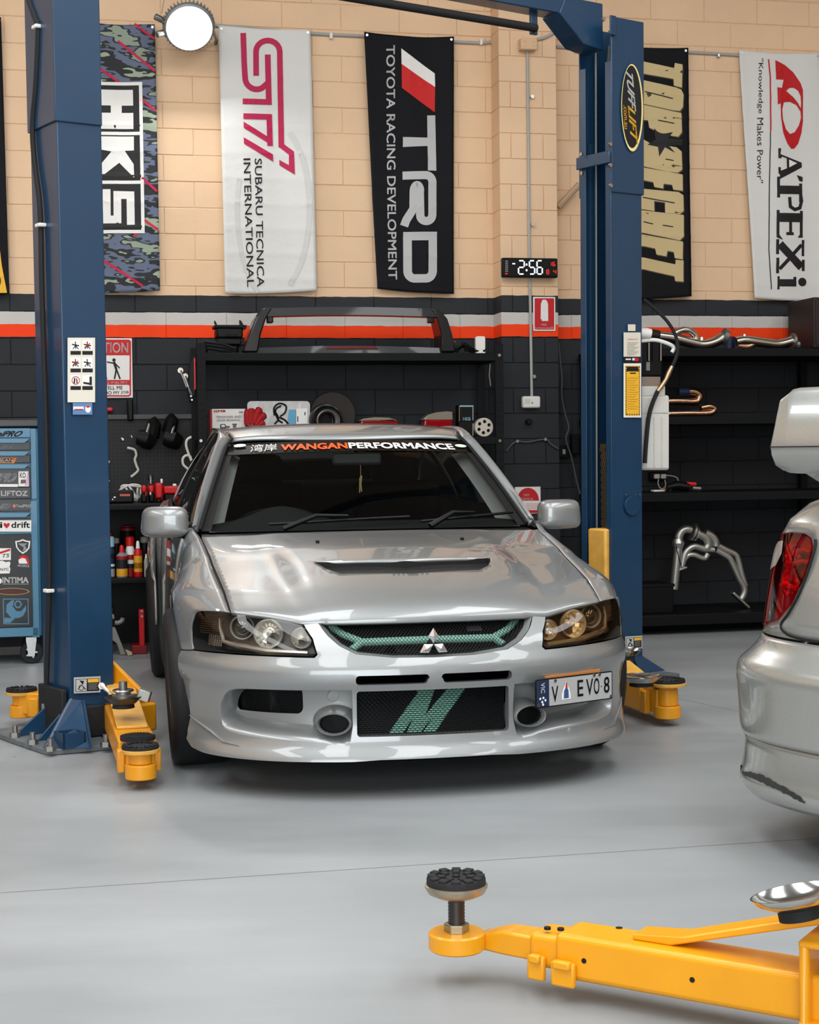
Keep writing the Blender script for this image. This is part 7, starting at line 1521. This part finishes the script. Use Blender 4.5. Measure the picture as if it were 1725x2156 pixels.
# ------------------------------------------------------------------ second silver car, rear corner at the right
M_SILV2 = silver('silver_paint_greenish', '#a5a8a4', .28)
M_S = Matrix(((-.8, .6, 0, 1.44), (-.6, -.8, 0, 4.41), (0, 0, 1, 0), (0, 0, 0, 1)))   # x back out of the tail, y towards its right, z up
sub = thing('car', 'second silver sedan cut by the right edge, with red tail lamp and tall wing', 'car', M_S)
RPL = np.array(bez([(.10, 0), (.095, .3), (.072, .5), (.015, .66), (-.075, .775), (-.19, .845), (-.34, .872), (-.8, .878), (-1.8, .878)], 16)); RS = np.concatenate([[0], np.cumsum(np.linalg.norm(np.diff(RPL, axis=0), axis=1))])
def rpl(s):
    a = abs(s); x, y = float(np.interp(a, RS, RPL[:, 0])), float(np.interp(a, RS, RPL[:, 1])); lo_, hi_ = max(a - .015, 0), min(a + .015, RS[-1]); tx = float(np.interp(hi_, RS, RPL[:, 0]) - np.interp(lo_, RS, RPL[:, 0])); ty = float(np.interp(hi_, RS, RPL[:, 1]) - np.interp(lo_, RS, RPL[:, 1])); L = math.hypot(tx, ty); sg = 1 if s >= 0 else -1
    return x, y * sg, ty / L, -tx / L * sg
TZ = [.16, .19, .22, .25, .32, .345, .36, .48, .54, .575, .60, .63, .66, .70, .80, .90, .97, 1.02, 1.06, 1.09, 1.10]
TO = [-.03, -.004, .0, -.008, -.016, -.014, -.002, .006, .010, -.002, -.03, -.058, -.072, -.080, -.095, -.115, -.135, -.165, -.215, -.28, -.34]
_to = np.array(bez(list(zip(TZ, TO)), 5))
def rear(s, z, d=0.):
    x, y, nx, ny = rpl(s); o = float(np.interp(z, _to[:, 0], _to[:, 1])) + d; return Vector((x + nx * o, y + ny * o, z))
# y is to the car's right here, so the visible left corner has negative s
def spl(px, py, d=0.):
    """point of the tail skin seen at a picture point, as (s, z): the nearest of the solutions"""
    best = None
    def pr(s, z):
        w = M_S @ rear(s, z, d); v = np.array(w) - CAM; q = v @ _F; return np.array([W_PX / 2 + F_PX * (v @ _R) / q, H_PX / 2 - F_PX * (v @ _U) / q]), q
    for s0, z0 in ((-.4, .8), (-.6, .7), (-.75, .85), (-.8, .3), (-.2, .5), (-.7, 1.0)):
        s, z = s0, z0
        for it in range(40):
            f0 = pr(s, z)[0] - (px, py); e = 1e-3; J = np.stack([(pr(s + e, z)[0] - f0 - (px, py)) / e, (pr(s, z + e)[0] - f0 - (px, py)) / e], 1)
            try: st = np.clip(np.linalg.solve(J, -f0), -.05, .05)
            except Exception: break
            s = min(max(s + st[0], -1.0), .8); z = min(max(z + st[1], .17), 1.09)
        f, q = pr(s, z); err = np.abs(f - (px, py)).max()
        k = (max(err, 2.), q)
        if best is None or k < best[0]: best = (k, s, z)
    return best[1], best[2]
SMIN = -2.3
MB().grid(lambda u, v: rear(SMIN + (-SMIN * 2) * u, .16 + .185 * v), 120, 12).build('bumper_valance', M_SILV2, sub, solid=.01)
MB().grid(lambda u, v: rear(-1.25 + 2.5 * u, .349 + (.655 - .349) * v), 90, 22).build('rear_bumper', M_SILV2, sub, solid=.012)
MB().grid(lambda u, v: rear(-2.3 + 1.03 * u, .349 + (.655 - .349) * v), 24, 10).build('sill_side', M_SILV2, sub, solid=.012); MB().grid(lambda u, v: rear(2.3 - 1.03 * u, .349 + (.655 - .349) * v), 24, 10).build('sill_side', M_SILV2, sub, solid=.012)
LAMP = [(1641, 1124), (1668, 1121), (1695, 1123), (1709, 1133), (1713, 1150), (1707, 1180), (1690, 1225), (1668, 1270), (1640, 1303), (1606, 1318), (1604, 1290), (1611, 1240), (1624, 1180), (1633, 1145)]
LS = [spl(*q) for q in LAMP]
edge = [spl(x, y) for x, y in ((1640, 1340), (1646, 1325), (1652, 1318), (1690, 1345), (1760, 1358))]
s_seam = edge[0][0]
top = 1.095
quarter_out = [(-2.3, .662), (-1.2, .662), (s_seam - .02, .662), (s_seam, .69), (spl(1668, 1272)[0] + .03, .74), (spl(1711, 1150)[0] + .02, .90), (spl(1716, 1110)[0], 1.03), (s_seam + .25, top), (-1.2, top), (-2.3, top)]
big = [(-2.3, .662), (2.3, .662), (2.3, top), (-2.3, top)]
lampm = [(-a, b) for a, b in LS][::-1]
def fixl(l): return [(float(a), float(b)) for a, b in l]
panel('tail_panel', M_SILV2, sub, rear, big, [fixl(LS), fixl(lampm)], .05, solid=.008)
# seam of the boot lid
sm = [spl(x, y) for x, y in ((1716, 1136), (1715, 1152), (1704, 1190), (1684, 1245), (1660, 1290), (1645, 1312))]; sm = [(a + .006, b) for a, b in sm] + [(sm[-1][0] + .02, .682), (sm[-1][0] + .10, .668), (sm[-1][0] + .30, .664), (.0, .664)]
MB().tube([rear(a, b, .001) for a, b in bez(sm, 4)], .0045, 6).build('boot_seam', M_GAP, sub)
mb = MB(); mb.tube([rear(s, .3465, -.006) for s in np.linspace(-1.2, 1.2, 60)], .004, 5); mb.build('bumper_seam', M_GAP, sub)
# tail lamps with ribbed red inside and a clear indicator cell
for sg, L_ in ((-1, fixl(LS)), (1, fixl(lampm))):
    tl = panel('tail_lamp', mat('lamp_deep_red', '#8f0a10', .3, .2), sub, lambda s, z: rear(s, z, -.028), L_, (), .04)
    mb = MB(); A = [rear(a, b, .001) for a, b in L_]; B = [rear(a, b, -.030) for a, b in L_]; mb.strip(A + A[:1], B + B[:1]); mb.build('lamp_gasket', M_GAP, tl)
    panel('lens', clear_mat('red_tail_lens', (1, .12, .10), .03), tl, lambda s, z: rear(s, z, .006), L_, (), .03)
    if sg < 0:
        cl = [spl(x, y) for x, y in ((1645, 1140), (1655, 1138), (1652, 1165), (1640, 1190), (1627, 1200), (1630, 1180), (1636, 1155))]
        panel('indicator_cell', mat('clear_cell', '#c9c2b8', .15, .5), tl, lambda s, z: rear(s, z, .009), fixl(cl), (), .03)
        for pts in (((1652, 1178), (1672, 1160), (1690, 1158), (1702, 1164)), ((1648, 1190), (1668, 1186), (1688, 1182), (1698, 1186)), ((1638, 1232), (1655, 1236), (1675, 1240))):
            MB().tube([rear(*spl(*q), -.010) for q in pts], .008, 6).build('reflector_bar', mat('bright_red_bar', '#e0261c', .12, .7), tl)
        for cx_, cy_ in ((1665, 1170), (1660, 1225)): 
            p = rear(*spl(cx_, cy_), -.026); n = (rear(*spl(cx_, cy_), .03) - p).normalized(); u_, w_ = axes(n); Mx = Matrix(((u_.x, w_.x, n.x, p.x), (u_.y, w_.y, n.y, p.y), (u_.z, w_.z, n.z, p.z), (0, 0, 0, 1)))
            MB().lathe([(.050, .018), (.035, .004), (.012, .0), (.001, .006)], 12, Mx).build('bulb_bowl', mat('red_mirror', '#d81a18', .1, .9), tl, ang=8)
# boot top, wing on two legs
MB().grid(lambda u, v: rear(-1.2 + 2.4 * u, 1.0995).lerp(Vector((-.95, -.5 + u, 1.105)), v), 40, 6).build('boot_lid', M_SILV2, sub, solid=.01)
wp_ = lplane(M_S, (-.06, 0, 0), (1, 0, 0)); yl = wp_(1628, 985).y
def wprof(y):
    e = max(0, abs(y) - (abs(yl) - .04)) / .04; k = 1 - .35 * e * e
    return [Vector((.03, y, 1.212)), Vector((.035, y, 1.24)), Vector((-.01 , y, 1.40 - .02 * e)), Vector((-.035, y, 1.418 - .03 * e)), Vector((-.075, y, 1.41 - .03 * e)), Vector((-.11, y, 1.33)), Vector((-.13, y, 1.20)), Vector((-.10, y, 1.160 + .01 * e)), Vector((-.02, y, 1.155 + .012 * e)), Vector((.012, y, 1.18))]
wpl = [wprof(y) for y in [-abs(yl), -abs(yl) + .012, -abs(yl) + .035] + list(np.linspace(-abs(yl) + .06, abs(yl) - .06, 15)) + [abs(yl) - .035, abs(yl) - .012, abs(yl)]]
loft(MB(), [[p + Vector((-.08, 0, 0)) for p in q] for q in wpl]).build('wing_blade', M_SILV2, sub, ang=40, bevel=.006)
for sg in (-1, 1):
    secs = []
    for z, w, x0_, x1_ in ((1.165, .075, -.09, -.22), (1.13, .05, -.13, -.28), (1.10, .055, -.16, -.34), (1.06, .075, -.17, -.40)):
        c = sg * (abs(yl) - .15 - (1.165 - z) * .3); secs.append([Vector((x0_, c - w, z)), Vector((x0_, c + w, z)), Vector((x1_, c + w, z)), Vector((x1_, c - w, z))])
    loft(MB(), secs).build('wing_leg', M_SILV2, sub, bevel=.012)
MB().grid(lambda u, v: Vector((.0365 - .08, -abs(yl) + 2 * abs(yl) * u, 1.236 + .003 * v)), 12, 1).build('wing_seam', M_GAP, sub)
# worn black scrape along the lower lip
sc = [(1562, 1622), (1580, 1626), (1600, 1630), (1625, 1640), (1650, 1655), (1672, 1668), (1690, 1682), (1701, 1694), (1690, 1688), (1668, 1678), (1640, 1664), (1612, 1650), (1590, 1640), (1568, 1632)]
r_ = random.Random(5); sc2 = []
for (x, y), (x2, y2) in zip(sc, sc[1:] + sc[:1]): 
    for k in range(5): f = k / 5; sc2.append((x + (x2 - x) * f + r_.uniform(-1, 1), y + (y2 - y) * f + r_.uniform(-2.2, 1.5)))
panel('lip_scrape', mat('scraped_black_plastic', '#2a2c2d', .8, bump=.6, bscale=60), sub, lambda s, z: rear(s, z, .0025), fixl([spl(*q) for q in sc2]), (), .02)
# greenhouse, wheels and underside, mostly out of frame
MB().grid(lambda u, v: Vector((-.90 - .55 * v, (-.72 + .14 * v) * (1 - 2 * u), 1.10 + .30 * v)), 10, 8).build('rear_glass', M_SIDEGLASS, sub)
MB().grid(lambda u, v: Vector((-1.45 - .85 * v, -.58 * (1 - 2 * u), 1.40 + .03 * math.sin(math.pi * v))), 10, 6).build('roof_panel', M_SILV2, sub, solid=.01)
for sg in (-1, 1): MB().grid(lambda u, v: Vector((-.95 - 1.35 * u - .45 * v * (1 - u), sg * (.76 - .18 * v), 1.095 + .30 * v)), 8, 6).build('side_glass', M_SIDEGLASS, sub)
MB().bb((-2.25, -.75, .20), (-.05, .75, .24)).build('undertray', M_GAP, sub)
for sg in (-1, 1):
    Mx = Matrix.Translation((-.86, sg * .76, .318)) @ Matrix.Rotation(math.pi / 2, 4, 'X'); w = .11
    ty = MB().lathe([(.2, -w), (.29, -w), (.314, -w + .02), (.318, 0), (.314, w - .02), (.29, w), (.2, w)], 40, Mx).build('tyre', M_TYRE, sub); MB().lathe([(.001, .05), (.1, .06), (.2, .09), (.205, -.09), (.001, -.06)], 24, Mx).build('wheel_rim', M_RIM, ty)

# ------------------------------------------------------------------ yellow lift arm in the foreground
z0 = .05; hh = .102
A = Vector(floor_at(1169, 2060, z0)); B = Vector(floor_at(1683, 2153, z0)); d = (B - A).normalized(); rz = math.atan2(d.y, d.x)
tip = Vector(floor_at(962, 1974, .105)); M_F = frame((tip.x, tip.y, 0), rz); IF = M_F.inverted()
fa = thing('vehicle_lift', 'second lift whose yellow swing arm with round rubber pad reaches across the foreground', 'lift', M_F)
a = IF @ A; yf = a.y; FP = lplane(M_F, (0, yf, 0), (0, -1, 0)); X = lambda px, py: FP(px, py).x; W_ = .125; yb = yf + W_; ym = (yf + yb) / 2
M_YF = mat('bright_yellow_arm', '#e39b0e', .36, var=.04, vscale=6, coat=.25)
xo = X(1167, 2010); xe = xo + 1.75
def rbox(x0, x1, y0, y1, za, zb, name, par, bev=.014, seg=3): return MB().bb((x0, y0, za), (x1, y1, zb)).build(name, M_YF, par, bevel=bev, seg=seg)
ot = rbox(xo, xe, yf, yb, z0, z0 + hh, 'outer_tube', fa)
xc = X(1107, 2005); rbox(xc, xo + .1, yf + .012, yb - .012, z0 + .012, z0 + hh - .012, 'middle_tube', fa)
xn = X(985, 1975)
mb = MB(); y0_, y1_ = yf + .022, yb - .022; za, zb = z0 + .022, z0 + hh - .024
mb.add([(xn, ym - .034, za + .004), (xn, ym + .034, za + .004), (xn, ym + .034, zb - .022), (xn, ym - .034, zb - .022), (xc + .02, y0_, za), (xc + .02, y1_, za), (xc + .02, y1_, zb), (xc + .02, y0_, zb), (xn + .075, y0_ + .004, za), (xn + .075, y1_ - .004, za), (xn + .075, y1_ - .004, zb), (xn + .075, y0_ + .004, zb)],
       [(0, 1, 2, 3), (0, 8, 9, 1), (1, 9, 10, 2), (2, 10, 11, 3), (3, 11, 8, 0), (8, 4, 5, 9), (9, 5, 6, 10), (10, 6, 7, 11), (11, 7, 4, 8), (7, 6, 5, 4)])
mb.build('inner_tube', M_YF, fa, bevel=.006)
ring = MB(); prof = [(.024, .078), (.062, .078), (.066, .082), (.066, .116), (.062, .120), (.024, .120), (.024, .078)]; ring.lathe(prof, 36); yr = ring.build('tip_ring', M_YF, fa, ang=40); 
T0 = Vector((0, ym * 0, 0))
nt_ = MB().cyl((0, 0, .118), (0, 0, .140), .030, n=6).build('lock_nut', mat('zinc_nut', '#a39a80', .35, .9), fa, bevel=.003, flatsh=True)
st_ = MB()
st_.lathe([(.001, .10)] + [(.0185 + (.0015 if k % 2 else 0), .135 + .004 * k) for k in range(16)] + [(.022, .20), (.001, .20)], 20); st_.build('threaded_post', mat('dark_thread', '#4b4744', .4, .85), fa, ang=60)
zp = .198
pc_ = MB().lathe([(.001, zp), (.030, zp), (.045, zp + .004), (.066, zp + .014), (.073, zp + .026), (.0735, zp + .033), (.069, zp + .034), (.001, zp + .03)], 40).build('pad_cup', mat('worn_zinc_cup', '#a89c86', .35, .7, var=.2, vscale=30), fa, ang=50)
MB().lathe([(.001, zp + .05), (.066, zp + .05), (.069, zp + .046), (.069, zp + .03), (.001, zp + .03)], 40).build('rubber_pad', M_RUBBER, fa, ang=40)
blk = []
for R_, n, w, o in ((.057, 12, .020, 0), (.034, 7, .018, .3), (.0, 1, .016, 0)):
    for k in range(n):
        t_ = 2 * math.pi * k / n + o; MB().box((R_ * math.cos(t_), R_ * math.sin(t_), zp + .052), (w, w * (1.05 if R_ > .05 else .9), .007), Matrix.Rotation(t_, 3, 'Z')).build('pad_block', M_RUBBER, pc_, bevel=.002, seg=1)
# stop tabs hooked over the front edges
for x0, x1, y0 in ((X(1111, 2030), X(1147, 2030), yf + .012), (X(1166, 2040), X(1216, 2040), yf)):
    zt = FP(1130, 2000).z if x0 < xo - .02 else FP(1190, 2015).z
    MB().bb((x0, y0 - .018, z0 - .012), (x1, y0 - .0, z0 + .045)).build('stop_tab', M_YF, ot, bevel=.006); MB().bb((x0 + .01, y0 - .03, z0 + .03), (x1 - .006, y0 - .01, z0 + .05)).build('stop_lip', M_YF, ot, bevel=.005)
for px, py in ((1230, 2023), (1458, 2063)): p = FP(px, py); MB().cyl(p + Vector((0, .004, 0)), p + Vector((0, -.0012, 0)), .006, n=14).build('drill_hole', M_GAP, ot)
top = lplane(M_F, (0, 0, z0 + hh), (0, 0, 1))
for px, py in ((1153, 1953), (1181, 1955), (1304, 1954), (1375, 1972)): p = top(px, py); MB().cyl(p + Vector((0, 0, -.004)), p + Vector((0, 0, .0015)), .008, n=14).build('drill_hole', M_GAP, ot)
# sloping guard bar and the tool dish upon it
s0 = top(1330, 1965); k0 = top(1400, 1985)
xa_, xb_ = X(1395, 1990), X(1395, 1990) + .62; yb0 = ym + .005
P5 = [Vector((xa_ - .09, 0, z0 + hh)), Vector((xa_, 0, z0 + hh)), Vector((xb_, 0, z0 + hh + .175)), Vector((xb_, 0, z0 + hh + .20)), Vector((xa_ + .02, 0, z0 + hh + .022)), Vector((xa_ - .09, 0, z0 + hh + .012))]
gb = MB().prism([Vector((p.x, yb0 - .025, p.z)) for p in P5], (0, .075, 0)).build('guard_bar', M_YF, fa, bevel=.004)
MB().bb((xb_ - .03, yb0 - .025, z0 + hh), (xb_, yb0 + .05, z0 + hh + .19)).build('guard_post', M_YF, gb, bevel=.004)
xg = X(1690, 2060)
for x0, x1, za_, zb_ in ((xg, xg + .022, z0 - .005, z0 + hh + .075), (xg + .10, xg + .122, z0 - .005, z0 + hh + .075)): MB().bb((x0, yf - .03, za_), (x1, yb + .03, zb_)).build('carriage_cheek', M_YF, fa, bevel=.012, seg=3)
MB().bb((xg, yf - .03, z0 + hh + .062), (xg + .12, yb + .03, z0 + hh + .078)).build('carriage_cap', M_YF, fa, bevel=.006); MB().bb((xg, yf - .03, z0 - .004), (xg + .12, yb + .03, z0 + .012)).build('carriage_sole', M_YF, fa, bevel=.005)
# upright of the second lift, beyond the frame, that carries the arm
MB().bb((xe - .05, ym - .15, .0), (xe + .20, ym + .15, 3.2)).build('column', M_BLUE, fa, bevel=.01)
c = Vector(floor_at(1682, 1902, z0 + hh + .155)); 
t = thing('magnetic_tray', 'tilted chrome dish with a black base on the foreground yellow arm', 'dish', Matrix.Translation(c) @ Matrix.Rotation(rz, 4, 'Z') @ Matrix.Rotation(-math.radians(13), 4, 'Y')); R_ = .092
MB().lathe([(.001, .0), (R_ * .5, 0), (R_ * .5, .022), (.001, .022)], 28, Matrix.Translation((0, 0, -.03))).build('magnet_base', M_RUBBER, t); MB().lathe([(.001, -.008), (R_ * .6, -.006), (R_ * .92, .010), (R_ * 1.0, .020), (R_ * 1.02, .024), (R_ * .99, .024), (R_ * .90, .014), (R_ * .58, -.001), (.001, -.003)], 44).build('bowl', M_POL, t)

# ------------------------------------------------------------------ set small things down on what carries them
bpy.context.view_layer.update()
def low(o):
    zs = []
    for c in [o] + list(o.children_recursive):
        if c.type == 'MESH': zs += [(c.matrix_world @ v.co).z for v in c.data.vertices]
    return min(zs)
SUP = [('second right shelf', SH_Z[1]), ('top right shelf', SH_Z[0]), ('between the exhaust pipes', SH_Z[0]), ('third right shelf', SH_Z[2]), ('bottom right shelf', SH_Z[3]),
       ('second shelf', RK_Z[1]), ('rack top', RK_Z[0]), ('on the rack', RK_Z[0]), ('on top of the rack', RK_Z[0]), ('under the workbench', 0.), ('on the floor by the red stand', 0.), ('the workbench', BN_Z)]
for o in list(COL.objects):
    if o.parent is None and 'category' in o and o['category'] not in ('bench', 'rack', 'shelving', 'cabinet', 'board', 'outlet', 'cord', 'tool cabinet') and 'pegboard' not in o['label']:
        z = None
        if o.get('group') == 'cans and bottles on the bench shelf': z = BL_Z
        else:
            for k, v in SUP:
                if k in o['label']: z = v; break
        if z is not None and 'upper of two' not in o['label'] and 'air box with' not in o['label']:
            d = z - low(o)
            if abs(d) < .12: o.location.z += d + .0005
